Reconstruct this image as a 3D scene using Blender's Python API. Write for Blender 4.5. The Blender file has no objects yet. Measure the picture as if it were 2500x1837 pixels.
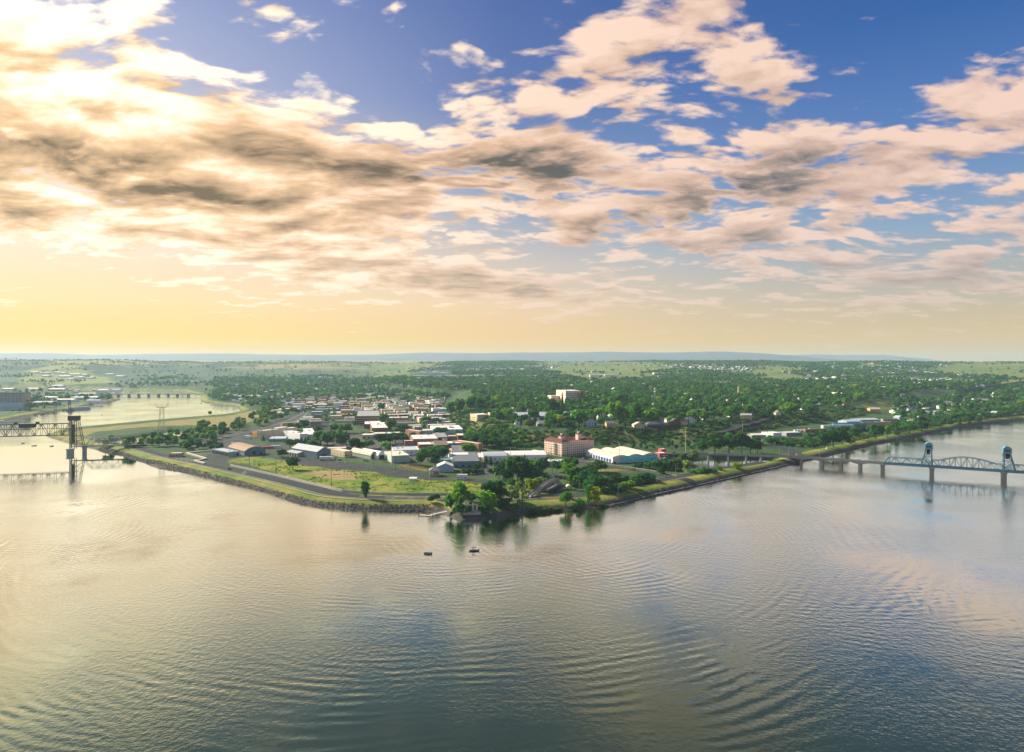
import bpy, bmesh, math, random
import numpy as np
from mathutils import Vector, Matrix, Euler

rnd = random.Random(7)
nrng = np.random.default_rng(11)
C = bpy.context.scene.collection
SC = bpy.context.scene

# ------------------------------------------------------------------ camera
F, H, HY, CX = 1629.0, 110.0, 890.0, 1250.0      # focal length in photo pixels, height above the river, horizon row, centre column
cam_d = bpy.data.cameras.new('camera')
cam = bpy.data.objects.new('camera', cam_d)
C.objects.link(cam)
cam.location = (0, 0, H)
cam.rotation_euler = (math.radians(90), 0, 0)
cam_d.sensor_width = 36
cam_d.lens = 36 * F / 2500
cam_d.shift_y = -(918.5 - HY) / 2500
cam_d.clip_start = 1
cam_d.clip_end = 80000
SC.camera = cam

def P(px, py, z=0.0):
    """photo pixel -> point on the level z"""
    Y = F * (H - z) / (py - HY)
    return Vector(((px - CX) / F * Y, Y, z))

# ------------------------------------------------------------------ world
SUN_AZ, SUN_EL = -58.0, 31.0
GLOW_AZ = -48.0                                   # middle of the bright part of the sky
EXPOSURE = 1.0
W = bpy.data.worlds.new('World')
SC.world = W
W.use_nodes = True
wt = W.node_tree
wt.nodes.clear()

class NT:
    """small helper that chains shader nodes"""
    def __init__(s, tree): s.t = tree
    def n(s, kind, **kw):
        nd = s.t.nodes.new(kind)
        for k, v in kw.items(): setattr(nd, k, v)
        return nd
    def put(s, sock, v):
        if hasattr(v, 'is_output') or isinstance(v, bpy.types.NodeSocket): s.t.links.new(v, sock)
        elif v is not None: sock.default_value = v
    def m(s, op, a, b=None, c=None, clamp=False):
        nd = s.n('ShaderNodeMath', operation=op, use_clamp=clamp)
        s.put(nd.inputs[0], a); s.put(nd.inputs[1], b); s.put(nd.inputs[2], c)
        return nd.outputs[0]
    def v(s, op, a, b=None, scale=None):
        nd = s.n('ShaderNodeVectorMath', operation=op)
        s.put(nd.inputs[0], a); s.put(nd.inputs[1], b)
        if scale is not None: s.put(nd.inputs['Scale'], scale)
        return nd.outputs['Value'] if op in ('LENGTH', 'DOT_PRODUCT', 'DISTANCE') else nd.outputs[0]
    def xyz(s, x, y, z=0.0):
        nd = s.n('ShaderNodeCombineXYZ')
        for i, q in enumerate((x, y, z)): s.put(nd.inputs[i], q)
        return nd.outputs[0]
    def sep(s, v):
        nd = s.n('ShaderNodeSeparateXYZ'); s.put(nd.inputs[0], v); return nd.outputs
    def mix(s, f, a, b, mode='MIX'):
        nd = s.n('ShaderNodeMix', data_type='RGBA', blend_type=mode)
        s.put(nd.inputs[0], f)
        for i, q in ((6, a), (7, b)):
            if isinstance(q, (tuple, list)): q = (*q[:3], 1)
            s.put(nd.inputs[i], q)
        return nd.outputs[2]
    def sm(s, x, lo, hi, a=0.0, b=1.0):
        nd = s.n('ShaderNodeMapRange', interpolation_type='SMOOTHSTEP')
        s.put(nd.inputs[0], x)
        for i, q in enumerate((lo, hi, a, b)): s.put(nd.inputs[1 + i], q)
        return nd.outputs[0]
    def lin(s, x, lo, hi, a=0.0, b=1.0):
        nd = s.n('ShaderNodeMapRange')
        s.put(nd.inputs[0], x)
        for i, q in enumerate((lo, hi, a, b)): s.put(nd.inputs[1 + i], q)
        return nd.outputs[0]
    def ramp(s, f, stops, interp='LINEAR'):
        nd = s.n('ShaderNodeValToRGB')
        cr = nd.color_ramp; cr.interpolation = interp
        while len(cr.elements) > 1: cr.elements.remove(cr.elements[-1])
        for i, (p, c) in enumerate(stops):
            e = cr.elements[0] if i == 0 else cr.elements.new(p)
            e.position = p
            e.color = (*c[:3], 1) if isinstance(c, (tuple, list)) else (c, c, c, 1)
        s.put(nd.inputs[0], f)
        return nd.outputs[0]
    def noise(s, vec, scale, detail=4, rough=0.5, dist=0.0, lac=2.0, dim='3D'):
        nd = s.n('ShaderNodeTexNoise', noise_dimensions=dim)
        s.put(nd.inputs['Vector'], vec)
        for k, q in (('Scale', scale), ('Detail', detail), ('Roughness', rough), ('Lacunarity', lac), ('Distortion', dist)):
            s.put(nd.inputs[k], q)
        return nd.outputs[0]

w = NT(wt)
def srgb(r, g, b):
    f = lambda c: (c / 255 / 12.92) if c / 255 <= .04045 else ((c / 255 + .055) / 1.055) ** 2.4
    return (f(r), f(g), f(b))

D = w.n('ShaderNodeTexCoord').outputs['Generated']
D = w.v('NORMALIZE', D)
dx, dy, dz = w.sep(D)
az = w.m('ARCTAN2', dx, dy)
el = w.m('ARCSINE', dz)
elp = w.m('MAXIMUM', el, 0.0)
ang = w.xyz(az, el, 0.0)
# distance in azimuth from the sun, 0 at the sun .. 1 on the far side of the view
azd = w.m('SUBTRACT', az, math.radians(GLOW_AZ))
azd = w.m('ABSOLUTE', w.m('WRAP', azd, math.pi, -math.pi))
fr = w.sm(azd, math.radians(8), math.radians(86))

def els(py): return min(1.0, math.atan((890 - py) / 1629.) / 0.7)
elf = w.m('DIVIDE', elp, 0.7, clamp=True)
rl = w.ramp(elf, [(0, srgb(255, 192, 25)), (els(830), srgb(255, 208, 72)), (els(760), srgb(255, 218, 150)), (els(640), srgb(255, 224, 196)),
                  (els(450), srgb(240, 216, 200)), (els(250), srgb(168, 175, 205)), (els(0), srgb(120, 140, 192)), (1, srgb(80, 110, 175))])
rm = w.ramp(elf, [(0, srgb(255, 190, 85)), (els(830), srgb(255, 204, 122)), (els(740), srgb(250, 214, 172)), (els(650), srgb(222, 205, 190)),
                  (els(500), srgb(150, 170, 200)), (els(250), srgb(98, 125, 185)), (els(0), srgb(78, 106, 172)), (1, srgb(60, 95, 165))])
rr = w.ramp(elf, [(0, srgb(232, 192, 128)), (els(830), srgb(228, 196, 142)), (els(760), srgb(205, 190, 165)), (els(690), srgb(176, 182, 182)),
                  (els(600), srgb(142, 170, 200)), (els(400), srgb(88, 130, 195)), (els(150), srgb(44, 98, 172)), (els(0), srgb(38, 88, 160)), (1, srgb(34, 76, 145))])
clear = w.mix(w.lin(fr, 0.0, 0.5), w.v('SCALE', rl, scale=1.15), rm)
clear = w.mix(w.lin(fr, 0.5, 1.0), clear, rr)
nish = w.n('ShaderNodeTexSky', sky_type='NISHITA', sun_disc=False)
nish.sun_elevation = math.radians(SUN_EL); nish.sun_rotation = math.radians(SUN_AZ)
nish.air_density = 1.0; nish.dust_density = 2.0
SKY_K = 0.1
clear = w.mix(0.10, clear, w.v('SCALE', nish.outputs[0], scale=0.06))

# clouds, laid on a plane overhead and seen in perspective
def ae(px, py):
    a = math.atan((px - CX) / F)
    return a, math.atan((HY - py) / F * math.cos(a))
den = w.m('ADD', w.m('MAXIMUM', dz, 0.0), 0.19)
q = w.xyz(w.m('DIVIDE', dx, den), w.m('DIVIDE', dy, den), 0.0)
def blob(px, py, rx, ry, rot, wt_):
    a, e = ae(px, py)
    mp = w.n('ShaderNodeMapping', vector_type='TEXTURE')
    w.put(mp.inputs['Vector'], ang)
    mp.inputs['Location'].default_value = (a, e, 0)
    mp.inputs['Rotation'].default_value = (0, 0, math.radians(rot))
    mp.inputs['Scale'].default_value = (rx / F, ry / F, 1)
    r2 = w.v('DOT_PRODUCT', mp.outputs[0], mp.outputs[0])
    return w.m('MULTIPLY', w.m('EXPONENT', w.m('MULTIPLY', r2, -1.0)), wt_)
BLOBS = [  # (px, py, rx, ry, tilt, weight)
    (90, 350, 520, 240, -12, .27), (330, 120, 150, 330, 28, .16), (60, 120, 180, 160, 0, .16), (640, 420, 420, 150, -14, .22), (420, 560, 520, 55, -8, .16),
    (1000, 480, 330, 120, 0, .12), (1300, 310, 440, 150, 8, .24), (1600, 450, 560, 115, 10, .27), (1450, 560, 380, 60, 8, .16), (1950, 330, 190, 70, 25, .16),
    (1650, 60, 380, 110, 4, .17), (1750, 170, 120, 60, -20, .06), (2330, 320, 250, 95, 22, .44), (2150, 430, 170, 50, 10, .18),
    (2330, 640, 420, 95, 2, .30), (1720, 590, 330, 28, 4, .16), (1050, 690, 460, 55, -6, .20), (700, 590, 300, 26, -7, .20), (1400, 735, 260, 18, -4, .14), (500, 690, 130, 22, 0, .12),
    (2250, 790, 340, 30, 0, .13), (620, 60, 150, 60, -15, .12),
    (235, 95, 85, 80, 20, -.22), (480, 60, 60, 120, -20, -.12), (900, 150, 260, 120, -15, -.20), (2250, 120, 360, 190, 0, -.34), (1300, 120, 150, 70, 0, -.18), (2100, 500, 260, 25, 4, -.10), (1200, 570, 170, 30, -4, -.15), (700, 830, 1600, 70, 0, -.25), (250, 680, 420, 60, 0, -.20), (1000, 240, 110, 30, -20, -.10), (1500, 650, 300, 26, -5, -.16),
]
bias = None
for b in BLOBS:
    o = blob(*b)
    bias = o if bias is None else w.m('ADD', bias, o)
# outside the view the cover goes on evenly
warp = w.n('ShaderNodeTexNoise'); w.put(warp.inputs['Vector'], q); warp.inputs['Scale'].default_value = 1.3; warp.inputs['Detail'].default_value = 3
qw = w.v('ADD', q, w.v('SCALE', w.v('SUBTRACT', warp.outputs['Color'], (.5, .5, .5)), scale=0.30))
rot = w.n('ShaderNodeMapping'); rot.inputs['Rotation'].default_value = (0, 0, math.radians(-35)); rot.inputs['Scale'].default_value = (1.0, 1.55, 1); w.put(rot.inputs['Vector'], qw)
qr = rot.outputs[0]
n1 = w.noise(qr, 4.0, 9, 0.57, 0.0)
vor = w.n('ShaderNodeTexVoronoi', feature='F1'); w.put(vor.inputs['Vector'], qr); vor.inputs['Scale'].default_value = 12.0; vor.inputs['Detail'].default_value = 1.0
n1 = w.m('ADD', n1, w.m('MULTIPLY', w.m('SUBTRACT', 0.40, vor.outputs['Distance']), 0.13))
n0 = w.noise(qr, 1.1, 2, 0.5, 0.0)
raw = w.m('ADD', w.m('ADD', w.m('MULTIPLY', w.m('SUBTRACT', n1, 0.5), 1.6), w.m('MULTIPLY', w.m('SUBTRACT', n0, 0.5), 0.70)), bias)
# the same field a step towards the sun (upper left)
sa, se = math.radians(SUN_AZ), math.radians(SUN_EL)
sq = (math.sin(sa) * math.cos(se) / (math.sin(se) + .19), math.cos(sa) * math.cos(se) / (math.sin(se) + .19), 0)
tos = w.v('NORMALIZE', w.v('SUBTRACT', sq, q))
up = w.v('NORMALIZE', w.v('SCALE', q, scale=-1.0))          # straight up in the view: towards the zenith
stp = w.v('ADD', w.v('SCALE', tos, scale=0.03), w.v('SCALE', up, scale=0.075))
rot2 = w.n('ShaderNodeMapping'); rot2.inputs['Rotation'].default_value = (0, 0, math.radians(-35)); rot2.inputs['Scale'].default_value = (1.0, 1.55, 1)
w.put(rot2.inputs['Vector'], w.v('ADD', qw, stp))
n1s = w.noise(rot2.outputs[0], 4.0, 6, 0.56, 0.0)
n1c = w.noise(qr, 4.0, 6, 0.56, 0.0)
lit = w.m('SUBTRACT', n1c, n1s)                              # > 0 on the side that faces the light
cover = w.sm(raw, -0.02, 0.18)
DARKS = [(60, 340, 330, 85, -8, .38), (450, 465, 330, 46, -9, .36), (60, 505, 190, 50, -8, .34), (640, 350, 170, 55, -18, .30), (880, 415, 170, 42, -4, .24),
    (1360, 370, 300, 80, 10, .40), (1200, 440, 260, 60, 0, .30), (1680, 505, 360, 55, 12, .46), (1880, 430, 180, 50, 15, .30), (560, 600, 300, 22, -6, .22), (1200, 695, 360, 26, -7, .25),
    (2330, 430, 210, 50, 14, .26), (2350, 650, 300, 45, 3, .20), (1760, 600, 220, 20, 4, .2), (500, 170, 70, 110, 30, .20), (1650, 60, 300, 90, 0, -.14), (330, 150, 230, 130, 20, -.22), (2330, 300, 170, 60, 10, -.15), (1300, 240, 300, 80, 8, -.16), (330, 560, 330, 60, -8, -.15)]
dbias = None
for b in DARKS:
    o = blob(*b)
    dbias = o if dbias is None else w.m('ADD', dbias, o)
tk = w.m('ADD', w.m('ADD', w.m('MULTIPLY', w.m('SUBTRACT', n1c, 0.5), 1.15), w.m('MULTIPLY', w.m('SUBTRACT', n0, 0.5), 0.5)), dbias)
thick = w.m('MULTIPLY', w.m('MULTIPLY', w.sm(tk, -0.10, 0.58), w.sm(raw, 0.05, 0.34)), 1.0)
shade = w.m('ADD', w.m('SUBTRACT', 0.93, thick), w.m('ADD', w.m('MULTIPLY', lit, 3.0), w.m('MULTIPLY', w.m('SUBTRACT', n1, n1c), 2.2)))
shade = w.lin(shade, -0.42, 0.97)
bright = w.ramp(fr, [(0, (1.50, 1.26, .97)), (.25, (1.32, 1.05, .80)), (.55, (1.02, .76, .60)), (1, (.92, .66, .54))])
dark = w.ramp(fr, [(0, (.20, .13, .060)), (.3, (.17, .125, .08)), (.6, (.12, .115, .11)), (1, (.14, .15, .17))])
midc = w.ramp(fr, [(0, (1.02, .66, .35)), (.4, (.84, .55, .36)), (1, (.62, .44, .37))])
ccol = w.mix(w.lin(shade, 0.05, 0.62), dark, midc)
ccol = w.mix(w.lin(shade, 0.62, 1.0), ccol, bright)
# distant cloud sinks into the colour of the low sky
far = w.sm(el, 0.0, 0.22)
ccol = w.mix(w.m('MULTIPLY', w.m('SUBTRACT', 1.0, far), 0.75), ccol, clear)
# glow of the hidden sun behind the cloud
sd = w.v('DOT_PRODUCT', D, (math.sin(sa) * math.cos(se), math.cos(sa) * math.cos(se), math.sin(se)))
glow = w.m('POWER', w.m('MAXIMUM', sd, 0.0), 9.0)
sky = w.mix(cover, clear, ccol)
sky = w.mix(1.0, sky, w.v('SCALE', (1.0, .86, .66), scale=w.m('MULTIPLY', glow, w.m('MULTIPLY', w.sm(el, 0.02, 0.25), 0.15))), 'ADD')
below = w.sm(dz, -0.06, 0.0)
sky = w.mix(below, (.10, .11, .10), sky)
bg = w.n('ShaderNodeBackground')
w.put(bg.inputs[0], w.v('SCALE', sky, scale=1 / SKY_K / 2 ** EXPOSURE))
bg.inputs[1].default_value = SKY_K
wo = w.n('ShaderNodeOutputWorld')
wt.links.new(bg.outputs[0], wo.inputs[0])

# ------------------------------------------------------------------ sun and exposure
sun_d = bpy.data.lights.new('sun', 'SUN')
sun_d.energy = 5.0
sun_d.angle = math.radians(6.0)
sun_d.color = (1.0, .88, .70)
sun = bpy.data.objects.new('sun', sun_d)
C.objects.link(sun)
sun.rotation_euler = Vector((-math.sin(sa) * math.cos(se), -math.cos(sa) * math.cos(se), -math.sin(se))).to_track_quat('-Z', 'Y').to_euler()
sun.location = (-400, 300, 600)
SC.view_settings.view_transform = 'Standard'
SC.view_settings.look = 'None'
SC.view_settings.exposure = EXPOSURE
SC.view_settings.gamma = 1.0
SC.view_settings.use_curve_mapping = False
SC.cycles.max_bounces = 6
SC.cycles.volume_bounces = 1
SC.cycles.transparent_max_bounces = 8

# ------------------------------------------------------------------ mesh and material helpers
class MB:
    """collects boxes, bars, prisms and tubes into one mesh"""
    def __init__(s): s.v, s.f, s.mi = [], [], []
    def add(s, verts, faces, mi=0):
        k = len(s.v)
        s.v += [tuple(p) for p in verts]
        s.f += [tuple(i + k for i in f) for f in faces]
        s.mi += [mi] * len(faces)
        return s
    def box(s, x0, x1, y0, y1, z0, z1, mi=0):
        v = [(x, y, z) for z in (z0, z1) for y in (y0, y1) for x in (x0, x1)]
        return s.add(v, [(0, 2, 3, 1), (4, 5, 7, 6), (0, 1, 5, 4), (2, 6, 7, 3), (0, 4, 6, 2), (1, 3, 7, 5)], mi)
    def bar(s, a, b, w, h=None, mi=0):
        a, b = Vector(a), Vector(b)
        h = h or w
        d = (b - a).normalized()
        ref = Vector((0, 0, 1)) if abs(d.z) < .95 else Vector((1, 0, 0))
        sx = d.cross(ref).normalized() * w / 2
        sy = sx.cross(d).normalized() * h / 2
        v = [p + i * sx + j * sy for p in (a, b) for i, j in ((-1, -1), (1, -1), (1, 1), (-1, 1))]
        return s.add(v, [(0, 1, 2, 3), (7, 6, 5, 4), (0, 4, 5, 1), (1, 5, 6, 2), (2, 6, 7, 3), (3, 7, 4, 0)], mi)
    def tube(s, a, b, r0, r1=None, n=8, mi=0):
        a, b = Vector(a), Vector(b)
        r1 = r0 if r1 is None else r1
        d = (b - a).normalized()
        ref = Vector((0, 0, 1)) if abs(d.z) < .95 else Vector((1, 0, 0))
        sx = d.cross(ref).normalized(); sy = sx.cross(d).normalized()
        v = []
        for p, r in ((a, r0), (b, r1)):
            for i in range(n):
                t = 2 * math.pi * i / n
                v.append(p + (sx * math.cos(t) + sy * math.sin(t)) * r)
        f = [(i, (i + 1) % n, n + (i + 1) % n, n + i) for i in range(n)]
        return s.add(v, f + [tuple(range(n - 1, -1, -1)), tuple(range(n, 2 * n))], mi)
    def prism(s, prof, a0, a1, axis='y', mi=0):
        """closed profile (u, z) extruded along axis from a0 to a1; u runs on the other level axis"""
        n = len(prof)
        mk = (lambda u, z, t: (u, t, z)) if axis == 'y' else (lambda u, z, t: (t, u, z))
        v = [mk(u, z, t) for t in (a0, a1) for u, z in prof]
        f = [(i, (i + 1) % n, n + (i + 1) % n, n + i) for i in range(n)]
        return s.add(v, f + [tuple(range(n - 1, -1, -1)), tuple(range(n, 2 * n))], mi)
    def mesh(s, name, mats):
        me = bpy.data.meshes.new(name)
        me.from_pydata(s.v, [], s.f)
        for m in (mats if isinstance(mats, (list, tuple)) else [mats]): me.materials.append(m)
        if any(s.mi): me.polygons.foreach_set('material_index', s.mi)
        me.update()
        bm = bmesh.new(); bm.from_mesh(me); bmesh.ops.recalc_face_normals(bm, faces=bm.faces); bm.to_mesh(me); bm.free()
        return me
    def build(s, name, mats, parent=None, smooth=False):
        me = s.mesh(name, mats)
        if smooth: me.shade_smooth()
        return link(name, me, parent)

def link(name, me, parent=None, loc=None, rot=None, scale=None):
    o = bpy.data.objects.new(name, me)
    C.objects.link(o)
    if parent: o.parent = parent
    if loc is not None: o.location = loc
    if rot is not None: o.rotation_euler = (0, 0, rot)
    if scale is not None: o.scale = scale
    return o

def tag(o, label, cat, group=None):
    o['label'] = label; o['category'] = cat
    if group: o['group'] = group
    return o
def kind(o, k): o['kind'] = k; return o
def empty(name, loc=(0, 0, 0), rot=0.0, scale=None):
    o = bpy.data.objects.new(name, None)
    C.objects.link(o)
    o.empty_display_size = 1
    o.location = loc; o.rotation_euler = (0, 0, rot)
    if scale is not None: o.scale = scale
    return o
def copy_tree(o, parent=None):
    c = o.copy(); C.objects.link(c); c.parent = parent
    for ch in KIDS.get(o.name, None) or o.children: copy_tree(ch, c)
    return c
KIDS = {}

def mat(name, col, rough=.8, var=.12, scale=.4, bump=0.0, metal=0.0, spec=.3, streak=False, attr=None):
    m = bpy.data.materials.new(name); m.use_nodes = True
    t = m.node_tree; t.nodes.clear(); g = NT(t)
    out = g.n('ShaderNodeOutputMaterial'); p = g.n('ShaderNodeBsdfPrincipled')
    t.links.new(p.outputs[0], out.inputs[0])
    pos = g.n('ShaderNodeNewGeometry').outputs['Position']
    if streak:
        mp = g.n('ShaderNodeMapping'); mp.inputs['Scale'].default_value = (1, 1, .12); g.put(mp.inputs[0], pos); pv = mp.outputs[0]
    else: pv = pos
    n = g.noise(pv, scale, 5, .6)
    n2 = g.noise(pv, scale * 7, 3, .6)
    f = g.m('ADD', g.m('MULTIPLY', g.m('SUBTRACT', n, .5), var * 3.2), g.m('MULTIPLY', g.m('SUBTRACT', n2, .5), var * 1.4))
    rndm = g.n('ShaderNodeObjectInfo').outputs['Random']
    f = g.m('ADD', g.m('ADD', f, 1.0), g.m('MULTIPLY', g.m('SUBTRACT', rndm, .5), var * .8))
    base = (*col, 1)
    cv = g.v('SCALE', tuple(col), scale=f)
    g.put(p.inputs['Base Color'], cv)
    p.inputs['Roughness'].default_value = rough
    p.inputs['Metallic'].default_value = metal
    p.inputs['Specular IOR Level'].default_value = spec
    if bump:
        b = g.n('ShaderNodeBump'); b.inputs['Distance'].default_value = bump
        g.put(b.inputs['Height'], n2); t.links.new(b.outputs[0], p.inputs['Normal'])
    return m

# ------------------------------------------------------------------ noise in numpy
_perm = np.random.default_rng(5).random((256, 256))
def vnoise(x, y, seed=0):
    xi = np.floor(x).astype(int); yi = np.floor(y).astype(int)
    fx = x - xi; fy = y - yi
    fx = fx * fx * (3 - 2 * fx); fy = fy * fy * (3 - 2 * fy)
    g = lambda a, b: _perm[(a + seed * 37) % 256, (b + seed * 91) % 256]
    return (g(xi, yi) * (1 - fx) + g(xi + 1, yi) * fx) * (1 - fy) + (g(xi, yi + 1) * (1 - fx) + g(xi + 1, yi + 1) * fx) * fy
def fbm(x, y, sc, oct=4, seed=0, gain=.5):
    a, t, s = 1., 0., 0.
    for i in range(oct):
        t = t + a * vnoise(x * sc + i * 17.3, y * sc - i * 9.1, seed + i); s += a; a *= gain; sc *= 2.03
    return t / s
def sstep(x, a, b):
    t = np.clip((x - a) / (b - a), 0, 1); return t * t * (3 - 2 * t)

def inpoly(x, y, poly):
    ins = np.zeros(np.shape(x), bool)
    n = len(poly)
    for i in range(n):
        x0, y0 = poly[i]; x1, y1 = poly[(i + 1) % n]
        c = (y0 > y) != (y1 > y)
        if y1 != y0: ins ^= c & (x < (x1 - x0) * (y - y0) / (y1 - y0) + x0)
    return ins
def dline(x, y, pts, closed=False):
    d = np.full(np.shape(x), 1e18)
    n = len(pts)
    for i in range(n if closed else n - 1):
        ax, ay = pts[i]; bx, by = pts[(i + 1) % n]
        ex, ey = bx - ax, by - ay
        L = ex * ex + ey * ey + 1e-9
        t = np.clip(((x - ax) * ex + (y - ay) * ey) / L, 0, 1)
        d = np.minimum(d, (x - ax - t * ex) ** 2 + (y - ay - t * ey) ** 2)
    return np.sqrt(d)
def sdist(x, y, poly): return np.where(inpoly(x, y, poly), 1, -1) * dline(x, y, poly, True)
def W2(lst, z=0.0): return [tuple(P(a, b, z)[:2]) for a, b in lst]
def smooth_line(pts, step=4.0):
    """Catmull-Rom through the points, resampled evenly"""
    p = [Vector(q).to_2d() for q in pts]
    p = [p[0] * 2 - p[1]] + p + [p[-1] * 2 - p[-2]]
    out = []
    for i in range(1, len(p) - 2):
        a, b, c, d = p[i - 1:i + 3]
        n = max(2, int((c - b).length / step))
        for k in range(n):
            t = k / n
            out.append(.5 * ((2 * b) + (c - a) * t + (2 * a - 5 * b + 4 * c - d) * t * t + (3 * b - a - 3 * c + d) * t ** 3))
    out.append(p[-2])
    return out

# ------------------------------------------------------------------ land and water outlines (traced on the river's level)
FRONT = [(111, 1065), (165, 1082), (216, 1092), (242, 1100), (290, 1110), (342, 1126), (376, 1138), (427, 1147), (484, 1162), (569, 1183), (640, 1200), (685, 1215), (728, 1228), (770, 1236), (842, 1244), (927, 1248), (1041, 1249), (1078, 1252),
         (1090, 1259), (1104, 1265), (1125, 1269), (1154, 1270), (1182, 1267), (1218, 1264), (1254, 1258), (1290, 1253), (1325, 1250), (1384, 1247), (1427, 1243), (1500, 1234), (1614, 1207), (1728, 1182), (1842, 1156), (1913, 1139), (1944, 1131), (2012, 1115), (2069, 1102), (2145, 1084), (2259, 1062), (2372, 1039), (2500, 1025), (2640, 1014)]
BACK = [(492, 967), (490, 975), (492, 982), (527, 988), (555, 991), (581, 996), (586, 1003), (584, 1008), (541, 1016), (455, 1023), (356, 1032), (285, 1039), (188, 1048), (135, 1055)]
ML = W2(FRONT) + [(1700, 1500), (4500, 1500), (26000, 9000), (26000, 30000), (-9000, 30000), (-3600, 3500), (-1900, 3000), (-1330, 2700)] + W2(BACK)
NL = W2([(-700, 1072), (-300, 1052), (-120, 1042), (0, 1032), (43, 1022), (85, 1014), (122, 1006), (171, 1001), (205, 992), (285, 979), (296, 975.5), (284, 971.5), (262, 969)]) + [(-1560, 2560), (-2050, 2860), (-3900, 3350), (-9300, 30000), (-40000, 30000), (-26000, 2500)]
POND1 = W2([(1590, 1152), (1655, 1158), (1720, 1153), (1790, 1146), (1850, 1136), (1885, 1126), (1870, 1119), (1800, 1121), (1735, 1120), (1690, 1124), (1670, 1132), (1650, 1141), (1610, 1145)], .8)
POND2 = W2([(1462, 1202), (1476, 1204), (1490, 1186), (1545, 1178), (1550, 1171), (1500, 1171), (1478, 1176), (1466, 1186)], .8)
POND3 = W2([(250, 1086), (300, 1088), (352, 1084), (400, 1073), (456, 1066), (462, 1052), (420, 1051), (395, 1058), (330, 1068), (270, 1076)], .8)
POND4 = W2([(1880, 1118), (1830, 1116), (1860, 1108), (1890, 1110)], .8)
PONDS = [POND1, POND2, POND3]
LEVEE = smooth_line(W2([(111, 1065), (216, 1092), (290, 1111), (342, 1127), (427, 1147), (569, 1183), (685, 1215), (728, 1227.5), (770, 1236), (842, 1243), (927, 1247), (1041, 1247.5), (1130, 1247), (1230, 1246.5), (1330, 1246), (1427, 1243), (1500, 1234), (1614, 1207), (1728, 1182), (1842, 1156), (1913, 1139), (1944, 1131), (2012, 1115), (2069, 1102), (2145, 1084), (2259, 1062), (2372, 1039), (2500, 1025), (2640, 1014)]), 4.0)
LEVEE_NP = [(p.x, p.y) for p in LEVEE]
FOOT = W2([(1096, 975), (1082, 1000), (1080, 1020), (1092, 1045), (1140, 1072), (1200, 1094), (1320, 1098), (1484, 1091), (1560, 1085), (1640, 1082), (1700, 1086), (1760, 1079), (1836, 1061), (1910, 1049), (1955, 1044), (2041, 1031), (2100, 1024), (2170, 1010), (2230, 996), (2330, 975)], 5)
HILL = FOOT + [(3500, 4000), (3500, 12000), (-600, 12000), (-500, 2500)]

TPX = np.array([-400, 0, 250, 400, 600, 850, 1100, 1400, 1750, 2100, 2300, 2500, 2900.])
TD = np.array([400, 900, 1300, 1800, 2400, 3000, 3600, 4200, 5000, 6000, 8000, 10500, 13000.])
LOWT = np.array([
    [5, 5, 5, 6, 8, 22, 48, 92, 140, 150, 150, 150, 150],
    [5, 5, 5, 6, 8, 20, 46, 96, 140, 150, 160, 185, 190],
    [5, 5, 5, 6, 8, 18, 40, 88, 133, 140, 160, 185, 190],
    [5, 5, 5, 6, 8, 20, 36, 62, 112, 134, 155, 184, 190],
    [5, 5, 5, 6, 9, 24, 40, 64, 104, 128, 150, 182, 190],
    [5, 5, 5, 7, 12, 30, 46, 68, 104, 124, 146, 178, 190],
    [5, 5, 5, 9, 18, 36, 54, 76, 104, 124, 140, 165, 180],
    [5, 5, 7, 12, 24, 40, 58, 80, 106, 127, 124, 120, 120],
    [5, 5, 7, 14, 28, 44, 64, 88, 112, 128, 122, 100, 90],
    [5, 5, 7, 14, 26, 42, 64, 90, 114, 122, 116, 90, 80],
    [5, 5, 6, 12, 22, 38, 60, 90, 112, 116, 106, 80, 80],
    [5, 5, 6, 10, 20, 38, 62, 96, 116, 118, 106, 80, 80],
    [5, 5, 6, 10, 20, 38, 62, 98, 120, 122, 110, 80, 80]], float)
HIGHT = np.array([20, 20, 23, 29, 38, 48, 62, 80, 105, 124, 124, 118, 110.])
def table(px, D):
    i = np.clip(np.searchsorted(TPX, px) - 1, 0, len(TPX) - 2); j = np.clip(np.searchsorted(TD, D) - 1, 0, len(TD) - 2)
    u = np.clip((px - TPX[i]) / (TPX[i + 1] - TPX[i]), 0, 1); u = u * u * (3 - 2 * u)
    v = np.clip((D - TD[j]) / (TD[j + 1] - TD[j]), 0, 1)
    # cubic in depth so that slopes run on smoothly
    def row(k):
        jm, jp = np.maximum(j - 1, 0), np.minimum(j + 2, len(TD) - 1)
        a, b, c, d = LOWT[k, jm], LOWT[k, j], LOWT[k, j + 1], LOWT[k, jp]
        m0 = (c - a) / (TD[j + 1] - TD[jm]) * (TD[j + 1] - TD[j]); m1 = (d - b) / (TD[jp] - TD[j]) * (TD[j + 1] - TD[j])
        return b * (2 * v ** 3 - 3 * v * v + 1) + m0 * (v ** 3 - 2 * v * v + v) + c * (3 * v * v - 2 * v ** 3) + m1 * (v ** 3 - v * v)
    return row(i) * (1 - u) + row(i + 1) * u

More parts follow.
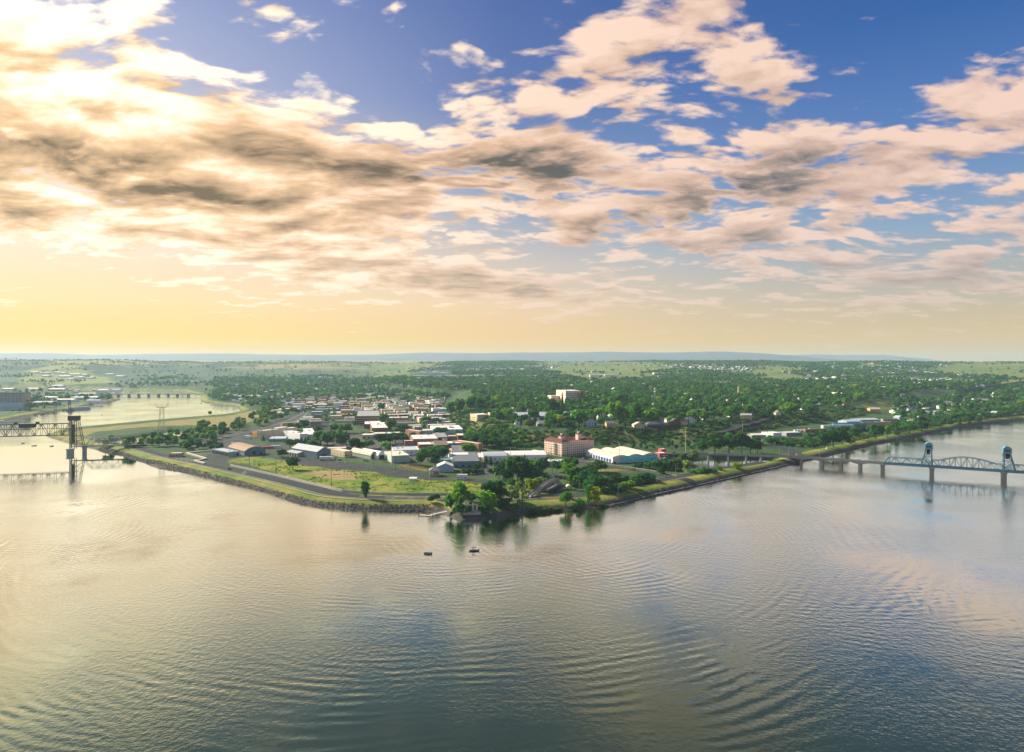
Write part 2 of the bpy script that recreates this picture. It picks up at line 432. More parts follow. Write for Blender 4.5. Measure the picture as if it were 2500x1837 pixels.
def zfun(x, y, full=False):
    x = np.asarray(x, float); y = np.asarray(y, float)
    D = np.maximum(y, 50.); px = CX + F * x / D
    dm = sdist(x, y, ML); dn = sdist(x, y, NL)
    d = np.maximum(dm, dn)
    low = table(px, D)
    hi = np.interp(D, TD, HIGHT)
    hi = hi - 4.5 * sstep(px, 1850, 2060) * (1 - sstep(D, 1400, 2200))
    dh = np.where(inpoly(x, y, HILL), dline(x, y, FOOT), 0.)
    s = sstep(dh, 2., 78.)
    hillz = low + s * np.maximum(hi - low, 0)
    rough = np.clip((hillz - 14) / 60, 0, 1)
    gul = (fbm(x, y, 1 / 420., 4, 3) - .5) * 38 * rough * sstep(D, 2200, 3400) + (np.abs(fbm(x, y, 1 / 260., 3, 8) - .5)) * -60 * rough * sstep(D, 2600, 3600) * (px < 1000) * (1 - sstep(D, 5600, 6800))
    slope = s * (1 - s) * 4
    gul = gul + slope * (fbm(x, y, 1 / 35., 3, 4) - .5) * 9
    z = hillz + gul
    ramp = np.interp(d, [-40, -6, 0, 5, 8, 13, 18], [-4.5, -2.2, -.15, 3.4, 4.5, 5.3, 5.0])
    fr = sstep(d, 14, 40)
    z = ramp * (1 - fr) + z * fr
    for po in PONDS:
        dp = sdist(x, y, po)
        z = np.where(dp > -14, np.minimum(z, np.interp(dp, [-14, -3, 0, 4], [5.0, 2.2, -.1, -1.6])), z)
    if full: return z, d, dh, s, px, D
    return z
def zat(x, y): return float(zfun(np.array([x]), np.array([y]))[0])
def G(px, py, it=8):
    """photo pixel -> point on the ground"""
    ds = np.geomspace(430, 7800, 700)
    xs = (px - CX) / F * ds
    over = zfun(xs, ds) - (H - (py - HY) / F * ds)                # first place where the sight line meets the ground
    k = int(np.argmax(over > 0)) if (over > 0).any() else len(ds) - 1
    if k > 0:
        t = over[k - 1] / (over[k - 1] - over[k] + 1e-9); d = ds[k - 1] + (ds[k] - ds[k - 1]) * min(max(t, 0), 1)
    else: d = ds[0]
    x = (px - CX) / F * d
    return Vector((x, d, zat(x, d)))

# ------------------------------------------------------------------ the ground sheet
cols = np.arange(-700, 3201, 5.0)
rows = [440.]
while rows[-1] < 8600: rows.append(rows[-1] * (1.0042 if rows[-1] < 1250 else (1.008 if rows[-1] < 6000 else 1.02)))
rows = np.array(rows)
PXg, Dg = np.meshgrid(cols, rows)
Xg = (PXg - CX) / F * Dg
Yg = Dg.copy()
Zg, dg, dhg, sg, _, _ = zfun(Xg.ravel(), Yg.ravel(), True)
shape = PXg.shape
x, y, px, D = Xg.ravel(), Yg.ravel(), PXg.ravel(), Dg.ravel()
col = np.zeros((x.size, 3))
N1 = fbm(x, y, 1 / 28., 4, 1); N2 = fbm(x, y, 1 / 7., 3, 2); N3 = fbm(x, y, 1 / 240., 4, 6)
def lay(mask, c):
    m = np.clip(mask, 0, 1)[:, None]
    col[:] = col * (1 - m) + np.array(c) * m
def lay2(mask, c0, c1, t):
    t = np.clip(t, 0, 1)[:, None]
    c = np.array(c0) * (1 - t) + np.array(c1) * t
    m = np.clip(mask, 0, 1)[:, None]
    col[:] = col * (1 - m) + c * m
GREEN, LUSH, DRY, TAN = (.075, .115, .03), (.13, .20, .025), (.26, .21, .075), (.33, .26, .14)
ASPH, GRAV = (.040, .048, .052), (.075, .080, .078)
one = np.ones(x.size)
lay2(one, (.032, .075, .028), (.07, .11, .04), (N1 - .3) * 2)                       # town ground: yards, lawns
# far slopes: patchwork of fields
ca, sa_ = math.cos(.5), math.sin(.5)
fx, fy = (x * ca + y * sa_) / 620. + (N3 - .5) * 1.6, (-x * sa_ + y * ca) / 900. + (N3 - .5) * 1.2
cell = _perm[np.floor(fx).astype(int) % 256, np.floor(fy).astype(int) % 256]
fieldm = sstep(D, 2700, 3300) * np.clip(1.15 - .75 * sstep(px, 1150, 1500), 0, 1)
lay2(fieldm, (.028, .066, .040), (.075, .115, .045), (N3 - .34) * 3.4)
lay2(fieldm * (cell > .55) * sstep(D, 4300, 4700), (.27, .215, .11), (.22, .20, .08), N1)
lay2(fieldm * (cell < .24), (.085, .15, .04), (.07, .115, .04), N1)
lay2(fieldm * sstep(D, 5300, 6000) * (px < 1350), (.26, .225, .11), (.20, .19, .09), cell)
# green and yellow meadows on the right slopes
def area(pts, c0, c1, z, soft=1.0, t=None):
    pl = W2(pts, z)
    dd = sdist(x, y, pl)
    lay2(sstep(dd + (N1 - .5) * 22 * soft, -3 * soft, 5 * soft), c0, c1, (N2 if t is None else t))
MEADOWS = (([(1800, 928), (1850, 915), (1990, 914), (1980, 925), (1930, 931), (1860, 931)], 42), ([(1715, 936), (1800, 935), (1800, 942), (1730, 942)], 36), ([(2100, 904), (2160, 902), (2130, 910), (2080, 908)], 66), ([(2300, 938), (2370, 936), (2440, 945), (2330, 947)], 28),
           ([(2420, 930), (2560, 925), (2560, 948), (2470, 940)], 30), ([(1290, 898), (1440, 895), (1620, 898), (1640, 903), (1500, 906), (1350, 902)], 84), ([(860, 915), (960, 903), (1080, 902), (1000, 914)], 58), ([(2300, 900), (2440, 897), (2560, 900), (2500, 906), (2380, 905)], 80), ([(2230, 1012), (2300, 1004), (2330, 1008), (2250, 1022)], 6))
def in_meadow(x, y, m):
    k = np.clip(y / 3000., .15, 2.)
    wx_ = x + (fbm(x, y, 1 / 300., 3, 51) - .5) * 420 * k; wy_ = y + (fbm(x, y, 1 / 300., 3, 57) - .5) * 420 * k
    return inpoly(wx_, wy_, W2(*m))
lay2(sstep(D + (N3 - .5) * 500, 2900, 3300) * (1 - sstep(D + (N3 - .5) * 700, 4400, 4900)) * (1 - sstep(px + (N3 - .5) * 300, 420, 760)) * .85, (.022, .058, .046), (.065, .10, .05), (fbm(x, y, 1 / 320., 4, 33) - .34) * 3)
for m_ in MEADOWS:
    lay2(in_meadow(x, y, m_) * 1.0, (.17, .185, .06), (.10, .165, .045), (fbm(x, y, 1 / 90., 3, 61) - .3) * 2.4)
area([(60, 927), (160, 922), (260, 930), (300, 936), (180, 938), (40, 938)], (.24, .23, .07), (.13, .19, .045), 20, 3.0)
# bluff faces: dry grass with brush
lay2(sstep(sg * (1 - sg) * 4, .15, .6) * (D < 1700), (.05, .085, .028), (.17, .17, .055), (N1 - .36) * 3)
# shoreline: stone apron, bank grass
lay2((dg < 5.6) * 1.0, (.07, .068, .06), (.115, .105, .09), N2)
lay2(sstep(dg + (N2 - .5) * 2.4, 4.0, 5.0) * (1 - sstep(dg, 16, 20)), (.12, .185, .03), (.25, .255, .055), (N1 - .3) * 2.2)
# spit between the rivers
area([(120, 1062), (190, 1050), (360, 1034), (540, 1018), (600, 1010), (640, 1010), (600, 1035), (560, 1056), (470, 1040), (360, 1044), (240, 1056), (200, 1075), (170, 1078)], (.16, .18, .05), (.27, .22, .08), 4)
area([(575, 1010), (640, 1000), (690, 1000), (670, 1012), (610, 1030), (590, 1022)], (.24, .21, .07), (.20, .21, .06), 5)
# rail yard and gravel lots
area([(440, 1090), (560, 1057), (640, 1042), (688, 1025), (716, 1011), (742, 1000), (762, 1006), (740, 1019), (690, 1042), (650, 1052), (600, 1072), (640, 1088), (700, 1085), (700, 1100), (640, 1104), (600, 1105), (520, 1094)], ASPH, GRAV, 5, .4)
area([(480, 1122), (520, 1108), (560, 1116), (640, 1112), (700, 1112), (775, 1122), (830, 1128), (960, 1142), (1060, 1160), (1110, 1170), (1180, 1170), (1240, 1186), (1230, 1196), (1080, 1182), (1000, 1172), (910, 1156), (810, 1148), (740, 1140), (690, 1127), (610, 1120), (560, 1130), (610, 1140), (670, 1160), (735, 1180), (850, 1202), (850, 1212), (760, 1192), (640, 1160), (540, 1134)], (.034, .043, .047), (.058, .066, .066), 5, .3)
area([(820, 1090), (960, 1070), (1100, 1090), (1150, 1120), (1100, 1130), (980, 1126), (860, 1118), (800, 1100)], (.06, .065, .066), (.10, .105, .10), 5, .4)
area([(1090, 1150), (1240, 1130), (1420, 1118), (1440, 1134), (1300, 1142), (1240, 1152), (1180, 1166)], (.065, .07, .07), (.09, .095, .09), 5, .4)
area([(700, 1064), (800, 1055), (1000, 1064), (1060, 1080), (960, 1090), (800, 1092), (690, 1084)], (.06, .075, .055), (.10, .10, .09), 5, .6)
# the wild field behind the levee road
FIELD = [(555, 1123), (600, 1117), (640, 1115), (690, 1124), (750, 1137), (813, 1145), (913, 1153), (985, 1168), (1069, 1173), (1120, 1174), (1185, 1181), (1240, 1192), (1260, 1205), (1240, 1216), (1069, 1217), (960, 1217), (884, 1215), (850, 1200), (785, 1188), (736, 1176), (671, 1157), (614, 1137), (560, 1132)]
area(FIELD, (.22, .225, .045), (.08, .165, .015), 5, .5, (fbm(x, y, 1 / 10., 5, 12, .7) - .38) * 3.6)
area([(745, 1150), (830, 1149), (880, 1160), (890, 1175), (830, 1172), (770, 1163)], (.32, .24, .12), (.26, .21, .09), 5, .8)
area([(1240, 1196), (1290, 1196), (1330, 1205), (1380, 1208), (1390, 1220), (1240, 1222)], (.13, .16, .04), (.20, .19, .06), 5, .5)
area([(1600, 1140), (1660, 1140), (1700, 1140), (1630, 1150), (1560, 1148), (1500, 1150), (1470, 1158), (1540, 1164), (1470, 1166), (1420, 1160), (1460, 1146)], (.09, .13, .035), (.20, .19, .07), 5, .5)
me = bpy.data.meshes.new('ground')
nv = x.size
ny_, nx_ = shape
idx = np.arange(nv).reshape(shape)
quads = np.stack([idx[:-1, :-1], idx[:-1, 1:], idx[1:, 1:], idx[1:, :-1]], -1).reshape(-1, 4)
# leave out what lies deep under the water
keep = (dg[quads] > -30).any(1)
quads = quads[keep]
me.vertices.add(nv); me.vertices.foreach_set('co', np.stack([x, y, Zg], 1).ravel())
me.loops.add(quads.size); me.loops.foreach_set('vertex_index', quads.ravel().astype(np.int32))
me.polygons.add(len(quads)); me.polygons.foreach_set('loop_start', np.arange(0, quads.size, 4, dtype=np.int32))
me.update(calc_edges=True)
at = me.color_attributes.new('soil', 'FLOAT_COLOR', 'POINT')
at.data.foreach_set('color', np.concatenate([col, np.ones((nv, 1))], 1).ravel().astype(np.float32))
me.shade_smooth()
gm = bpy.data.materials.new('soil_and_grass'); gm.use_nodes = True
t = gm.node_tree; t.nodes.clear(); g = NT(t)
out = g.n('ShaderNodeOutputMaterial'); pb = g.n('ShaderNodeBsdfPrincipled'); t.links.new(pb.outputs[0], out.inputs[0])
an = g.n('ShaderNodeAttribute', attribute_name='soil')
pos = g.n('ShaderNodeNewGeometry').outputs['Position']
na = g.noise(pos, .55, 6, .65); nb = g.noise(pos, .07, 4, .6)
fac = g.m('ADD', g.m('MULTIPLY', na, 1.0), g.m('MULTIPLY', nb, .9))
g.put(pb.inputs['Base Color'], g.v('SCALE', an.outputs['Color'], scale=g.m('ADD', fac, .05)))
pb.inputs['Roughness'].default_value = .95; pb.inputs['Specular IOR Level'].default_value = .1
bm_ = g.n('ShaderNodeBump'); bm_.inputs['Distance'].default_value = .9; g.put(bm_.inputs['Height'], na); t.links.new(bm_.outputs[0], pb.inputs['Normal'])
me.materials.append(gm)
ground = kind(link('ground', me), 'structure')

# ------------------------------------------------------------------ far ridges
def ridge(name, D0, pts, label_mat, depth, seed, z_foot):
    pxs = np.arange(pts[0][0], pts[-1][0] + 1, 7.)
    top = np.interp(pxs, [a for a, _ in pts], [b for _, b in pts])
    top = np.convolve(np.pad(top, 6, 'edge'), np.ones(13) / 13, 'valid') if seed else top
    mb_v, n = [], 26
    ks = np.linspace(0, 1, n)
    vv = np.zeros((n, len(pxs), 3))
    for i, k in enumerate(ks):
        Dk = D0 - depth * (1 - k)
        xx = (pxs - CX) / F * D0
        zt = H + (HY - top) * D0 / F
        hz = z_foot + (zt - z_foot) * (k ** .8)
        yy = np.full_like(xx, Dk)
        nz = (fbm(xx, yy, 1 / 1000., 5, seed) - .5) * 80 * k * (1 - k) * 2.2 + np.abs(fbm(xx, yy * .35, 1 / 520., 4, seed + 3) - .5) * -100 * (1 - k) * k * 2 + (fbm(xx, yy, 1 / 500., 3, seed + 9) - .5) * 14 * k
        vv[i, :, 0], vv[i, :, 1], vv[i, :, 2] = xx, yy, hz + nz
    back = vv[-1].copy(); back[:, 1] += 900; back[:, 2] = z_foot
    vv = np.concatenate([vv, back[None]], 0)
    m2 = MB(); nn = len(pxs)
    m2.v = [tuple(p) for p in vv.reshape(-1, 3)]
    m2.f = [(i * nn + j, i * nn + j + 1, (i + 1) * nn + j + 1, (i + 1) * nn + j) for i in range(n) for j in range(nn - 1)]
    m2.mi = [0] * len(m2.f)
    return kind(m2.build(name, label_mat, smooth=True), 'structure')
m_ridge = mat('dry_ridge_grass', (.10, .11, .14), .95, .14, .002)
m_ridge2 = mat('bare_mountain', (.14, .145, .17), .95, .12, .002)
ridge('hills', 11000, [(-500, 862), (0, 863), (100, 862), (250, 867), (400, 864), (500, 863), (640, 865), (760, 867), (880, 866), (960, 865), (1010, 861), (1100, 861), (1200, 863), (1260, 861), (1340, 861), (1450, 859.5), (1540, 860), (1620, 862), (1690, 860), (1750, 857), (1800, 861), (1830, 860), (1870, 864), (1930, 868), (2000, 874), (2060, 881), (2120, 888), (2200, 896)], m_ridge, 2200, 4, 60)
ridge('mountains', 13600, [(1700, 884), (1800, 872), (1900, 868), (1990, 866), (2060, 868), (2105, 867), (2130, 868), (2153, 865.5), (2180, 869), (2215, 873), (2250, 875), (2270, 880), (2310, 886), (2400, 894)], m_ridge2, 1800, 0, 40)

# ------------------------------------------------------------------ water
wm = bpy.data.materials.new('river_water'); wm.use_nodes = True
t = wm.node_tree; t.nodes.clear(); g = NT(t)
out = g.n('ShaderNodeOutputMaterial')
pos = g.n('ShaderNodeNewGeometry').outputs['Position']
wx, wy, wz = g.sep(pos)
wob = g.noise(pos, .009, 1, .5)
wob2 = g.noise(pos, .05, 2, .5)
wob3 = g.noise(pos, .16, 2, .5)
patch = g.noise(pos, .011, 3, .55)
breeze = g.sm(patch, .38, .62)
def rings(cx, cy, r0, r1, lam, amp, mseed, wobble=26.0, soft=22.0):
    dvec = g.v('SUBTRACT', pos, (cx, cy, 0))
    r = g.v('LENGTH', dvec)
    ph = g.m('ADD', r, g.m('ADD', g.m('MULTIPLY', wob, wobble), g.m('ADD', g.m('MULTIPLY', wob2, 3.0), g.m('MULTIPLY', wob3, 1.3))))
    s1 = g.m('SINE', g.m('MULTIPLY', ph, 2 * math.pi / lam))
    band = g.m('MULTIPLY', g.sm(r, r0 - soft, r0 + soft), g.sm(r, r1 + soft, r1 - soft))
    msk = g.sm(g.noise(g.v('ADD', pos, (mseed * 91.0, mseed * 37.0, 0)), .014, 2, .5), .40, .64)
    msk = g.m('MULTIPLY', msk, g.sm(g.noise(g.v('ADD', pos, (mseed * 13.0, mseed * 57.0, 0)), .045, 2, .5), .33, .62))
    return g.m('MULTIPLY', g.m('MULTIPLY', s1, band), g.m('MULTIPLY', msk, amp * 1.15))
hgt = g.m('MULTIPLY', g.m('SUBTRACT', g.noise(pos, .45, 3, .55), .5), g.m('ADD', g.m('MULTIPLY', breeze, .15), .050))
sq_ = g.n('ShaderNodeMapping'); sq_.inputs['Scale'].default_value = (.45, 1, 1); g.put(sq_.inputs[0], pos)
hgt = g.m('ADD', hgt, g.m('MULTIPLY', g.m('SUBTRACT', g.noise(sq_.outputs[0], .16, 2, .5), .5), .07))
hgt = g.m('ADD', hgt, g.m('MULTIPLY', g.m('SUBTRACT', g.noise(sq_.outputs[0], 1.3, 2, .6), .5), g.m('ADD', g.m('MULTIPLY', breeze, .045), .012)))
for a in ((-40, 500, 140, 215, 5.0, .030, 1, 34), (-40, 500, 250, 335, 6.2, .058, 2, 40), (-60, 470, 220, 300, 4.2, .026, 9, 22), (-300, 430, 20, 110, 4.6, .026, 3), (150, 520, 190, 260, 4.6, .018, 4, 30), (-220, 120, 40, 150, 5.0, .030, 5), (330, 620, 300, 420, 5.4, .016, 6, 30)):
    hgt = g.m('ADD', hgt, rings(*a))
# the upper river and the lee of the bridges lie almost still
calm = g.m('MULTIPLY', g.sm(g.v('LENGTH', g.v('SUBTRACT', pos, (-540, 760, 0))), 120, 260), 1.0)
hgt = g.m('MULTIPLY', hgt, g.m('ADD', .16, g.m('MULTIPLY', calm, .84)))
bmp = g.n('ShaderNodeBump'); bmp.inputs['Distance'].default_value = 1.0; bmp.inputs['Strength'].default_value = 1.0
g.put(bmp.inputs['Height'], hgt)
dif = g.n('ShaderNodeBsdfDiffuse'); dif.inputs[0].default_value = (.018, .029, .022, 1)
glo = g.n('ShaderNodeBsdfGlossy'); glo.inputs['Roughness'].default_value = .03; rf_ = None
fre = g.n('ShaderNodeFresnel'); fre.inputs['IOR'].default_value = 1.5
for nd in (dif, glo, fre): t.links.new(bmp.outputs[0], nd.inputs['Normal'])
mx = g.n('ShaderNodeMixShader')
g.put(glo.inputs[0], g.mix(g.sm(fre.outputs[0], .08, .26), (.86, 1.0, .70), (.93, 1.0, .95)))
g.put(mx.inputs[0], g.ramp(fre.outputs[0], [(0, .02), (.05, .025), (.10, .10), (.165, .46), (.24, .84), (.31, .93), (.45, .98), (1, 1.0)]))
t.links.new(dif.outputs[0], mx.inputs[1]); t.links.new(glo.outputs[0], mx.inputs[2]); t.links.new(mx.outputs[0], out.inputs[0])
wmb = MB()
wmb.add([(-9000, -900, 0), (9000, -900, 0), (9000, 8500, 0), (-9000, 8500, 0)], [(0, 1, 2, 3)])
water = kind(wmb.build('river', wm), 'structure')

# ------------------------------------------------------------------ haze
hm = bpy.data.materials.new('thin_haze'); hm.use_nodes = True
t = hm.node_tree; t.nodes.clear(); g = NT(t)
out = g.n('ShaderNodeOutputMaterial'); vp = g.n('ShaderNodeVolumePrincipled')
vp.inputs['Color'].default_value = (.58, .86, 1.0, 1)
vp.inputs['Density'].default_value = 4.8e-5
vp.inputs['Anisotropy'].default_value = .20
t.links.new(vp.outputs[0], out.inputs['Volume'])
hb = MB().box(-15500, 15500, -1500, 15200, -6.0, 352)
haze = kind(hb.build('haze', hm), 'stuff')

# ------------------------------------------------------------------ materials
M = {}
M['asphalt'] = mat('worn_asphalt', (.044, .050, .054), .95, .14, .3, spec=.05)
M['paint_yellow'] = mat('yellow_road_paint', (.72, .47, .07), .7, .1)
M['paint_white'] = mat('white_road_paint', (.62, .62, .60), .7, .1)
M['concrete'] = mat('weathered_concrete', (.30, .29, .26), .9, .14, .25, streak=True)
M['pale_concrete'] = mat('pale_concrete', (.50, .47, .41), .9, .12, .3)
M['dark_concrete'] = mat('stained_concrete', (.23, .21, .18), .9, .2, .25, streak=True)
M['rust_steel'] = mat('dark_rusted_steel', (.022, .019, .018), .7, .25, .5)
M['gray_steel'] = mat('silver_steel', (.36, .37, .36), .6, .1)
M['blue_steel'] = mat('blue_painted_steel', (.10, .24, .31), .55, .12, .3)
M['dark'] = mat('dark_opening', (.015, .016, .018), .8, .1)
M['glass'] = mat('dark_window_glass', (.022, .026, .032), .15, .1, spec=.5)
M['stone'] = mat('dark_basalt', (.065, .062, .058), .95, .3, .8)
M['wood'] = mat('weathered_timber', (.12, .095, .065), .9, .2, .6)
M['white_steel'] = mat('white_painted_steel', (.72, .72, .70), .5, .06)
M['rail'] = mat('galvanised_rail', (.42, .44, .44), .5, .1)

# ------------------------------------------------------------------ strips that follow the ground
def normals2(line):
    out = []
    for i in range(len(line)):
        a = line[max(0, i - 1)]; b = line[min(len(line) - 1, i + 1)]
        d = (b - a).normalized()
        out.append(Vector((-d.y, d.x)))
    return out
def strip(name, line, o0, o1, m, lift=.25, zs=None, parent=None, thick=None, rng=None):
    nn = normals2(line)
    ii = range(len(line)) if rng is None else range(*rng)
    pts0 = [line[i] + nn[i] * o0 for i in ii]; pts1 = [line[i] + nn[i] * o1 for i in ii]
    if zs is None:
        xs = np.array([p.x for p in pts0 + pts1]); ys = np.array([p.y for p in pts0 + pts1])
        zz = zfun(xs, ys); k = len(pts0)
        z0 = np.maximum(zz[:k], zz[k:]) + lift; z1 = z0
    else: z0 = z1 = [zs[i] + lift for i in ii]
    mb = MB(); k = len(pts0)
    vs = [(p.x, p.y, float(z)) for p, z in zip(pts0, z0)] + [(p.x, p.y, float(z)) for p, z in zip(pts1, z1)]
    fs = [(i, i + 1, k + i + 1, k + i) for i in range(k - 1)]
    if thick:
        vs += [(a, b, c - thick) for a, b, c in vs]
        q = 2 * k
        fs += [(q + i, q + k + i, q + k + i + 1, q + i + 1) for i in range(k - 1)]
        fs += [(i, q + i, q + i + 1, i + 1) for i in range(k - 1)] + [(k + i, k + i + 1, q + k + i + 1, q + k + i) for i in range(k - 1)]
        fs += [(0, k, q + k, q), (k - 1, q + k - 1, q + 2 * k - 1, 2 * k - 1)]
    mb.add(vs, fs)
    return mb.build(name, m, parent)
def line_idx(line, px):
    return min(range(len(line)), key=lambda i: abs(CX + F * line[i].x / line[i].y - px))

iA, iB = line_idx(LEVEE, 150), line_idx(LEVEE, 1915)
road = kind(strip('levee_road', LEVEE, 16, 28, M['asphalt'], .18, rng=(iA, iB)), 'structure')
# painted lines sit on the road
def paint(name, line, off, w_, m, rng, dash=None):
    if dash:
        a, n = rng[0], 0
        mb = MB()
        nn = normals2(line)
        while a + 1 < rng[1]:
            q = []
            for i in (a, a + 1):
                for o in (off - w_ / 2, off + w_ / 2):
                    p = line[i] + nn[i] * o; q.append((p.x, p.y, 0))
            zz = zfun(np.array([p[0] for p in q]), np.array([p[1] for p in q])).max() + .24
            mb.add([(a_, b_, zz) for a_, b_, _ in q], [(0, 1, 3, 2)])
            a += dash
        return kind(mb.build(name, m), 'structure')
    return kind(strip(name, line, off - w_ / 2, off + w_ / 2, m, .24, rng=rng), 'structure')
paint('yellow_line', LEVEE, 22.4, 1.0, M['paint_yellow'], (line_idx(LEVEE, 1330), iB))
paint('edge_line', LEVEE, 16.8, .45, M['paint_yellow'], (line_idx(LEVEE, 1330), iB))
paint('edge_line', LEVEE, 16.7, .35, M['paint_white'], (iA, line_idx(LEVEE, 1330)))
paint('edge_line', LEVEE, 27.4, .35, M['paint_white'], (iA, line_idx(LEVEE, 1330)))
paint('lane_line', LEVEE, 19.4, .35, M['paint_white'], (iA, line_idx(LEVEE, 1330)), 3)
paint('lane_line', LEVEE, 25.4, .35, M['paint_white'], (iA, line_idx(LEVEE, 1330)), 3)
paint('yellow_line', LEVEE, 22.4, .5, M['paint_yellow'], (iA, line_idx(LEVEE, 1330)))
kind(strip('levee_path', LEVEE, 10.4, 12.2, mat('pale_gravel_path', (.30, .28, .20), .95, .1), .16, rng=(line_idx(LEVEE, 330), line_idx(LEVEE, 1010))), 'structure')
kind(strip('waterline_kerb', LEVEE, .2, 1.1, M['concrete'], .45, rng=(line_idx(LEVEE, 1390), line_idx(LEVEE, 1935))), 'structure')

def px_line(pts, z=5.0, step=4.0):
    return smooth_line([P(a, b, z)[:2] for a, b in pts], step)
upper = px_line([(1250, 1140), (1330, 1131), (1410, 1128), (1470, 1136), (1540, 1146), (1600, 1156), (1650, 1168), (1690, 1173)])
kind(strip('upper_road', upper, -5.5, 6.5, M['asphalt'], .13), 'structure')
paint('yellow_line', upper, .5, .45, M['paint_yellow'], (4, len(upper) - 8))
paint('edge_line', upper, 6.0, .3, M['paint_white'], (2, len(upper) - 6))
ramp_l = px_line([(1822, 1078), (1862, 1086), (1895, 1091), (1920, 1097), (1938, 1104), (1944, 1112), (1930, 1119)])
kind(strip('curved_ramp_road', ramp_l, -7.5, 7.5, M['asphalt'], .3), 'structure')
paint('yellow_line', ramp_l, 0, .6, M['paint_yellow'], (2, len(ramp_l) - 5))
paint('edge_line', ramp_l, 6.6, .5, M['paint_white'], (2, len(ramp_l) - 5))
paint('edge_line', ramp_l, -6.6, .5, M['paint_white'], (2, len(ramp_l) - 5))
g0, g1, g2, g3 = G(1752, 1062), G(1790, 1050), G(1825, 1039), G(1868, 1026)
hill_l = smooth_line([g0[:2], g1[:2], g2[:2], g3[:2]], 4)
kind(strip('hill_road', hill_l, -7, 7, M['asphalt'], .9), 'structure')
kind(strip('yellow_line', hill_l, -5.6, -4.9, M['paint_yellow'], 1.0), 'structure')
kind(strip('edge_line', hill_l, 5.2, 5.7, M['paint_white'], 1.0), 'structure')
street = px_line([(791, 1056), (794, 1030), (797, 1012), (801, 1002)], 5, 8)
kind(strip('main_street', street, -6.5, 6.5, M['asphalt'], .25), 'structure')
bluff_st = smooth_line([G(a, b)[:2] for a, b in ((1380, 1047), (1480, 1048), (1560, 1048.5), (1640, 1046), (1720, 1038), (1770, 1031))], 6)
kind(strip('bluff_street', bluff_st, -4, 4, M['asphalt'], .5), 'structure')
park_dr = px_line([(1372, 1212), (1358, 1190), (1350, 1172), (1348, 1156)])
kind(strip('park_drive', park_dr, -5, 5, M['asphalt'], .2), 'structure')
kind(strip('parking_lot', px_line([(1400, 1190), (1432, 1190)]), -7, 7, M['asphalt'], .14), 'structure')

# low wall between the left levee road and the gravel lots, one panel after the other
wallm = mat('pale_wall_concrete', (.58, .52, .44), .9, .1, .3)
ia, ib = line_idx(LEVEE, 482), line_idx(LEVEE, 1108)
wl = empty('concrete_wall', (LEVEE[ia].x, LEVEE[ia].y, 5)); tag(wl, 'long low pale concrete wall along the levee road beside the wild field', 'wall')
nn = normals2(LEVEE)
k = ia
org = Vector((LEVEE[ia].x, LEVEE[ia].y, 5))
while k + 3 <= ib:
    a = LEVEE[k] + nn[k] * 34; b = LEVEE[k + 3] + nn[k + 3] * 34
    if (b - a).length > 1:
        gap = (b - a).normalized() * .12
        MB().bar((a.x + gap.x - org.x, a.y + gap.y - org.y, .95), (b.x - gap.x - org.x, b.y - gap.y - org.y, .95), .35, 2.3).build('panel', wallm, wl)
    k += 3
# flood wall that zigzags back from the levee road
zz = empty('flood_wall', P(519, 1121, 5)); tag(zz, 'zigzag pale concrete flood wall running back from the levee road', 'wall')
zp = [P(462, 1118, 5), P(503, 1127.5, 5), P(488, 1129.5, 5), P(455, 1110, 5), P(515, 1103, 5)]
zp = [P(516, 1102, 5), P(456, 1108, 5), P(503, 1122, 5), P(486, 1126, 5), P(474, 1127, 5), P(500, 1133.5, 5)]
for a, b in zip(zp[:-1], zp[1:]):
    o = zz.location
    MB().bar((a.x - o.x, a.y - o.y, .8), (b.x - o.x, b.y - o.y, .8), 2.2, 1.7).build('panel', wallm, zz)
# guard rails
def guard(line, off, rng, label, z=None):
    nn = normals2(line); i0 = rng[0]
    p0 = line[i0] + nn[i0] * off
    z0 = zat(p0.x, p0.y) if z is None else z
    e = empty('guard_rail', (p0.x, p0.y, z0)); tag(e, label, 'guard rail', 'guard rails')
    mb = MB(); pm = None
    for i in range(rng[0], rng[1] - 2, 2):
        a = line[i] + nn[i] * off - p0; b = line[i + 2] + nn[i + 2] * off - p0
        mb.bar((a.x, a.y, .75), (b.x, b.y, .75), .14, .38)
        if (i - rng[0]) % 4 == 0:
            if pm is None:
                pm = MB().box(-.09, .09, -.09, .09, -.2, .8).mesh('post', M['wood'])
            link('post', pm, e, (a.x, a.y, 0))
    mb.build('rail', M['rail'], e)
guard(LEVEE, 30.2, (line_idx(LEVEE, 1400), line_idx(LEVEE, 1600)), 'grey guard rail along the levee road beside the small pond')
guard(LEVEE, 30.2, (line_idx(LEVEE, 1672), line_idx(LEVEE, 1880)), 'grey guard rail between the levee road and the large pond')
guard(upper, 7.4, (8, len(upper) - 6), 'grey guard rail along the upper road below the mural warehouse')

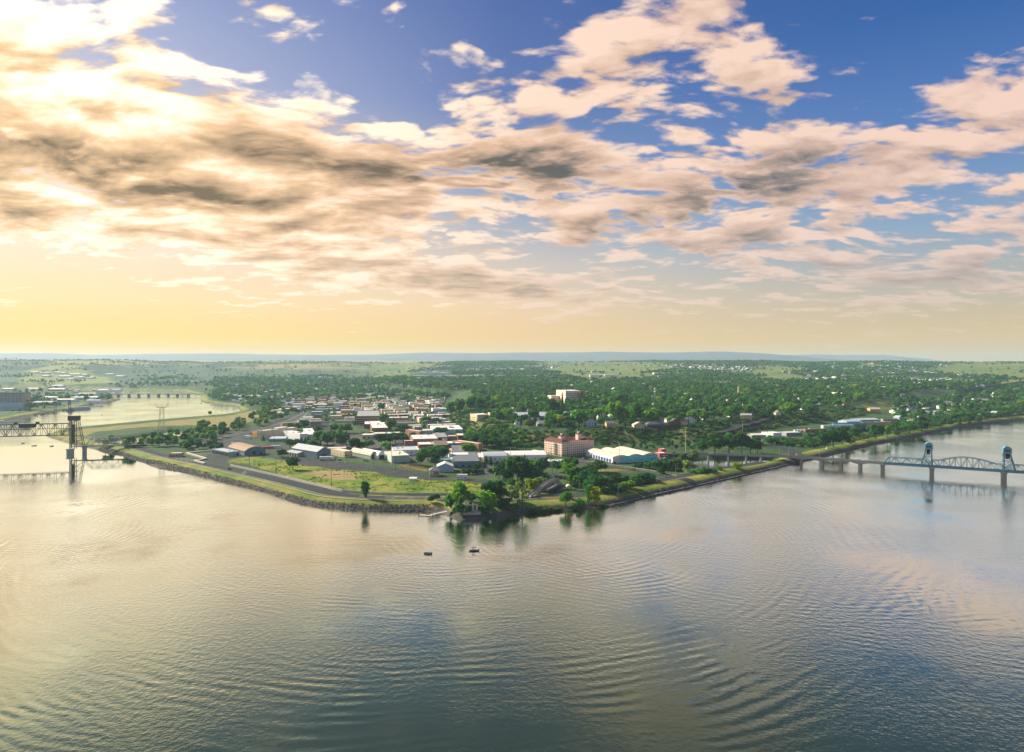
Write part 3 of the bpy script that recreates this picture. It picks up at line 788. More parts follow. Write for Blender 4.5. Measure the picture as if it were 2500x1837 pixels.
# ------------------------------------------------------------------ stone apron along the water
def stones():
    ico = bmesh.new(); bmesh.ops.create_icosphere(ico, subdivisions=1, radius=1)
    bv = np.array([v.co[:] for v in ico.verts]); bf = np.array([[v.index for v in f.verts] for f in ico.faces]); ico.free()
    bf = bf[::1]
    n_l = len(LEVEE); pts = []
    i0, i1 = line_idx(LEVEE, 240), line_idx(LEVEE, 2480)
    r = np.random.default_rng(3)
    N = 9000
    ts = r.uniform(i0, i1 - 1, N)
    nn = normals2(LEVEE)
    L = np.array([(p.x, p.y) for p in LEVEE]); Nn = np.array([(p.x, p.y) for p in nn])
    k = ts.astype(int); f = (ts - k)[:, None]
    base = L[k] * (1 - f) + L[k + 1] * f; nr = Nn[k]
    off = (r.random(N) ** 1.3 * 5.6 - .9)[:, None]
    p = base + nr * off
    pxx = CX + F * p[:, 0] / p[:, 1]
    ok = (pxx < 1050) | (pxx > 1395)
    p = p[ok]; z = zfun(p[:, 0], p[:, 1]); n = len(p)
    s = r.uniform(.25, .72, n) * np.where(r.random(n) < .06, 1.6, 1)
    jit = r.uniform(.65, 1.25, (n, len(bv), 1))
    V = bv[None] * jit * s[:, None, None] * np.array([1.15, 1, .75])
    a = r.uniform(0, 6.28, n); ca, sa2 = np.cos(a)[:, None], np.sin(a)[:, None]
    X = V[:, :, 0] * ca - V[:, :, 1] * sa2 + p[:, None, 0]; Y = V[:, :, 0] * sa2 + V[:, :, 1] * ca + p[:, None, 1]
    Z = V[:, :, 2] + z[:, None] + .1
    co = np.stack([X, Y, Z], -1).reshape(-1, 3)
    F_ = (bf[None] + (np.arange(n) * len(bv))[:, None, None]).reshape(-1, 3)
    me = bpy.data.meshes.new('shore_stones')
    me.vertices.add(len(co)); me.vertices.foreach_set('co', co.ravel())
    me.loops.add(F_.size); me.loops.foreach_set('vertex_index', F_.ravel().astype(np.int32))
    me.polygons.add(len(F_)); me.polygons.foreach_set('loop_start', np.arange(0, F_.size, 3, dtype=np.int32))
    me.update(calc_edges=True)
    sm_ = mat('dark_rock', (.11, .104, .095), .95, .35, .35)
    me.materials.append(sm_)
    o = kind(link('shore_stones', me), 'stuff'); o['label'] = 'dark stone apron along the river bank'
stones()

# ------------------------------------------------------------------ railway lift bridge (left)
def V3(a, z): return Vector((a[0], a[1], z))
rb0 = Vector((-542.0, 818.0)); rh = math.radians(14.5)
rbr = empty('railway_lift_bridge', (rb0.x, rb0.y, 0), rh)
tag(rbr, 'dark steel railway lift bridge with its span raised, crossing to the left', 'bridge')
RS = M['rust_steel']
W_ = 5.6                                                        # width of the deck, local y 0..W_
def member(name, a, b, w, m, par, h=None): return MB().bar(a, b, w, h).build(name, m, par)
def truss(par, x0, x1, n, zb, depth, m, y0=0.0, y1=5.6, ends=True, thick=.55, name='truss', topf=None, portal=True, sub=True):
    """through truss along local x: chords, posts, diagonals, cross beams, each its own piece"""
    dxx = (x1 - x0) / n
    tz = (lambda i: zb + depth) if topf is None else topf
    lo = 1 if ends else 0
    for yy in (y0, y1):
        member('bottom_chord', (x0, yy, zb), (x1, yy, zb), thick * 1.25, m, par)
        for i in range(lo, n - lo):
            member('top_chord', (x0 + i * dxx, yy, tz(i)), (x0 + (i + 1) * dxx, yy, tz(i + 1)), thick * 1.15, m, par)
        if ends:
            member('end_post', (x0, yy, zb), (x0 + dxx, yy, tz(1)), thick, m, par)
            member('end_post', (x1, yy, zb), (x1 - dxx, yy, tz(n - 1)), thick, m, par)
        for i in range(lo, n + 1 - lo):
            member('post', (x0 + i * dxx, yy, zb), (x0 + i * dxx, yy, tz(i)), thick * .6, m, par)
        for i in range(lo, n - lo):
            a, b = (i, i + 1) if i % 2 == 0 else (i + 1, i)
            member('diagonal', (x0 + a * dxx, yy, tz(a)), (x0 + b * dxx, yy, zb), thick * .75, m, par)
    for i in range(lo, n + 1 - lo):
        member('cross_beam', (x0 + i * dxx, y0, tz(i)), (x0 + i * dxx, y1, tz(i)), thick * .6, m, par)
        member('floor_beam', (x0 + i * dxx, y0, zb), (x0 + i * dxx, y1, zb), thick * .7, m, par)
# raised span, and the same tower again at its far end beyond the picture
LS = 92.0
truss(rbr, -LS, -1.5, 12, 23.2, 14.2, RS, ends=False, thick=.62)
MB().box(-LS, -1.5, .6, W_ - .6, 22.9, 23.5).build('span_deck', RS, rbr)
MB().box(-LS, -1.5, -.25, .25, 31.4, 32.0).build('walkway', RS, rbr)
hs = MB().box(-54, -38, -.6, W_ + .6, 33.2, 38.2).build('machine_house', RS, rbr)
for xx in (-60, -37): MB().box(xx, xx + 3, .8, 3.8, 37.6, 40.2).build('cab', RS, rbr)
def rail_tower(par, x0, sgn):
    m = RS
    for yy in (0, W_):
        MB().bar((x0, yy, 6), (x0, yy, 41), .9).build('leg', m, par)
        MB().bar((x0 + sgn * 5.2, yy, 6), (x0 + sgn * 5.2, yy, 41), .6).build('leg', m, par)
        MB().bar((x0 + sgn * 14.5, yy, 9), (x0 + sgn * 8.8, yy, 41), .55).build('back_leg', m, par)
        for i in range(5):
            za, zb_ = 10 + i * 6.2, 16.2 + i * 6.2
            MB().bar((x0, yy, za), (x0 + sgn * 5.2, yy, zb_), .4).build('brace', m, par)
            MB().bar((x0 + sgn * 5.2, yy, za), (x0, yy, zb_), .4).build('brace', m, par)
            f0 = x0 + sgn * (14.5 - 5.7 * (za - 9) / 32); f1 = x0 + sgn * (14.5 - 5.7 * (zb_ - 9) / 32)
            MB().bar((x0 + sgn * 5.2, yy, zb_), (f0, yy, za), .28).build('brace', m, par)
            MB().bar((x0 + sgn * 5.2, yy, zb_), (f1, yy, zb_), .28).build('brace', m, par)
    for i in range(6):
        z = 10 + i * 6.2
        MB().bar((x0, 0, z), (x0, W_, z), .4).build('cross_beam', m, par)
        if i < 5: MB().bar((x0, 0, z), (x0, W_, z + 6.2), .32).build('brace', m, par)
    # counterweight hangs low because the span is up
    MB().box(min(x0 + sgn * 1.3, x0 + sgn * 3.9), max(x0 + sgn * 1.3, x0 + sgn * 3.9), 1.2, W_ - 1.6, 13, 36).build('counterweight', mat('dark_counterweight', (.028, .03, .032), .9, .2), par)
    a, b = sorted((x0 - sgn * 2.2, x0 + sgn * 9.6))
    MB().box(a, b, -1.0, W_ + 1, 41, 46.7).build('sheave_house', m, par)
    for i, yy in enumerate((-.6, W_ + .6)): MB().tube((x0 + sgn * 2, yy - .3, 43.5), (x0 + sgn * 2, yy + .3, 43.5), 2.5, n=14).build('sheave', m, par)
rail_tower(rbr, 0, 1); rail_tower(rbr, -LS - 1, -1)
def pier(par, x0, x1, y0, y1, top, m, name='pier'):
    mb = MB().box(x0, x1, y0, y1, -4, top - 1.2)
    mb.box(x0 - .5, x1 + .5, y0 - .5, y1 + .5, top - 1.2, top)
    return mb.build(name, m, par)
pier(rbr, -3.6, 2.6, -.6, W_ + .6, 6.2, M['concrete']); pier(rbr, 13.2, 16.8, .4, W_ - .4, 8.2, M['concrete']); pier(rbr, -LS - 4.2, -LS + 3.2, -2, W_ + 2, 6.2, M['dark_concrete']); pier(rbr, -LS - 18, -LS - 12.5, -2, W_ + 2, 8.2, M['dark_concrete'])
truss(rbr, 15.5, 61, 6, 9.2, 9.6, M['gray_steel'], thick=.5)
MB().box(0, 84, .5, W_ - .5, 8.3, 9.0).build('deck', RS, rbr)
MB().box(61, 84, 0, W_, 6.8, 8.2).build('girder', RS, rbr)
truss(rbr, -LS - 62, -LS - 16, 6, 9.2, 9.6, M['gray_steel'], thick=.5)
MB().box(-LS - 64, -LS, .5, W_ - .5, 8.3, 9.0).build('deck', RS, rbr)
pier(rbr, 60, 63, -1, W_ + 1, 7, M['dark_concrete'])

# ------------------------------------------------------------------ road lift bridge (right)
BS = M['blue_steel']
C0, C1 = Vector((380, 684)), Vector((467, 633))
bh = math.atan2(C1.y - C0.y, C1.x - C0.x)
hb_ = empty('road_lift_bridge', (C0.x, C0.y, 0), bh)
tag(hb_, 'blue steel road bridge with two lift towers crossing to the right', 'bridge')
BW = 8.5                                                        # local y 0..BW going away from the camera
ZB = 8.2
def pt_dir(x_): return x_
L1, L2 = 42.7, 100.8
truss(hb_, 0.6, L1 - .4, 8, ZB, 6.6, BS, 0, BW, thick=.5)
dtop = lambda i: ZB + 6.2 + 4.8 * math.sin(math.pi * min(max((i - 1) / 10., 0), 1)) ** 1.0
truss(hb_, L1 + .8, L2 - .8, 12, ZB, 6.5, BS, 0, BW, ends=False, thick=.5, topf=dtop)
truss(hb_, L2 + .4, L2 + 42, 8, ZB, 6.6, BS, 0, BW, thick=.5)
MB().box(0, L2 + 42, .2, BW - .2, ZB - .9, ZB - .1).build('deck', BS, hb_)
for xa, xb in ((0, L1), (L1, L2), (L2, L2 + 42)):
    for yy in (-.35, BW + .2): MB().box(xa + .2, xb - .2, yy, yy + .15, ZB - .6, ZB + .9).build('side_rail', BS, hb_)
def road_tower(par, x0, sgn):
    zt = 25.5
    for yy in (-.5, BW + .5):
        MB().bar((x0, yy, ZB - 1), (x0, yy, zt + 5), 1.3, .9).build('leg', BS, par)
        MB().bar((x0 + sgn * 9.5, yy, ZB - 1), (x0 + sgn * 4.6, yy, zt + 1), .75).build('back_leg', BS, par)
        for a, b in (((0, 12), (8.4, 12)), ((0, 18), (6.9, 18)), ((0, 12), (6.9, 18)), ((0, 24), (6.9, 18)), ((0, 12), (9.3, 8))):
            MB().bar((x0 + sgn * a[0], yy, a[1]), (x0 + sgn * b[0], yy, b[1]), .4).build('brace', BS, par)
    for z in (15.5, 20.5):
        MB().bar((x0, -.5, z), (x0, BW + .5, z), .6).build('cross_beam', BS, par)
    for s_ in (0, 1):
        MB().bar((x0, -.5 + s_ * (BW + 1), 15.5), (x0, BW / 2, 20.5), .4).build('brace', BS, par)
        MB().bar((x0 + sgn * 7.4, -.5 + s_ * (BW + 1), 15.5), (x0 + sgn * 5.8, BW / 2, 21.5), .4).build('brace', BS, par)
    # counterweight between the legs, dark below the head house
    a, b = sorted((x0 + sgn * 1.2, x0 + sgn * 4.4))
    MB().box(a, b, .8, BW - .8, 20.2, 25).build('counterweight', M['dark'], par)
    lo, hi_ = (x0 - .9, x0 + 5.8) if sgn > 0 else (x0 - 5.8, x0 + .9)
    prof = [(lo, zt), (hi_, zt), (hi_, zt + 4.6), ((lo + hi_) / 2 + 1.4, zt + 6.6), ((lo + hi_) / 2 - 1.4, zt + 6.6), (lo, zt + 4.6)]
    hh = MB().prism(prof, -1.2, BW + 1.2, 'y').build('head_house', BS, par)
    for q in range(3): MB().box((lo + hi_) / 2 - 1.9 + q * 1.3, (lo + hi_) / 2 - .9 + q * 1.3, -1.3, -1.18, zt + 2, zt + 3.6).build('window', M['dark'], hh)
    for yy in (1.0, BW - 1.0): MB().tube(((lo + hi_) / 2, yy, zt + 6.5), ((lo + hi_) / 2, yy, zt + 8.6), .12, n=5).build('mast', BS, hh)
road_tower(hb_, L1, -1); road_tower(hb_, L2, 1)
for xx, m in ((0, M['dark_concrete']), (L1, M['dark_concrete']), (L2, M['dark_concrete']), (L2 + 42, M['dark_concrete'])):
    pier(hb_, xx - 1.9, xx + 1.9, -1.2, BW + 1.2, ZB - 1.1, m)

# concrete approach viaduct
via = smooth_line([(205, 759), (232, 753), (268, 742), (315.5, 728), (348, 707), (381, 684.5)], 3.0)
o_ = Vector((via[0].x, via[0].y, 0))
vd = empty('viaduct', (o_.x, o_.y, 0)); tag(vd, 'long low concrete viaduct leading onto the blue lift bridge', 'viaduct')
vr = [p - o_.to_2d() for p in via]
zdeck = [8.4] * len(vr)
strip('deck', vr, -1.0, 8.2, M['concrete'], .0, zs=zdeck, parent=vd, thick=1.0)
strip('road_surface', vr, -.3, 7.5, M['asphalt'], .012, zs=zdeck, parent=vd)
for off in (-1.1, 7.6): strip('parapet', vr, off, off + .5, M['concrete'], .85, zs=zdeck, parent=vd, thick=.85)
def via_at(px):
    i = line_idx(via, px); return via[i] - o_.to_2d(), normals2(via)[i]
for pxx in (1956, 2002, 2050, 2101):
    p, n = via_at(pxx); d = Vector((n.y, -n.x))
    mb = MB()
    a = p - n * 1.2; b = p + n * 8.2
    mb.bar((a.x, a.y, 2.0), (b.x, b.y, 2.0), 3.0, 8.6)
    mb.build('pier', M['dark_concrete'], vd)
    h = MB()
    for s_ in (-1, 1):                                          # haunched girder either side of the pier
        for off in (0.0, 7.0):
            q = p + n * off
            e = q + d * s_ * 7.5
            h.add([(q.x, q.y, 5.2), (q.x, q.y, 7.4), (e.x, e.y, 7.4), (e.x, e.y, 6.9), (q.x + n.x * .5, q.y + n.y * .5, 5.2), (q.x + n.x * .5, q.y + n.y * .5, 7.4), (e.x + n.x * .5, e.y + n.y * .5, 7.4), (e.x + n.x * .5, e.y + n.y * .5, 6.9)],
                  [(0, 1, 2, 3), (4, 7, 6, 5), (0, 3, 7, 4), (0, 4, 5, 1), (1, 5, 6, 2), (2, 6, 7, 3)])
    h.build('haunch', M['concrete'], vd)
for pxx in (1733, 1775, 1818, 1862):
    p, n = via_at(pxx)
    for off in (.3, 3.6, 6.9):
        q = p + n * off
        MB().box(q.x - .75, q.x + .75, q.y - .6, q.y + .6, -3, 6.6).build('column', M['pale_concrete'], vd)
    a, b = p - n * .6, p + n * 7.8
    MB().bar((a.x, a.y, 6.95), (b.x, b.y, 6.95), 1.3, .9).build('cap_beam', M['concrete'], vd)
# earth ramp up to the viaduct from the west
rl_ = smooth_line([P(1600, 1121, 5)[:2], P(1640, 1112, 6)[:2], (205.5, 762)], 3)
zr = [5.2 + 3.2 * sstep(np.array(i / (len(rl_) - 1)), 0, 1) for i in range(len(rl_))]
kind(strip('approach_road', rl_, -4, 5, M['asphalt'], .02, zs=zr, thick=4.5), 'structure')
# dark bridge of the upper river, far left
fb0, fb1 = P(205, 966, 3), P(505, 966, 3)
fh = math.atan2(fb1.y - fb0.y, fb1.x - fb0.x)
far_b = empty('girder_bridge', (fb0.x, fb0.y, 0), fh); tag(far_b, 'low far girder bridge on square piers where the left river bends away', 'bridge')
Lf = (fb1 - fb0).length
MB().box(0, Lf, -5, 5, 7.2, 9.6).build('deck', M['concrete'], far_b)
for pxx in (289, 315, 339, 363, 387, 411, 433, 460):
    q = (P(pxx, 966, 3) - fb0).length
    MB().box(q - 3, q + 3, -4.5, 4.5, -3, 7.2).build('pier', M['dark_concrete'], far_b)

# ------------------------------------------------------------------ buildings
def wallmat(n, c, **k): M[n] = mat(n + '_wall', c, .85, k.pop('var', .10), k.pop('scale', .25), streak=True, **k)
for n, c in dict(steel_blue=(.14, .20, .25), pale_blue=(.34, .47, .55), cream=(.68, .55, .36), yellow=(.62, .42, .15), white=(.78, .77, .74), pink=(.80, .62, .49), tan=(.42, .31, .20), brick=(.29, .125, .075), dark_brick=(.19, .075, .055),
                 orange_brick=(.40, .19, .11), sage=(.30, .38, .31), mint=(.42, .52, .44), gray=(.30, .31, .31), dark_blue=(.05, .075, .10), teal=(.11, .20, .22), red=(.45, .09, .08), brown=(.16, .10, .07), sky=(.10, .32, .48), lilac=(.26, .32, .50), silver=(.40, .42, .42)).items(): wallmat(n, c)
def roofmat(n, c, **k): M[n] = mat(n, c, .8, k.pop('var', .14), k.pop('scale', .3), **k)
for n, c in dict(roof_white=(.70, .67, .61), roof_cream=(.62, .53, .41), roof_gray=(.25, .26, .26), roof_dark=(.07, .07, .075), roof_red=(.13, .034, .028), roof_rust=(.30, .19, .11), roof_metal=(.38, .42, .44), roof_blue=(.12, .33, .46), roof_slate=(.11, .13, .15), roof_brown=(.13, .09, .07), roof_green=(.10, .28, .20)).items(): roofmat(n, c)
WIN = MB().box(-.5, .5, -.5, .5, -.5, .5).mesh('window', M['glass'])
DOORB = MB().box(-.5, .5, -.5, .5, -.5, .5).mesh('loading_door', mat('blue_roller_door', (.03, .08, .25), .5, .1))
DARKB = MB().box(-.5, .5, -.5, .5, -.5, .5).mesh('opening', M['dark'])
WHITEB = MB().box(-.5, .5, -.5, .5, -.5, .5).mesh('white_panel', M['white'])
UNIT = MB().box(-.5, .5, -.5, .5, 0, 1).mesh('rooftop_unit', M['silver'])
LANDMARKS = []                                                    # (phrase, px, py, distance)
TREESTOP = []                                                     # footprints kept clear of trees

def solve(p, ang, px):
    k = (px - CX) / F; c, s = math.cos(ang), math.sin(ang)
    return (k * p.y - p.x) / (c - k * s)
def prof_flat(w, h): return [(0, 0), (w, 0), (w, h), (0, h)]
def prof_gable(w, h, r): return [(0, 0), (w, 0), (w, h), (w / 2, h + r), (0, h)]
def prof_arch(w, h, r, n=9):
    out = [(0, 0), (w, 0)]
    for i in range(n + 1):
        u = i / n; out.append((w * (1 - u), h + r * math.sin(math.pi * (u)) ** .8))
    return out
def band(top, t): return top + [(u, z + t) for u, z in reversed(top)]
def shell(e, R, L, h, kind_, wall, roof, rise=None, over=.35, thick=.22, vx=None):
    """walls and roof of a building in its own axes: x along the right face, y along the left face"""
    wall_o = roof_o = None
    if kind_ == 'flat':
        wall_o = MB().box(0, R, 0, L, -1.5, h).build('wall', wall, e)
        i = min(.45, R * .06, L * .06)
        roof_o = MB().box(i, R - i, i, L - i, h - .1, h + .08).build('roof', roof, e)
        mb = MB()
        for a in ((0, R, 0, i), (0, R, L - i, L), (0, i, i, L - i), (R - i, R, i, L - i)): mb.box(*a, h + .003, h + .45)
        mb.build('parapet', wall, e)
    elif kind_ in ('gable_x', 'gable_y', 'arch_x', 'arch_y', 'wave_y', 'shed_x'):
        axis = kind_[-1]; w, l = (L, R) if axis == 'x' else (R, L)
        rise = rise if rise is not None else w * .22
        if kind_.startswith('gable'):
            pr = prof_gable(w, h, rise); top = [(-over, h - over * 2 * rise / w), (w / 2, h + rise), (w + over, h - over * 2 * rise / w)]
        elif kind_.startswith('shed'):
            pr = [(0, 0), (w, 0), (w, h + rise), (0, h)]; top = [(-over, h), (w + over, h + rise)]
        elif kind_.startswith('wave'):
            us = [i / 30 for i in range(31)]; f = lambda u: h + rise * (.25 + abs(math.sin(math.pi * 3 * u)) * (.6 + .4 * u))
            pr = [(0, 0), (w, 0)] + [(w * u, f(u)) for u in reversed(us)]; top = [(w * u, f(u)) for u in us]
        else:
            pr = prof_arch(w, h, rise); top = [(-over, h - .1)] + [(u, z) for u, z in reversed(pr[2:])] + [(w + over, h - .1)]
        pr = [(u, z if z > 0 else -1.5) for u, z in pr]
        wall_o = MB().prism(pr, 0, l, axis).build('wall', wall, e)
        roof_o = MB().prism(band([(u, z + .015) for u, z in top], thick), -over, l + over, axis).build('roof', roof, e)
    elif kind_ in ('hip', 'pyramid'):
        wall_o = MB().box(0, R, 0, L, -1.5, h).build('wall', wall, e)
        rise = rise or min(R, L) * .28
        o = over; m_ = min(R, L) / 2 + o
        mb = MB()
        if R >= L: a, b = (-o + m_ * .9, L / 2), (R + o - m_ * .9, L / 2)
        else: a, b = (R / 2, -o + m_ * .9), (R / 2, L + o - m_ * .9)
        v = [(-o, -o, h), (R + o, -o, h), (R + o, L + o, h), (-o, L + o, h), (a[0], a[1], h + rise), (b[0], b[1], h + rise)]
        f = [(0, 1, 5, 4), (1, 2, 5), (2, 3, 4, 5), (3, 0, 4)] if R >= L else [(0, 1, 4), (1, 2, 5, 4), (2, 3, 5), (3, 0, 4, 5)]
        mb.add([(q[0], q[1], q[2] + .01) for q in v], f + [(3, 2, 1, 0)])
        roof_o = mb.build('roof', roof, e)
    return wall_o, roof_o
def windows(e, R, L, h, spec, mesh=None, name='window'):
    """spec: (rows, front columns, left columns, width, height, first sill, row pitch)"""
    mesh = mesh or WIN
    rows_, cf, cl, w_, h_, z0, dz_ = spec
    for r in range(rows_):
        z = z0 + r * dz_ + h_ / 2
        for c in range(cf): link(name, mesh, e, ((c + .5) * R / cf, -.02, z)).scale = (w_, .16, h_)
        for c in range(cl): link(name, mesh, e, (-.02, (c + .5) * L / cl, z)).scale = (.16, w_, h_)
def bld(name, label, cat, l, n, ny, r, top, ang=15, wall='white', roof='roof_white', kind_='flat', depth=None, z=5.0, win=None, units=0, group=None, rise=None, mark=None, over=.35, far=None):
    p = P(n, ny, z); a = math.radians(ang)
    R = solve(p, a, r) if r > n + 1 else (depth or 12)
    L = solve(p, a + math.pi / 2, l) if l < n - 1 else (depth or 12)
    if depth and l >= n - 4: L = depth
    if far and r <= n + 4: R = far
    R = min(abs(R), 140); L = min(abs(L), 140)
    h = max(2.2, (ny - top) * p.y / F)
    e = empty(name, p, a)
    tag(e, label, cat, group)
    shell(e, R, L, h, kind_, M[wall], M[roof], rise, over)
    if win: windows(e, R, L, h, win)
    rr = random.Random(int(n * 7 + ny))
    for _ in range(units):
        s = rr.uniform(1.2, 2.4)
        link('rooftop_unit', UNIT, e, (rr.uniform(.2, .8) * R, rr.uniform(.2, .8) * L, h + .07)).scale = (s, s * rr.uniform(.7, 1.4), rr.uniform(.8, 1.5))
    cx_ = p + Vector((math.cos(a), math.sin(a), 0)) * R / 2 + Vector((-math.sin(a), math.cos(a), 0)) * L / 2
    TREESTOP.append((cx_.x, cx_.y, math.hypot(R, L) / 2 * .8))
    if mark: LANDMARKS.append((mark, n, ny, p.y))
    return e, R, L, h

# --- waterfront sheds and downtown, traced one by one
e, R, L, h = bld('metal_warehouse', 'large blue-grey gabled metal warehouse beside the wild field', 'warehouse', 712, 774, 1121, 807, 1104, 48, 'steel_blue', 'roof_metal', 'gable_y', rise=4.6, mark='blue-grey metal warehouse')
link('loading_door', mesh := MB().box(-.5, .5, -.5, .5, -.5, .5).mesh('loading_door', M['dark_blue']), e, (R * .55, -.04, 2.6)).scale = (R * .42, .2, 4.6)
MB().prism([(-7, -1), (0, -1), (0, 5.6), (-7, 4.2)], L * .55, L * 1.02, 'y').build('porch', M['silver'], e)
for i in range(4): link('opening', DARKB, e, (-7.05, L * (.62 + i * .1), 1.9)).scale = (.2, 2.6, 3.2)
for i in range(10): MB().box(-.08, -.005, L * .02 + i * L * .052, L * .02 + i * L * .052 + .12, 0, h - .3).build('wall_rib', M['steel_blue'], e)
e, R, L, h = bld('open_shed', 'pale blue open-fronted shed with a white lean roof', 'shed', 517, 559, 1115, 585, 1105, 48, 'pale_blue', 'roof_metal', 'flat', mark='open-fronted blue shed')
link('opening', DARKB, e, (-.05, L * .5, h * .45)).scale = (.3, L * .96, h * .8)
for i in range(3): link('opening', DARKB, e, (R * .8, -.05, 1.6)).scale = (R * .25, .2, 3)
e, R, L, h = bld('arched_warehouse', 'blue warehouse with rusty patched barrel roof', 'warehouse', 556, 597, 1113.5, 648, 1102.5, 42, 'steel_blue', 'roof_rust', 'arch_y', rise=4.6, mark='rusty barrel-roofed warehouse')
link('opening', DARKB, e, (R * .45, -.05, 2.6)).scale = (3.4, .2, 3.4)
link('loading_door', mesh, e, (R * .78, -.05, 1.6)).scale = (2.6, .2, 3.2)
e, R, L, h = bld('yellow_warehouse', 'long tall yellow warehouse with white roof by the rail yard', 'warehouse', 627, 640, 1072.5, 726, 1053, 58, 'cream', 'roof_white', 'flat', units=2, mark='long yellow warehouse')
MB().box(R * .45, R * .75, 2, L - 2, h + .1, h + 2.2).build('roof_box', M['white'], e)
link('opening', DARKB, e, (-.03, L * .4, 6)).scale = (.2, 1.2, 1.2)
bld('annex', 'low orange-yellow annex at the left end of the long yellow warehouse', 'annex', 609, 616, 1069, 640, 1056.5, 58, 'yellow', 'roof_white', 'flat')
e, R, L, h = bld('modular_office', 'long low white and pale blue modular office row', 'office', 646, 655, 1079.5, 697, 1072.5, 12, 'pale_blue', 'roof_metal', 'flat', depth=9, win=(1, 8, 2, 1.4, 1.3, 1.0, 3), mark='modular office row')
e, R, L, h = bld('white_plant', 'pale pinkish white factory block behind the dark trees', 'factory', 692, 732, 1077, 752, 1061, 40, 'white', 'roof_white', 'flat', units=4, mark='white factory block')
bld('white_plant', 'low greenish white hall right of the white factory block', 'hall', 740, 748, 1072, 772, 1062, 20, 'mint', 'roof_white', 'flat', depth=20, units=3)
bld('storage_trailer', 'long white storage trailer parked on yellow ground by the rail yard', 'trailer', 593, 610, 1073.5, 617.5, 1066, 62, 'white', 'roof_white', 'flat')
bld('cream_hall', 'small cream rail-curve hall with white roof', 'hall', 684, 690, 1046, 730, 1034, 50, 'yellow', 'roof_white', 'flat', mark='rail-curve hall')
bld('white_block', 'white flat-roofed block next to the cream hall', 'building', 722, 726, 1044, 758, 1031, 18, 'white', 'roof_white', 'flat', depth=22, units=3)
bld('stone_block', 'grey-tan stone block beside the main street', 'building', 752, 754, 1043, 784, 1030, 15, 'tan', 'roof_gray', 'flat', depth=22, win=(2, 6, 0, 1.6, 1.8, 1.6, 4), units=2)
bld('tin_shop', 'low shop with a bright white curved roof near the rail curve', 'shop', 737, 740, 1026, 762, 1021, 15, 'white', 'roof_white', 'arch_x', depth=12, rise=2)
bld('gray_shop', 'white and grey shop row left of the main street', 'shop', 726, 730, 1034, 782, 1025, 15, 'gray', 'roof_white', 'flat', depth=15, units=3)
bld('blue_store', 'store with blue flat roof at the top of the main street', 'store', 758, 760, 1015, 787, 1006.5, 15, 'sky', 'roof_metal', 'flat', depth=26, mark='blue-roofed store')
bld('brick_store', 'dark brick store below the blue-roofed store', 'store', 764, 766, 1022, 786, 1013, 15, 'brick', 'roof_gray', 'flat', depth=14, win=(2, 6, 0, 1.5, 1.6, 1.5, 4))
bld('metal_hall', 'very long pale blue metal hall behind the main street', 'hall', 766, 769, 1006, 828, 1000, 15, 'pale_blue', 'roof_metal', 'flat', depth=20, units=2)
bld('brick_block', 'brown brick block with white roof far up the rail curve', 'building', 763, 766, 998, 798, 989, 15, 'brown', 'roof_white', 'flat', depth=30, units=2, mark='brown brick block')
bld('white_block', 'pale windowless white tower block far behind main street', 'building', 812, 814, 999, 837, 984, 15, 'white', 'roof_white', 'flat', depth=22)
bld('long_store', 'long white flat store right of the main street', 'store', 803, 806, 1014, 860, 1008, 15, 'white', 'roof_white', 'flat', depth=26, units=4)
bld('long_store', 'pale low store behind the round street trees', 'store', 804, 806, 1024, 834, 1016, 15, 'cream', 'roof_white', 'flat', depth=16)
bld('brick_block', 'two red brick blocks joined under a flat roof beside the long store', 'building', 858, 860, 1015, 908, 1005, 15, 'dark_brick', 'roof_gray', 'flat', depth=24, units=2)
bld('white_row', 'low white shop row left of the tall banded brick building', 'shop', 812, 815, 1033, 866, 1028, 15, 'mint', 'roof_metal', 'flat', depth=10)
bld('white_row', 'short white store between street trees left of banded brick building', 'store', 838, 842, 1027, 866, 1020, 15, 'white', 'roof_white', 'flat', depth=14, units=2)
e, R, L, h = bld('brick_office', 'tall brick office building banded with rows of windows', 'office', 865, 870, 1039, 927, 1017, 12, 'brick', 'roof_gray', 'flat', depth=26, mark='banded brick office')
for k in range(4):
    MB().box(-.08, R + .08, -.1, -.01, h * (.06 + .235 * k), h * (.06 + .235 * k) + .7).build('band', M['cream'], e)
windows(e, R, L, h, (4, 11, 3, R / 15, 1.7, h * .12, h * .235))
bld('brick_block', 'dark red brick block with white roof in front of the banded office', 'building', 880, 889, 1047, 934, 1036.5, 12, 'dark_brick', 'roof_white', 'flat', depth=20, units=2)
e, R, L, h = bld('brick_block', 'orange brick shop block with littered white roof and small windows', 'building', 891, 908, 1058, 948, 1046, 14, 'brick', 'roof_white', 'flat', win=(1, 7, 3, 1.3, 1.6, 3.2, 3), units=4)
bld('cream_hall', 'small yellow rendered shop under the orange brick block', 'shop', 901, 904, 1061, 912, 1055, 14, 'yellow', 'roof_cream', 'flat', depth=8)
bld('brick_block', 'long tan brick block with white roof behind street trees', 'building', 945, 948, 1033, 998, 1021, 14, 'orange_brick', 'roof_white', 'flat', depth=24, units=3, mark='long tan brick block')
bld('sage_block', 'pale green rendered block below the long tan brick block', 'building', 962, 965, 1036, 996, 1029, 14, 'sage', 'roof_gray', 'flat', depth=10)
bld('brick_block', 'low tan brick row under the pale green block', 'building', 962, 965, 1042, 1012, 1033, 14, 'tan', 'roof_gray', 'flat', depth=16)
bld('white_row', 'low white building with a dark cornice near the green canopy', 'building', 975, 978, 1046, 1028, 1040, 14, 'cream', 'roof_white', 'flat', depth=14, win=(1, 6, 0, 2, 1.6, 1, 3))
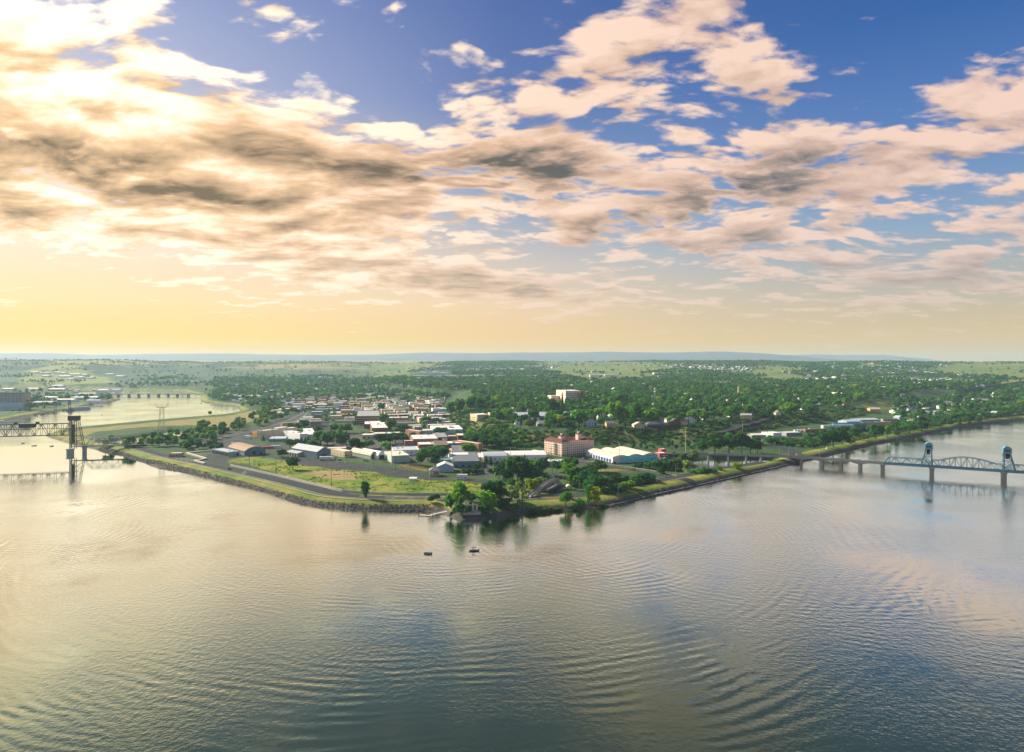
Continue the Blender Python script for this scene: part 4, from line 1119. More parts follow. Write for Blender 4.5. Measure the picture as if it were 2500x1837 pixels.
bld('cream_store', 'wide cream store with curved white roof behind the dark street trees', 'store', 880, 884, 1073, 918, 1063, 12, 'cream', 'roof_white', 'flat', depth=20, win=(1, 3, 0, 2.2, 2, 1, 3), mark='wide cream store')
bld('mint_store', 'pale mint store with stepped white roof behind the dark street trees', 'store', 908, 912, 1072, 978, 1060, 12, 'mint', 'roof_white', 'flat', depth=22, units=5)
e, R, L, h = bld('brick_block', 'orange brick block with arched upper windows and broad pale roof', 'building', 1002, 1008, 1087, 1070, 1073, 12, 'orange_brick', 'roof_white', 'flat', depth=22, units=2, win=(1, 7, 0, 1.5, 1.9, 3.6, 3), mark='arched-window brick block')
bld('annex', 'lower orange brick wing left of the arched-window brick block', 'building', 985, 988, 1088, 1010, 1077.5, 12, 'orange_brick', 'roof_cream', 'flat', depth=14)
e, R, L, h = bld('brick_block', 'brown brick block with white roof left of the pale green side wall', 'building', 990, 1024, 1068, 1034, 1054, 40, 'orange_brick', 'roof_white', 'flat', depth=22, win=(2, 0, 5, 1.2, 1.6, 1.4, 3.2))
bld('sage_block', 'tall windowless pale green wall block downtown', 'building', 1031, 1034, 1067, 1058, 1052, 12, 'mint', 'roof_white', 'flat', depth=20, mark='pale green wall block')
bld('white_stepped', 'white stepped building with a tall roof box under the bluff', 'building', 1050, 1056, 1060, 1130, 1050, 10, 'white', 'roof_white', 'flat', depth=24, units=3, mark='white stepped building')
e, R, L, h = bld('white_block', 'white cube storey rising behind the stepped building', 'building', 1092, 1095, 1055, 1107, 1042, 10, 'white', 'roof_white', 'flat', depth=10)
bld('dark_store', 'dark blue flat-roofed store between brick blocks', 'store', 1053, 1060, 1079, 1094, 1069, 10, 'dark_blue', 'roof_gray', 'flat', depth=18, units=1, mark='dark blue store')
bld('brick_block', 'red brick block with bright white roof under the bluff trees', 'building', 1112, 1118, 1076, 1157, 1064, 12, 'dark_brick', 'roof_white', 'flat', depth=24, units=2, win=(1, 6, 0, 1.2, 1.5, 3, 3), mark='red brick block')
bld('tan_block', 'small tan block left of the red brick block', 'building', 1092, 1096, 1074, 1117, 1066, 12, 'tan', 'roof_cream', 'flat', depth=14)
bld('tan_tower', 'narrow cream stair tower standing above brick roofs', 'tower', 1080, 1082, 1086, 1092, 1073, 12, 'cream', 'roof_cream', 'flat', depth=5)
bld('brick_block', 'wide low brick block with dirty white roof and vents', 'building', 1016, 1022, 1094, 1076, 1086.5, 12, 'brick', 'roof_white', 'flat', depth=24, units=5)
e, R, L, h = bld('brick_block', 'brown brick gable-fronted block beside the dark round trees', 'building', 1058, 1064, 1104, 1096, 1088, 10, 'brown', 'roof_brown', 'flat', depth=20, win=(1, 3, 0, 1.0, 1.6, 3, 3))
bld('brick_block', 'long brick block with cream roof left of the tall brick corner', 'building', 1088, 1092, 1099, 1140, 1083.5, 12, 'brick', 'roof_white', 'flat', depth=24, units=4, win=(1, 6, 0, 1.6, 2.0, 1.2, 3))
e, R, L, h = bld('brick_block', 'tall tan brick corner block with broad white roof', 'building', 1110, 1168, 1103, 1178, 1084, 42, 'orange_brick', 'roof_white', 'flat', depth=20, win=(2, 0, 5, 1.4, 2.2, 1.4, 3.6), mark='tall tan brick corner block')
e, R, L, h = bld('tan_shop', 'square tan brick shop with three dark windows', 'shop', 1096, 1103, 1116, 1129, 1103, 12, 'orange_brick', 'roof_cream', 'flat', depth=13, win=(1, 3, 0, 1.9, 2.2, 1.2, 3), mark='three-window tan shop')
# two barrel roofs side by side
for i, (l_, n_, ny_, r_, lab) in enumerate(((856, 905, 1122, 922, 'green-sided barrel-roofed workshop with dark open front, left bay'), (880, 922.5, 1123, 940, 'white-fronted barrel-roofed workshop with dark open front, right bay'))):
    e, R, L, h = bld('barrel_workshop', lab, 'workshop', l_, n_, ny_, r_, 1113, 42, 'sage' if i == 0 else 'white', 'roof_cream' if i == 0 else 'roof_white', 'arch_y', depth=28, rise=4.2, mark='barrel-roofed workshops' if i == 0 else None)
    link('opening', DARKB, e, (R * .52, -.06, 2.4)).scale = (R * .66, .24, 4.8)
bld('green_shop', 'white and pale green flat-roofed workshop beside the tall tan pole', 'workshop', 938, 957, 1131.5, 1000, 1114.5, 22, 'mint', 'roof_cream', 'flat', units=2, mark='pale green workshop')
bld('yellow_annex', 'small yellow-green annex on the pale green workshop', 'annex', 976, 978, 1128.5, 1002, 1120.5, 22, 'yellow', 'roof_cream', 'flat', depth=8)
bld('white_flat', 'white and blue-grey flat-roofed shed behind the pale green workshop', 'shed', 955, 960, 1113, 1024, 1101, 14, 'white', 'roof_metal', 'flat', depth=16, units=2)
bld('stucco_shop', 'yellow stucco shop with small windows beside the metal warehouse', 'shop', 808, 841, 1117.5, 860, 1103.5, 42, 'cream', 'roof_cream', 'flat', win=(1, 3, 5, 1.2, 1.2, 1.4, 3), mark='yellow stucco shop')
bld('flat_shop', 'cream flat roof building behind the yellow stucco shop', 'building', 796, 800, 1103, 845, 1096, 16, 'cream', 'roof_cream', 'flat', depth=14)
bld('white_house', 'white house with porch pillars half hidden by dark trees', 'house', 815, 818, 1094, 846, 1087, 14, 'white', 'roof_white', 'gable_x', depth=9, win=(1, 5, 0, 1.2, 1.7, .9, 3), rise=1.6)
e, R, L, h = bld('gable_shed', 'pale blue gabled shed with white roof edges on the field edge', 'shed', 1064, 1067, 1153.5, 1106, 1140, 6, 'pale_blue', 'roof_white', 'gable_y', depth=15, rise=3.2, mark='pale blue gabled shed')
for xx in (0, R - .35): MB().box(xx, xx + .35, -.09, -.01, 0, h - .1).build('corner_trim', M['white'], e)
e, R, L, h = bld('pumphouse', 'small tan hip-roofed pump house with two white doors', 'pump house', 1045, 1049, 1164, 1073, 1149.5, 8, 'tan', 'roof_gray', 'pyramid', depth=9, rise=3.2, mark='hip-roofed pump house')
for i in range(2): link('white_panel', WHITEB, e, (R * (.12 + .16 * i), -.05, 3.2)).scale = (.9, .16, 2.6)
for i in range(2): link('window', WIN, e, (R * (.6 + .2 * i), -.03, 3.2)).scale = (.9, .16, 1.3)
e, R, L, h = bld('white_cabin', 'white portable cabin standing alone on the gravel lot', 'cabin', 1112, 1115, 1171.5, 1140, 1160.5, -4, 'white', 'roof_white', 'flat', depth=4.5, win=(1, 3, 0, .9, .9, 1.3, 3), mark='white portable cabin')
bld('box_trailer', 'low white wedge-shaped trailer at the edge of the wild field', 'trailer', 998, 999, 1175, 1016, 1170.5, -6, 'white', 'roof_white', 'shed_x', depth=3, rise=.8)
bld('teal_shop', 'dark teal workshop complex with white awning', 'workshop', 1100, 1106, 1143, 1170, 1128, 6, 'teal', 'roof_slate', 'flat', depth=16, win=(1, 4, 0, 2.2, 1.8, .8, 3), mark='dark teal workshop')
bld('awning_shop', 'blue-fronted shop under a white awning on the teal workshop', 'shop', 1135, 1137, 1140, 1157, 1127, 6, 'steel_blue', 'roof_white', 'flat', depth=6)
bld('green_hall', 'green-walled hall behind the pale blue gabled shed', 'hall', 1070, 1073, 1137, 1102, 1124, 6, 'sage', 'roof_green', 'flat', depth=12)
bld('vault_hall', 'long white vaulted hall roof left of the white street trees', 'hall', 1094, 1099, 1130, 1146, 1121, 8, 'white', 'roof_white', 'arch_x', depth=15, rise=2.4)
bld('cream_flat', 'wide cream flat-roofed hall behind the teal workshop', 'hall', 1132, 1140, 1130, 1180, 1118, 8, 'cream', 'roof_cream', 'flat', depth=22, units=2)
e, R, L, h = bld('vault_hall', 'white hall with pale blue corrugated vaulted roof', 'hall', 1174, 1180, 1131, 1238, 1115, 8, 'white', 'roof_metal', 'arch_x', depth=20, rise=2.6, win=(1, 5, 0, 1.6, 1.2, 3.2, 3), mark='blue-vaulted white hall')
e, R, L, h = bld('white_hall', 'long white flat hall with gently vaulted roof beside the hotel', 'hall', 1232, 1238, 1127, 1334, 1112.5, 5, 'white', 'roof_white', 'arch_x', depth=26, rise=1.8, win=(1, 5, 0, 2.2, .9, 2.2, 3), units=2, mark='long white hall')
bld('sage_store', 'low pale green store with broad cream roof in front of the hotel', 'store', 1324, 1331, 1141, 1380, 1128, 8, 'sage', 'roof_cream', 'flat', depth=20, units=3, mark='pale green store')
# the hotel
e, R, L, h = bld('hotel', 'six-storey pink hotel with red tiled roof', 'hotel', 1329, 1372, 1115.5, 1450, 1081.5, 33, 'pink', 'roof_red', 'flat', mark='pink hotel')
fl = h / 6
windows(e, R, L, h, (6, 16, 11, .85, 1.35, .8, fl))
MB().box(-.12, R + .12, -.12, -.01, fl * 1.0 + .25, fl * 1.0 + .5).build('string_course', M['cream'], e)
w1 = R * .16
def hip(x0, x1, y0, y1, z0, rise, o=1.0, par=None):
    mb = MB(); m_ = min(x1 - x0, y1 - y0) / 2 + o
    x0 -= o; x1 += o; y0 -= o; y1 += o
    if x1 - x0 >= y1 - y0: a, b = (x0 + m_, (y0 + y1) / 2), (x1 - m_, (y0 + y1) / 2); f = [(0, 1, 5, 4), (1, 2, 5), (2, 3, 4, 5), (3, 0, 4)]
    else: a, b = ((x0 + x1) / 2, y0 + m_), ((x0 + x1) / 2, y1 - m_); f = [(0, 1, 4), (1, 2, 5, 4), (2, 3, 5), (3, 0, 4, 5)]
    v = [(x0, y0, z0), (x1, y0, z0), (x1, y1, z0), (x0, y1, z0), (*a, z0 + rise), (*b, z0 + rise)]
    return mb.add(v, f + [(3, 2, 1, 0)]).build('tiled_roof', M['roof_red'], par)
hip(0, R * .20, 0, L, h + .5, 3.2, 1.0, e); hip(R * .82, R, 0, L * .7, h + .5, 2.6, .9, e); hip(R * .25, R * .8, L * .55, L, h + .5, 3.0, .6, e)
for xx, yy, zz_ in ((R * .22, L * .45, 5.5), (R * .70, L * .35, 7.0)):
    tw = MB().box(xx, xx + 5, yy, yy + 5, h + .1, h + zz_).build('roof_tower', M['pink'], e)
    hip(xx, xx + 5, yy, yy + 5, h + zz_, 1.4, .6, tw)
    MB().box(xx + 1.6, xx + 3.4, yy + 1.6, yy + 3.4, h + zz_ + .8, h + zz_ + 2.6).build('cupola', M['pink'], tw)
fe = M['rust_steel']
for k in range(5):
    MB().bar((-.9, L * .28, fl * (k + 1)), (-.9, L * .42, fl * (k + 2) - .2), .35).build('fire_escape', fe, e)
    MB().box(-1.4, -.1, L * .24, L * .46, fl * (k + 1) - .1, fl * (k + 1)).build('fire_escape', fe, e)
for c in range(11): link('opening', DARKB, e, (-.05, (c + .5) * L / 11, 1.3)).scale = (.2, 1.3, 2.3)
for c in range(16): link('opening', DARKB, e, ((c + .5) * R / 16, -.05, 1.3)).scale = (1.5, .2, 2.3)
e, R, L, h = bld('hotel_wing', 'low pink hotel wing with arched windows', 'hotel wing', 1299, 1328, 1117.5, 1333, 1105, 33, 'pink', 'roof_white', 'flat', win=(1, 0, 8, 1.1, 2.2, 1, 3))
# mural warehouse
e, R, L, h = bld('mural_warehouse', 'white warehouse with turquoise mural and blue roller doors', 'warehouse', 1430, 1496, 1131.5, 1605, 1118, 21, 'white', 'roof_cream', 'wave_y', rise=2.4, over=.3, mark='mural warehouse')
for i in range(8): link('loading_door', DOORB, e, (-.06, L * (.09 + i * .098), 1.9)).scale = (.22, L * .068, 3.7)
for i in range(4): link('window', WIN, e, (-.05, L * (.74 + i * .045), 4.6)).scale = (.2, L * .028, .9)
MU = bpy.data.materials.new('turquoise_mural'); MU.use_nodes = True
t = MU.node_tree; t.nodes.clear(); g = NT(t)
out = g.n('ShaderNodeOutputMaterial'); pb = g.n('ShaderNodeBsdfPrincipled'); t.links.new(pb.outputs[0], out.inputs[0])
oc = g.n('ShaderNodeTexCoord').outputs['Object']; ox, oy, oz = g.sep(oc)
wv = g.n('ShaderNodeTexWave', wave_type='RINGS'); g.put(wv.inputs['Vector'], oc); wv.inputs['Scale'].default_value = .13; wv.inputs['Distortion'].default_value = 9; wv.inputs['Detail'].default_value = 2; wv.inputs['Detail Scale'].default_value = 1.2
nz = g.noise(oc, .35, 3, .6, 1.2); nf = g.noise(oc, .7, 3, .7, 1.5)
c = g.mix(g.sm(nz, .35, .65), (.20, .74, .78), (.36, .86, .88))
c = g.mix(g.m('MULTIPLY', g.sm(wv.outputs['Fac'], .13, .03), .6), c, (.03, .16, .26))
c = g.mix(g.m('MULTIPLY', g.sm(nf, .60, .66), g.sm(ox, .48 * R, .75 * R)), c, (.62, .52, .46))
c = g.mix(g.m('MULTIPLY', g.m('MULTIPLY', g.sm(nf, .44, .40), g.sm(ox, .46 * R, .62 * R)), .9), c, (.045, .03, .04))
g.put(pb.inputs['Base Color'], c); pb.inputs['Roughness'].default_value = .8
MB().box(R * .17, R + .4, -.75, -.36, -.5, h + 1.3).build('mural', MU, e)
link('opening', DARKB, e, (R * .87, -.8, 2.4)).scale = (1.7, .2, 1.7)
LANDMARKS.append(('mural wall', 1570, 1126, 727))
e, R, L, h = bld('red_store', 'red store joined to the right end of the mural warehouse', 'store', 1598, 1610, 1119.5, 1628, 1108, 12, 'red', 'roof_white', 'flat', depth=16, mark='red store')
MB().box(R * .3, R + .6, -2.2, -.01, h * .55, h * .62).build('canopy', M['roof_white'], e)
bld('red_block', 'tall red rear block of the red store', 'store', 1612, 1614, 1115, 1626, 1098, 12, 'red', 'roof_white', 'flat', depth=8)
# industrial strip under the right bluff
bld('striped_store', 'white flat store with teal stripe by the curved ramp', 'store', 1859, 1888, 1072.5, 1908, 1058.5, 30, 'white', 'roof_white', 'flat', units=2, mark='teal-striped store')
LANDMARKS.append(('curved ramp road', 1920, 1096, 810))
bld('white_shed', 'low white-roofed shed left of the teal-striped store', 'shed', 1834, 1838, 1071, 1873, 1063, 12, 'gray', 'roof_white', 'gable_x', depth=14, rise=1.6)
bld('white_shed', 'white-roofed grey shed right of the teal-striped store', 'shed', 1916, 1920, 1066, 1958, 1057.5, 14, 'gray', 'roof_white', 'flat', depth=18)
for i in range(3):
    p = P(1944 + i * 7, 1056, 5); tk = empty('storage_tank', p, .3)
    tag(tk, ('leftmost', 'middle', 'rightmost')[i] + ' of three white horizontal tanks beside the flat orange store', 'tank', 'white storage tanks')
    MB().tube((-4, 0, 2.6), (4, 0, 2.6), 1.7, n=12).build('vessel', M['white'], tk, smooth=False)
    for xx in (-2.5, 2.5): MB().box(xx - .3, xx + .3, -1.3, 1.3, 0, 1.5).build('cradle', M['concrete'], tk)
bld('flat_store', 'flat orange-brick store with wide cream roof under the bluff', 'store', 1960, 1966, 1057, 2018, 1049, 16, 'orange_brick', 'roof_cream', 'flat', depth=34, units=2, win=(1, 4, 0, 3, 2, .8, 3), mark='orange-brick store')
bld('white_depot', 'long white flat depot behind the orange-brick store', 'depot', 2004, 2010, 1048, 2084, 1040, 18, 'white', 'roof_white', 'flat', depth=30, units=2, win=(1, 8, 0, 2, 1.2, 1.5, 3))
bld('blue_depot', 'long depot with bright blue roof under the bluff', 'depot', 2030, 2036, 1045, 2116, 1037, 14, 'sky', 'roof_blue', 'gable_x', depth=26, rise=2.4, win=(1, 12, 0, 1.6, 1.4, 1, 3), mark='bright blue depot')
bld('blue_depot', 'pale blue shed with grey roof behind the bright blue depot', 'depot', 2064, 2068, 1037, 2104, 1030, 14, 'pale_blue', 'roof_metal', 'gable_x', depth=22, rise=2.6)
bld('blue_depot', 'blue metal-roofed hall behind the tan works building', 'depot', 2096, 2100, 1034, 2148, 1026, 12, 'sky', 'roof_metal', 'gable_x', depth=26, rise=2)
bld('tan_works', 'tan works building with cream roof and dark doors', 'works', 2100, 2106, 1043, 2176, 1032, 10, 'yellow', 'roof_cream', 'flat', depth=28, units=2, win=(1, 5, 0, 3, 2.4, .3, 3), mark='tan works building')
bld('gray_works', 'grey works hall right of the tan works building', 'works', 2150, 2156, 1034, 2194, 1024, 10, 'gray', 'roof_metal', 'flat', depth=26)
bld('lilac_block', 'tall blue-lilac block at the right end of the works', 'building', 2190, 2196, 1037, 2217, 1021, 8, 'lilac', 'roof_blue', 'flat', depth=14, win=(3, 5, 0, 1.6, 1.2, 1.2, 3.2), mark='blue-lilac block')
e, R, L, h = bld('white_silo_block', 'white stepped silo block beside a green meadow', 'silo', 2248, 2252, 1019, 2272, 1012, 6, 'white', 'roof_white', 'flat', depth=12, mark='white silo block')
MB().box(R * .45, R - .5, 1, L - 1, h, h + 6).build('silo', M['white'], e)
# hilltop
def hz(px, py): return G(px, py).z
bld('apartments', 'cream two-storey apartment house on the bluff edge', 'apartments', 1148, 1165, 1029, 1193, 1013.5, 28, 'cream', 'roof_white', 'flat', z=hz(1165, 1029), win=(2, 0, 4, 2.2, 1.6, 1.0, 3.4), mark='cream bluff apartments')
bld('apartments', 'second cream apartment wing behind the bluff apartments', 'apartments', 1191, 1196, 1021, 1214, 1009, 18, 'cream', 'roof_cream', 'flat', depth=14, z=20, win=(2, 5, 0, 1.6, 1.4, 1.0, 3.2))
bld('college', 'broad grey-blue roofed school among hilltop trees', 'school', 1246, 1256, 1028, 1340, 1017, 10, 'gray', 'roof_metal', 'gable_x', depth=40, z=20, rise=5, mark='grey-roofed school')
bld('college', 'lower slate-roofed school wing in front of the broad grey school', 'school', 1284, 1290, 1035, 1352, 1026, 14, 'teal', 'roof_slate', 'gable_x', depth=16, z=20, rise=3)
z_ = 27.0
e, R, L, h = bld('hospital', 'tall pinkish-white hospital with rows of windows above the trees', 'hospital', 1358, 1381, 984, 1416, 955, 16, 'pink', 'roof_white', 'flat', z=z_, win=(5, 14, 6, 1.6, 1.5, 2, 4.2), units=2, mark='tall pinkish hospital')
for k in range(5): MB().box(-.1, R + .1, -.12, -.01, 1.2 + 4.2 * k, 1.9 + 4.2 * k).build('band', M['white'], e)
bld('hospital', 'stepped low pinkish wing left of the tall hospital', 'hospital', 1342, 1346, 982, 1372, 967, 16, 'pink', 'roof_cream', 'flat', depth=26, z=z_, win=(2, 5, 0, 1.6, 1.4, 2, 4))
bld('brick_tower', 'brick lift tower at the right end of the tall hospital', 'tower', 1414, 1416, 984, 1424, 956, 16, 'brick', 'roof_brown', 'flat', depth=12, z=z_)
HOUSES = []
def house(label, l, n, ny, r, top, ang, wall, roof, kind_='gable_x', depth=9, rise=None, win=None, mark=None, z=None):
    e, R, L, h = bld('house', label, 'house', l, n, ny, r, top, ang, wall, roof, kind_, depth=depth, z=hz(n, ny) if z is None else z, win=win, mark=mark, rise=rise, group='houses on the hill')
    MB().box(R * .7, R * .7 + .9, L * .5, L * .5 + .9, h, h + (rise or 3) + 1.2).build('chimney', M['brick'], e)
    return e
house('yellow two-storey house with grey roof on the bluff edge', 1478, 1481, 1046, 1504, 1034, 8, 'yellow', 'roof_gray', depth=9, rise=3, win=(2, 4, 0, 1.1, 1.3, 1, 3), mark='yellow bluff house')
house('pale cream house behind white blossoming shrubs on the bluff', 1545, 1548, 1049, 1573, 1038, 8, 'cream', 'roof_cream', 'gable_y', 10, 3.5, (2, 3, 0, 1.1, 1.3, 1, 3), mark='pale cream bluff house')
house('dark blue house with hipped slate roof on the bluff', 1576, 1580, 1048, 1620, 1037, 6, 'dark_blue', 'roof_slate', 'hip', 12, 4, (1, 5, 0, 1.2, 1.3, 1, 3), mark='dark blue bluff house')
house('blue-grey gabled craftsman house near the bluff edge', 1424, 1428, 1043, 1458, 1031, 10, 'pale_blue', 'roof_slate', 'gable_y', 12, 5, (2, 4, 0, 1.1, 1.3, 1, 3), mark='blue-grey craftsman house')
house('white house with grey roof between big green trees', 1459, 1462, 1030, 1482, 1020, 14, 'white', 'roof_metal', 'gable_x', 10, 4)
house('dark brick house with two white-edged steep gables', 1633, 1636, 1042, 1662, 1033, 4, 'dark_brick', 'roof_dark', 'gable_y', 11, 6, (1, 3, 0, 1.1, 1.3, 1, 3), mark='twin-gabled dark house')
house('tan house with flat porch right of the twin-gabled dark house', 1662, 1664, 1038, 1680, 1029, 4, 'cream', 'roof_brown', 'gable_x', 9, 3)
house('white two-storey house with blue-grey hip roof on the bluff', 1676, 1678, 1034, 1696, 1023.5, 4, 'white', 'roof_slate', 'hip', 9, 2.6, (2, 3, 0, 1.1, 1.2, 1, 3))
house('cream two-storey house at the top of the hill road', 1806, 1809, 1024.5, 1836, 1014, 6, 'cream', 'roof_white', 'gable_x', 9, 2.4, (2, 5, 0, 1.2, 1.3, 1, 3), mark='cream house above the hill road')
house('small white house with pinkish roof right of the hill road', 1892, 1894, 1017, 1907, 1009, 4, 'white', 'roof_rust', 'gable_y', 8, 4, (1, 2, 0, 1.1, 1.3, 1, 3))
house('long yellow house on the grassy bluff above the works', 2121, 2124, 1006.5, 2150, 999.5, 2, 'yellow', 'roof_cream', 'gable_x', 12, 3, mark='long yellow bluff house')
house('white gabled house behind the dark blue bluff house', 1598, 1601, 1034, 1622, 1026, 8, 'white', 'roof_slate', 'gable_x', 9, 3.5)
# smokestack and the small twin-ball tower
p = G(1803, 972); sk = empty('smokestack', p); tag(sk, 'tall tan brick smokestack rising from the treetops', 'smokestack')
hs_ = (972 - 944) * p.y / F
MB().tube((0, 0, -1), (0, 0, hs_), 2.6, 1.7, 12).build('shaft', M['cream'], sk); MB().tube((0, 0, hs_), (0, 0, hs_ + .8), 2.1, 2.1, 12).build('cap', M['tan'], sk)
MB().box(-14, -3.5, 3, 9, -1, 5).build('boiler_house', M['white'], sk); MB().box(4, 16, 3, 10, -1, 6.5).build('boiler_house', M['cream'], sk)
LANDMARKS.append(('tan smokestack', 1803, 970, p.y))
p = G(1599, 972); sk = empty('beacon_mast', p); tag(sk, 'thin mast with two white balls above the hilltop trees', 'mast')
zz0 = (972 - 958) * p.y / F
MB().tube((0, 0, -1), (0, 0, zz0 + 11), .5, .3, 6).build('pole', M['white'], sk)
for z in (zz0 + 1, zz0 + 8):
    bmz = bmesh.new(); bmesh.ops.create_icosphere(bmz, subdivisions=2, radius=2.6); mz = bpy.data.meshes.new('ball'); bmz.to_mesh(mz); bmz.free(); mz.materials.append(M['white']); mz.shade_smooth()
    link('ball', mz, sk, (0, 0, z))
LANDMARKS.append(('white-balled mast', 1599, 955, p.y))

# --- north bank port (far left)
p = P(-30, 1001, 5); gs = empty('grain_elevator', p, math.radians(4)); tag(gs, 'row of tall pale grain silos with a dark gallery on top', 'grain elevator')
sc_ = p.y / F
LANDMARKS.append(('grain elevator', 50, 1000, p.y))
for i in range(10): MB().tube((4 + i * 8.2, 0, -1), (4 + i * 8.2, 0, 36), 4.1, n=14).build('silo', M['gray'], gs)
MB().box(0, 92, -3.2, 3.2, 36, 40.5).build('gallery', M['dark_concrete'], gs); MB().box(82, 92, -6, 6, -1, 38).build('headhouse', M['tan'], gs); MB().box(84, 88, -2, 2, 40.5, 49).build('tower', M['dark_concrete'], gs)
bld('port_warehouse', 'long blue-roofed warehouse in front of the grain elevator', 'warehouse', -40, -30, 1003.5, 52, 993, 3, 'pale_blue', 'roof_metal', 'gable_x', depth=28, rise=8)
p = P(64, 1001, 5); cv = empty('conveyor', p, 0); tag(cv, 'long thin conveyor gallery on legs leading to the barge dock', 'conveyor')
q = P(172, 999, 5) - p
MB().bar((0, 0, 21), (q.x, q.y, 21), 2.2, 2).build('gallery', M['rust_steel'], cv)
MB().bar((-60, 0, 13), (q.x * .1, q.y * .1, 13), 1.2, 1.2).build('gallery', M['rust_steel'], cv)
for tt in (.02, .38, .65, .98):
    for dx_ in (-1.6, 1.6): MB().bar((q.x * tt + dx_ * 1.6, q.y * tt, -5), (q.x * tt + dx_, q.y * tt, 20), .7).build('leg', M['rust_steel'], cv)
for l_, n_, ny_, r_, top_, w_, ro, dp, lab in (
    (112, 116, 956.5, 154, 951, 'brown', 'roof_white', 40, 'long pale-roofed brown shed on the north bank, nearest the road'),
    (76, 80, 990, 132, 983, 'gray', 'roof_metal', 30, 'long grey storage shed behind the conveyor'),
    (100, 104, 977, 135, 971, 'white', 'roof_white', 24, 'white two-part office on the north bank'),
    (128, 132, 982, 178, 977, 'white', 'roof_white', 30, 'long white shed beside the piled logs'),
    (168, 172, 976, 236, 971, 'mint', 'roof_white', 24, 'long low white shed near the river point'),
    (206, 210, 983, 244, 978.5, 'white', 'roof_metal', 14, 'small white shed on the river point'),
    (232, 236, 960, 262, 953, 'white', 'roof_white', 30, 'white pair of sheds above the far bridge'),
    (186, 190, 966, 232, 962, 'white', 'roof_cream', 18, 'cream row by the road to the far bridge'),
    (60, 64, 953, 100, 949.5, 'white', 'roof_white', 30, 'white row behind the grain elevator trees'),
    (268, 271, 957, 290, 952, 'white', 'roof_metal', 30, 'pale shed beyond the far bridge'),
    (120, 124, 946, 152, 942, 'white', 'roof_white', 30, 'short white shed on the valley floor'),
    (0, 4, 956, 30, 950, 'cream', 'roof_white', 30, 'cream hall behind the grain silos')):
    bld('port_shed', lab, 'shed', l_, n_, ny_, r_, top_, 4, w_, ro, 'gable_x', depth=dp, rise=3, z=6.5, group='sheds on the north bank')
# row of white sheds high on the valley side
for i, (a, b, y_, zz_) in enumerate(((72, 90, 912, 26), (93, 118, 913, 26), (128, 142, 912, 27), (146, 156, 914, 27), (168, 192, 917, 25), (196, 210, 918, 25), (100, 116, 921, 22), (140, 168, 922, 22), (188, 200, 924, 21), (214, 224, 925, 21), (256, 274, 917, 26), (280, 300, 922, 24), (162, 176, 928, 19))):
    pz = G((a + b) / 2, y_)
    bld('valley_shed', ('long' if b - a > 18 else 'short') + ' white shed on the far valley side, ' + ('1st', '2nd', '3rd')[i] + ' from left' if i < 3 else ('long' if b - a > 18 else 'short') + ' white shed on the far valley side, %dth from left' % (i + 1), 'shed', a, a + 1, y_, b, y_ - 3.2, 0, 'white', 'roof_white', 'gable_x', depth=40, rise=3, z=pz.z, group='sheds on the far valley side')

# --- ordinary downtown blocks between the traced ones
def overlaps(x, y, r):
    return any((x - a) ** 2 + (y - b) ** 2 < (r + c) ** 2 for a, b, c in TREESTOP)
STREET = [(p.x, p.y) for p in street]
SHOPS = []
rb = random.Random(21)
walls_ = ['brick', 'dark_brick', 'orange_brick', 'cream', 'white', 'white', 'mint', 'tan', 'gray', 'pale_blue', 'white', 'yellow']
roofs_ = ['roof_white', 'roof_white', 'roof_white', 'roof_cream', 'roof_gray', 'roof_metal']
ga = math.radians(15); ux, uy = Vector((math.cos(ga), math.sin(ga))), Vector((-math.sin(ga), math.cos(ga)))
DOWN = W2([(640, 1012), (700, 985), (800, 972), (1000, 970), (1078, 985), (1078, 1030), (1090, 1046), (1040, 1062), (990, 1060), (940, 1045), (860, 1030), (800, 1030), (780, 1000), (700, 1006), (660, 1020)], 5)
for i in range(-30, 40):
    for j in range(0, 44):
        c = Vector((-330, 980)) + ux * (i * 27 + rb.uniform(-4, 4)) + uy * (j * 31 + rb.uniform(-4, 4))
        R, L = rb.uniform(13, 26), rb.uniform(13, 25)
        if c.y < 950 or not bool(inpoly(np.array(c.x), np.array(c.y), DOWN)): continue
        if overlaps(c.x, c.y, max(R, L) * .5) or float(dline(np.array(c.x), np.array(c.y), STREET)) < 20 or rb.random() < .28: continue
        w_, ro = rb.choice(walls_), rb.choice(roofs_); h = rb.choice((4.5, 5, 5.5, 7, 8.5, 11))
        SHOPS.append((c, R, L, h, w_, ro))
SHADE = dict(brick='red brick', dark_brick='dark red brick', orange_brick='orange brick', cream='cream', white='white', mint='pale green', tan='tan', gray='grey', pale_blue='pale blue', yellow='yellow', sky='blue', silver='silver', sage='green', pink='pink', brown='brown', teal='teal', dark_blue='dark blue', steel_blue='blue-grey')
ROOFN = dict(roof_white='white', roof_cream='cream', roof_gray='grey', roof_metal='metal', roof_slate='slate', roof_brown='brown', roof_dark='dark', roof_red='red', roof_rust='rusty', roof_blue='blue', roof_green='green')
AUTO = []                                                       # (object, base label, px, distance) -> told apart at the end
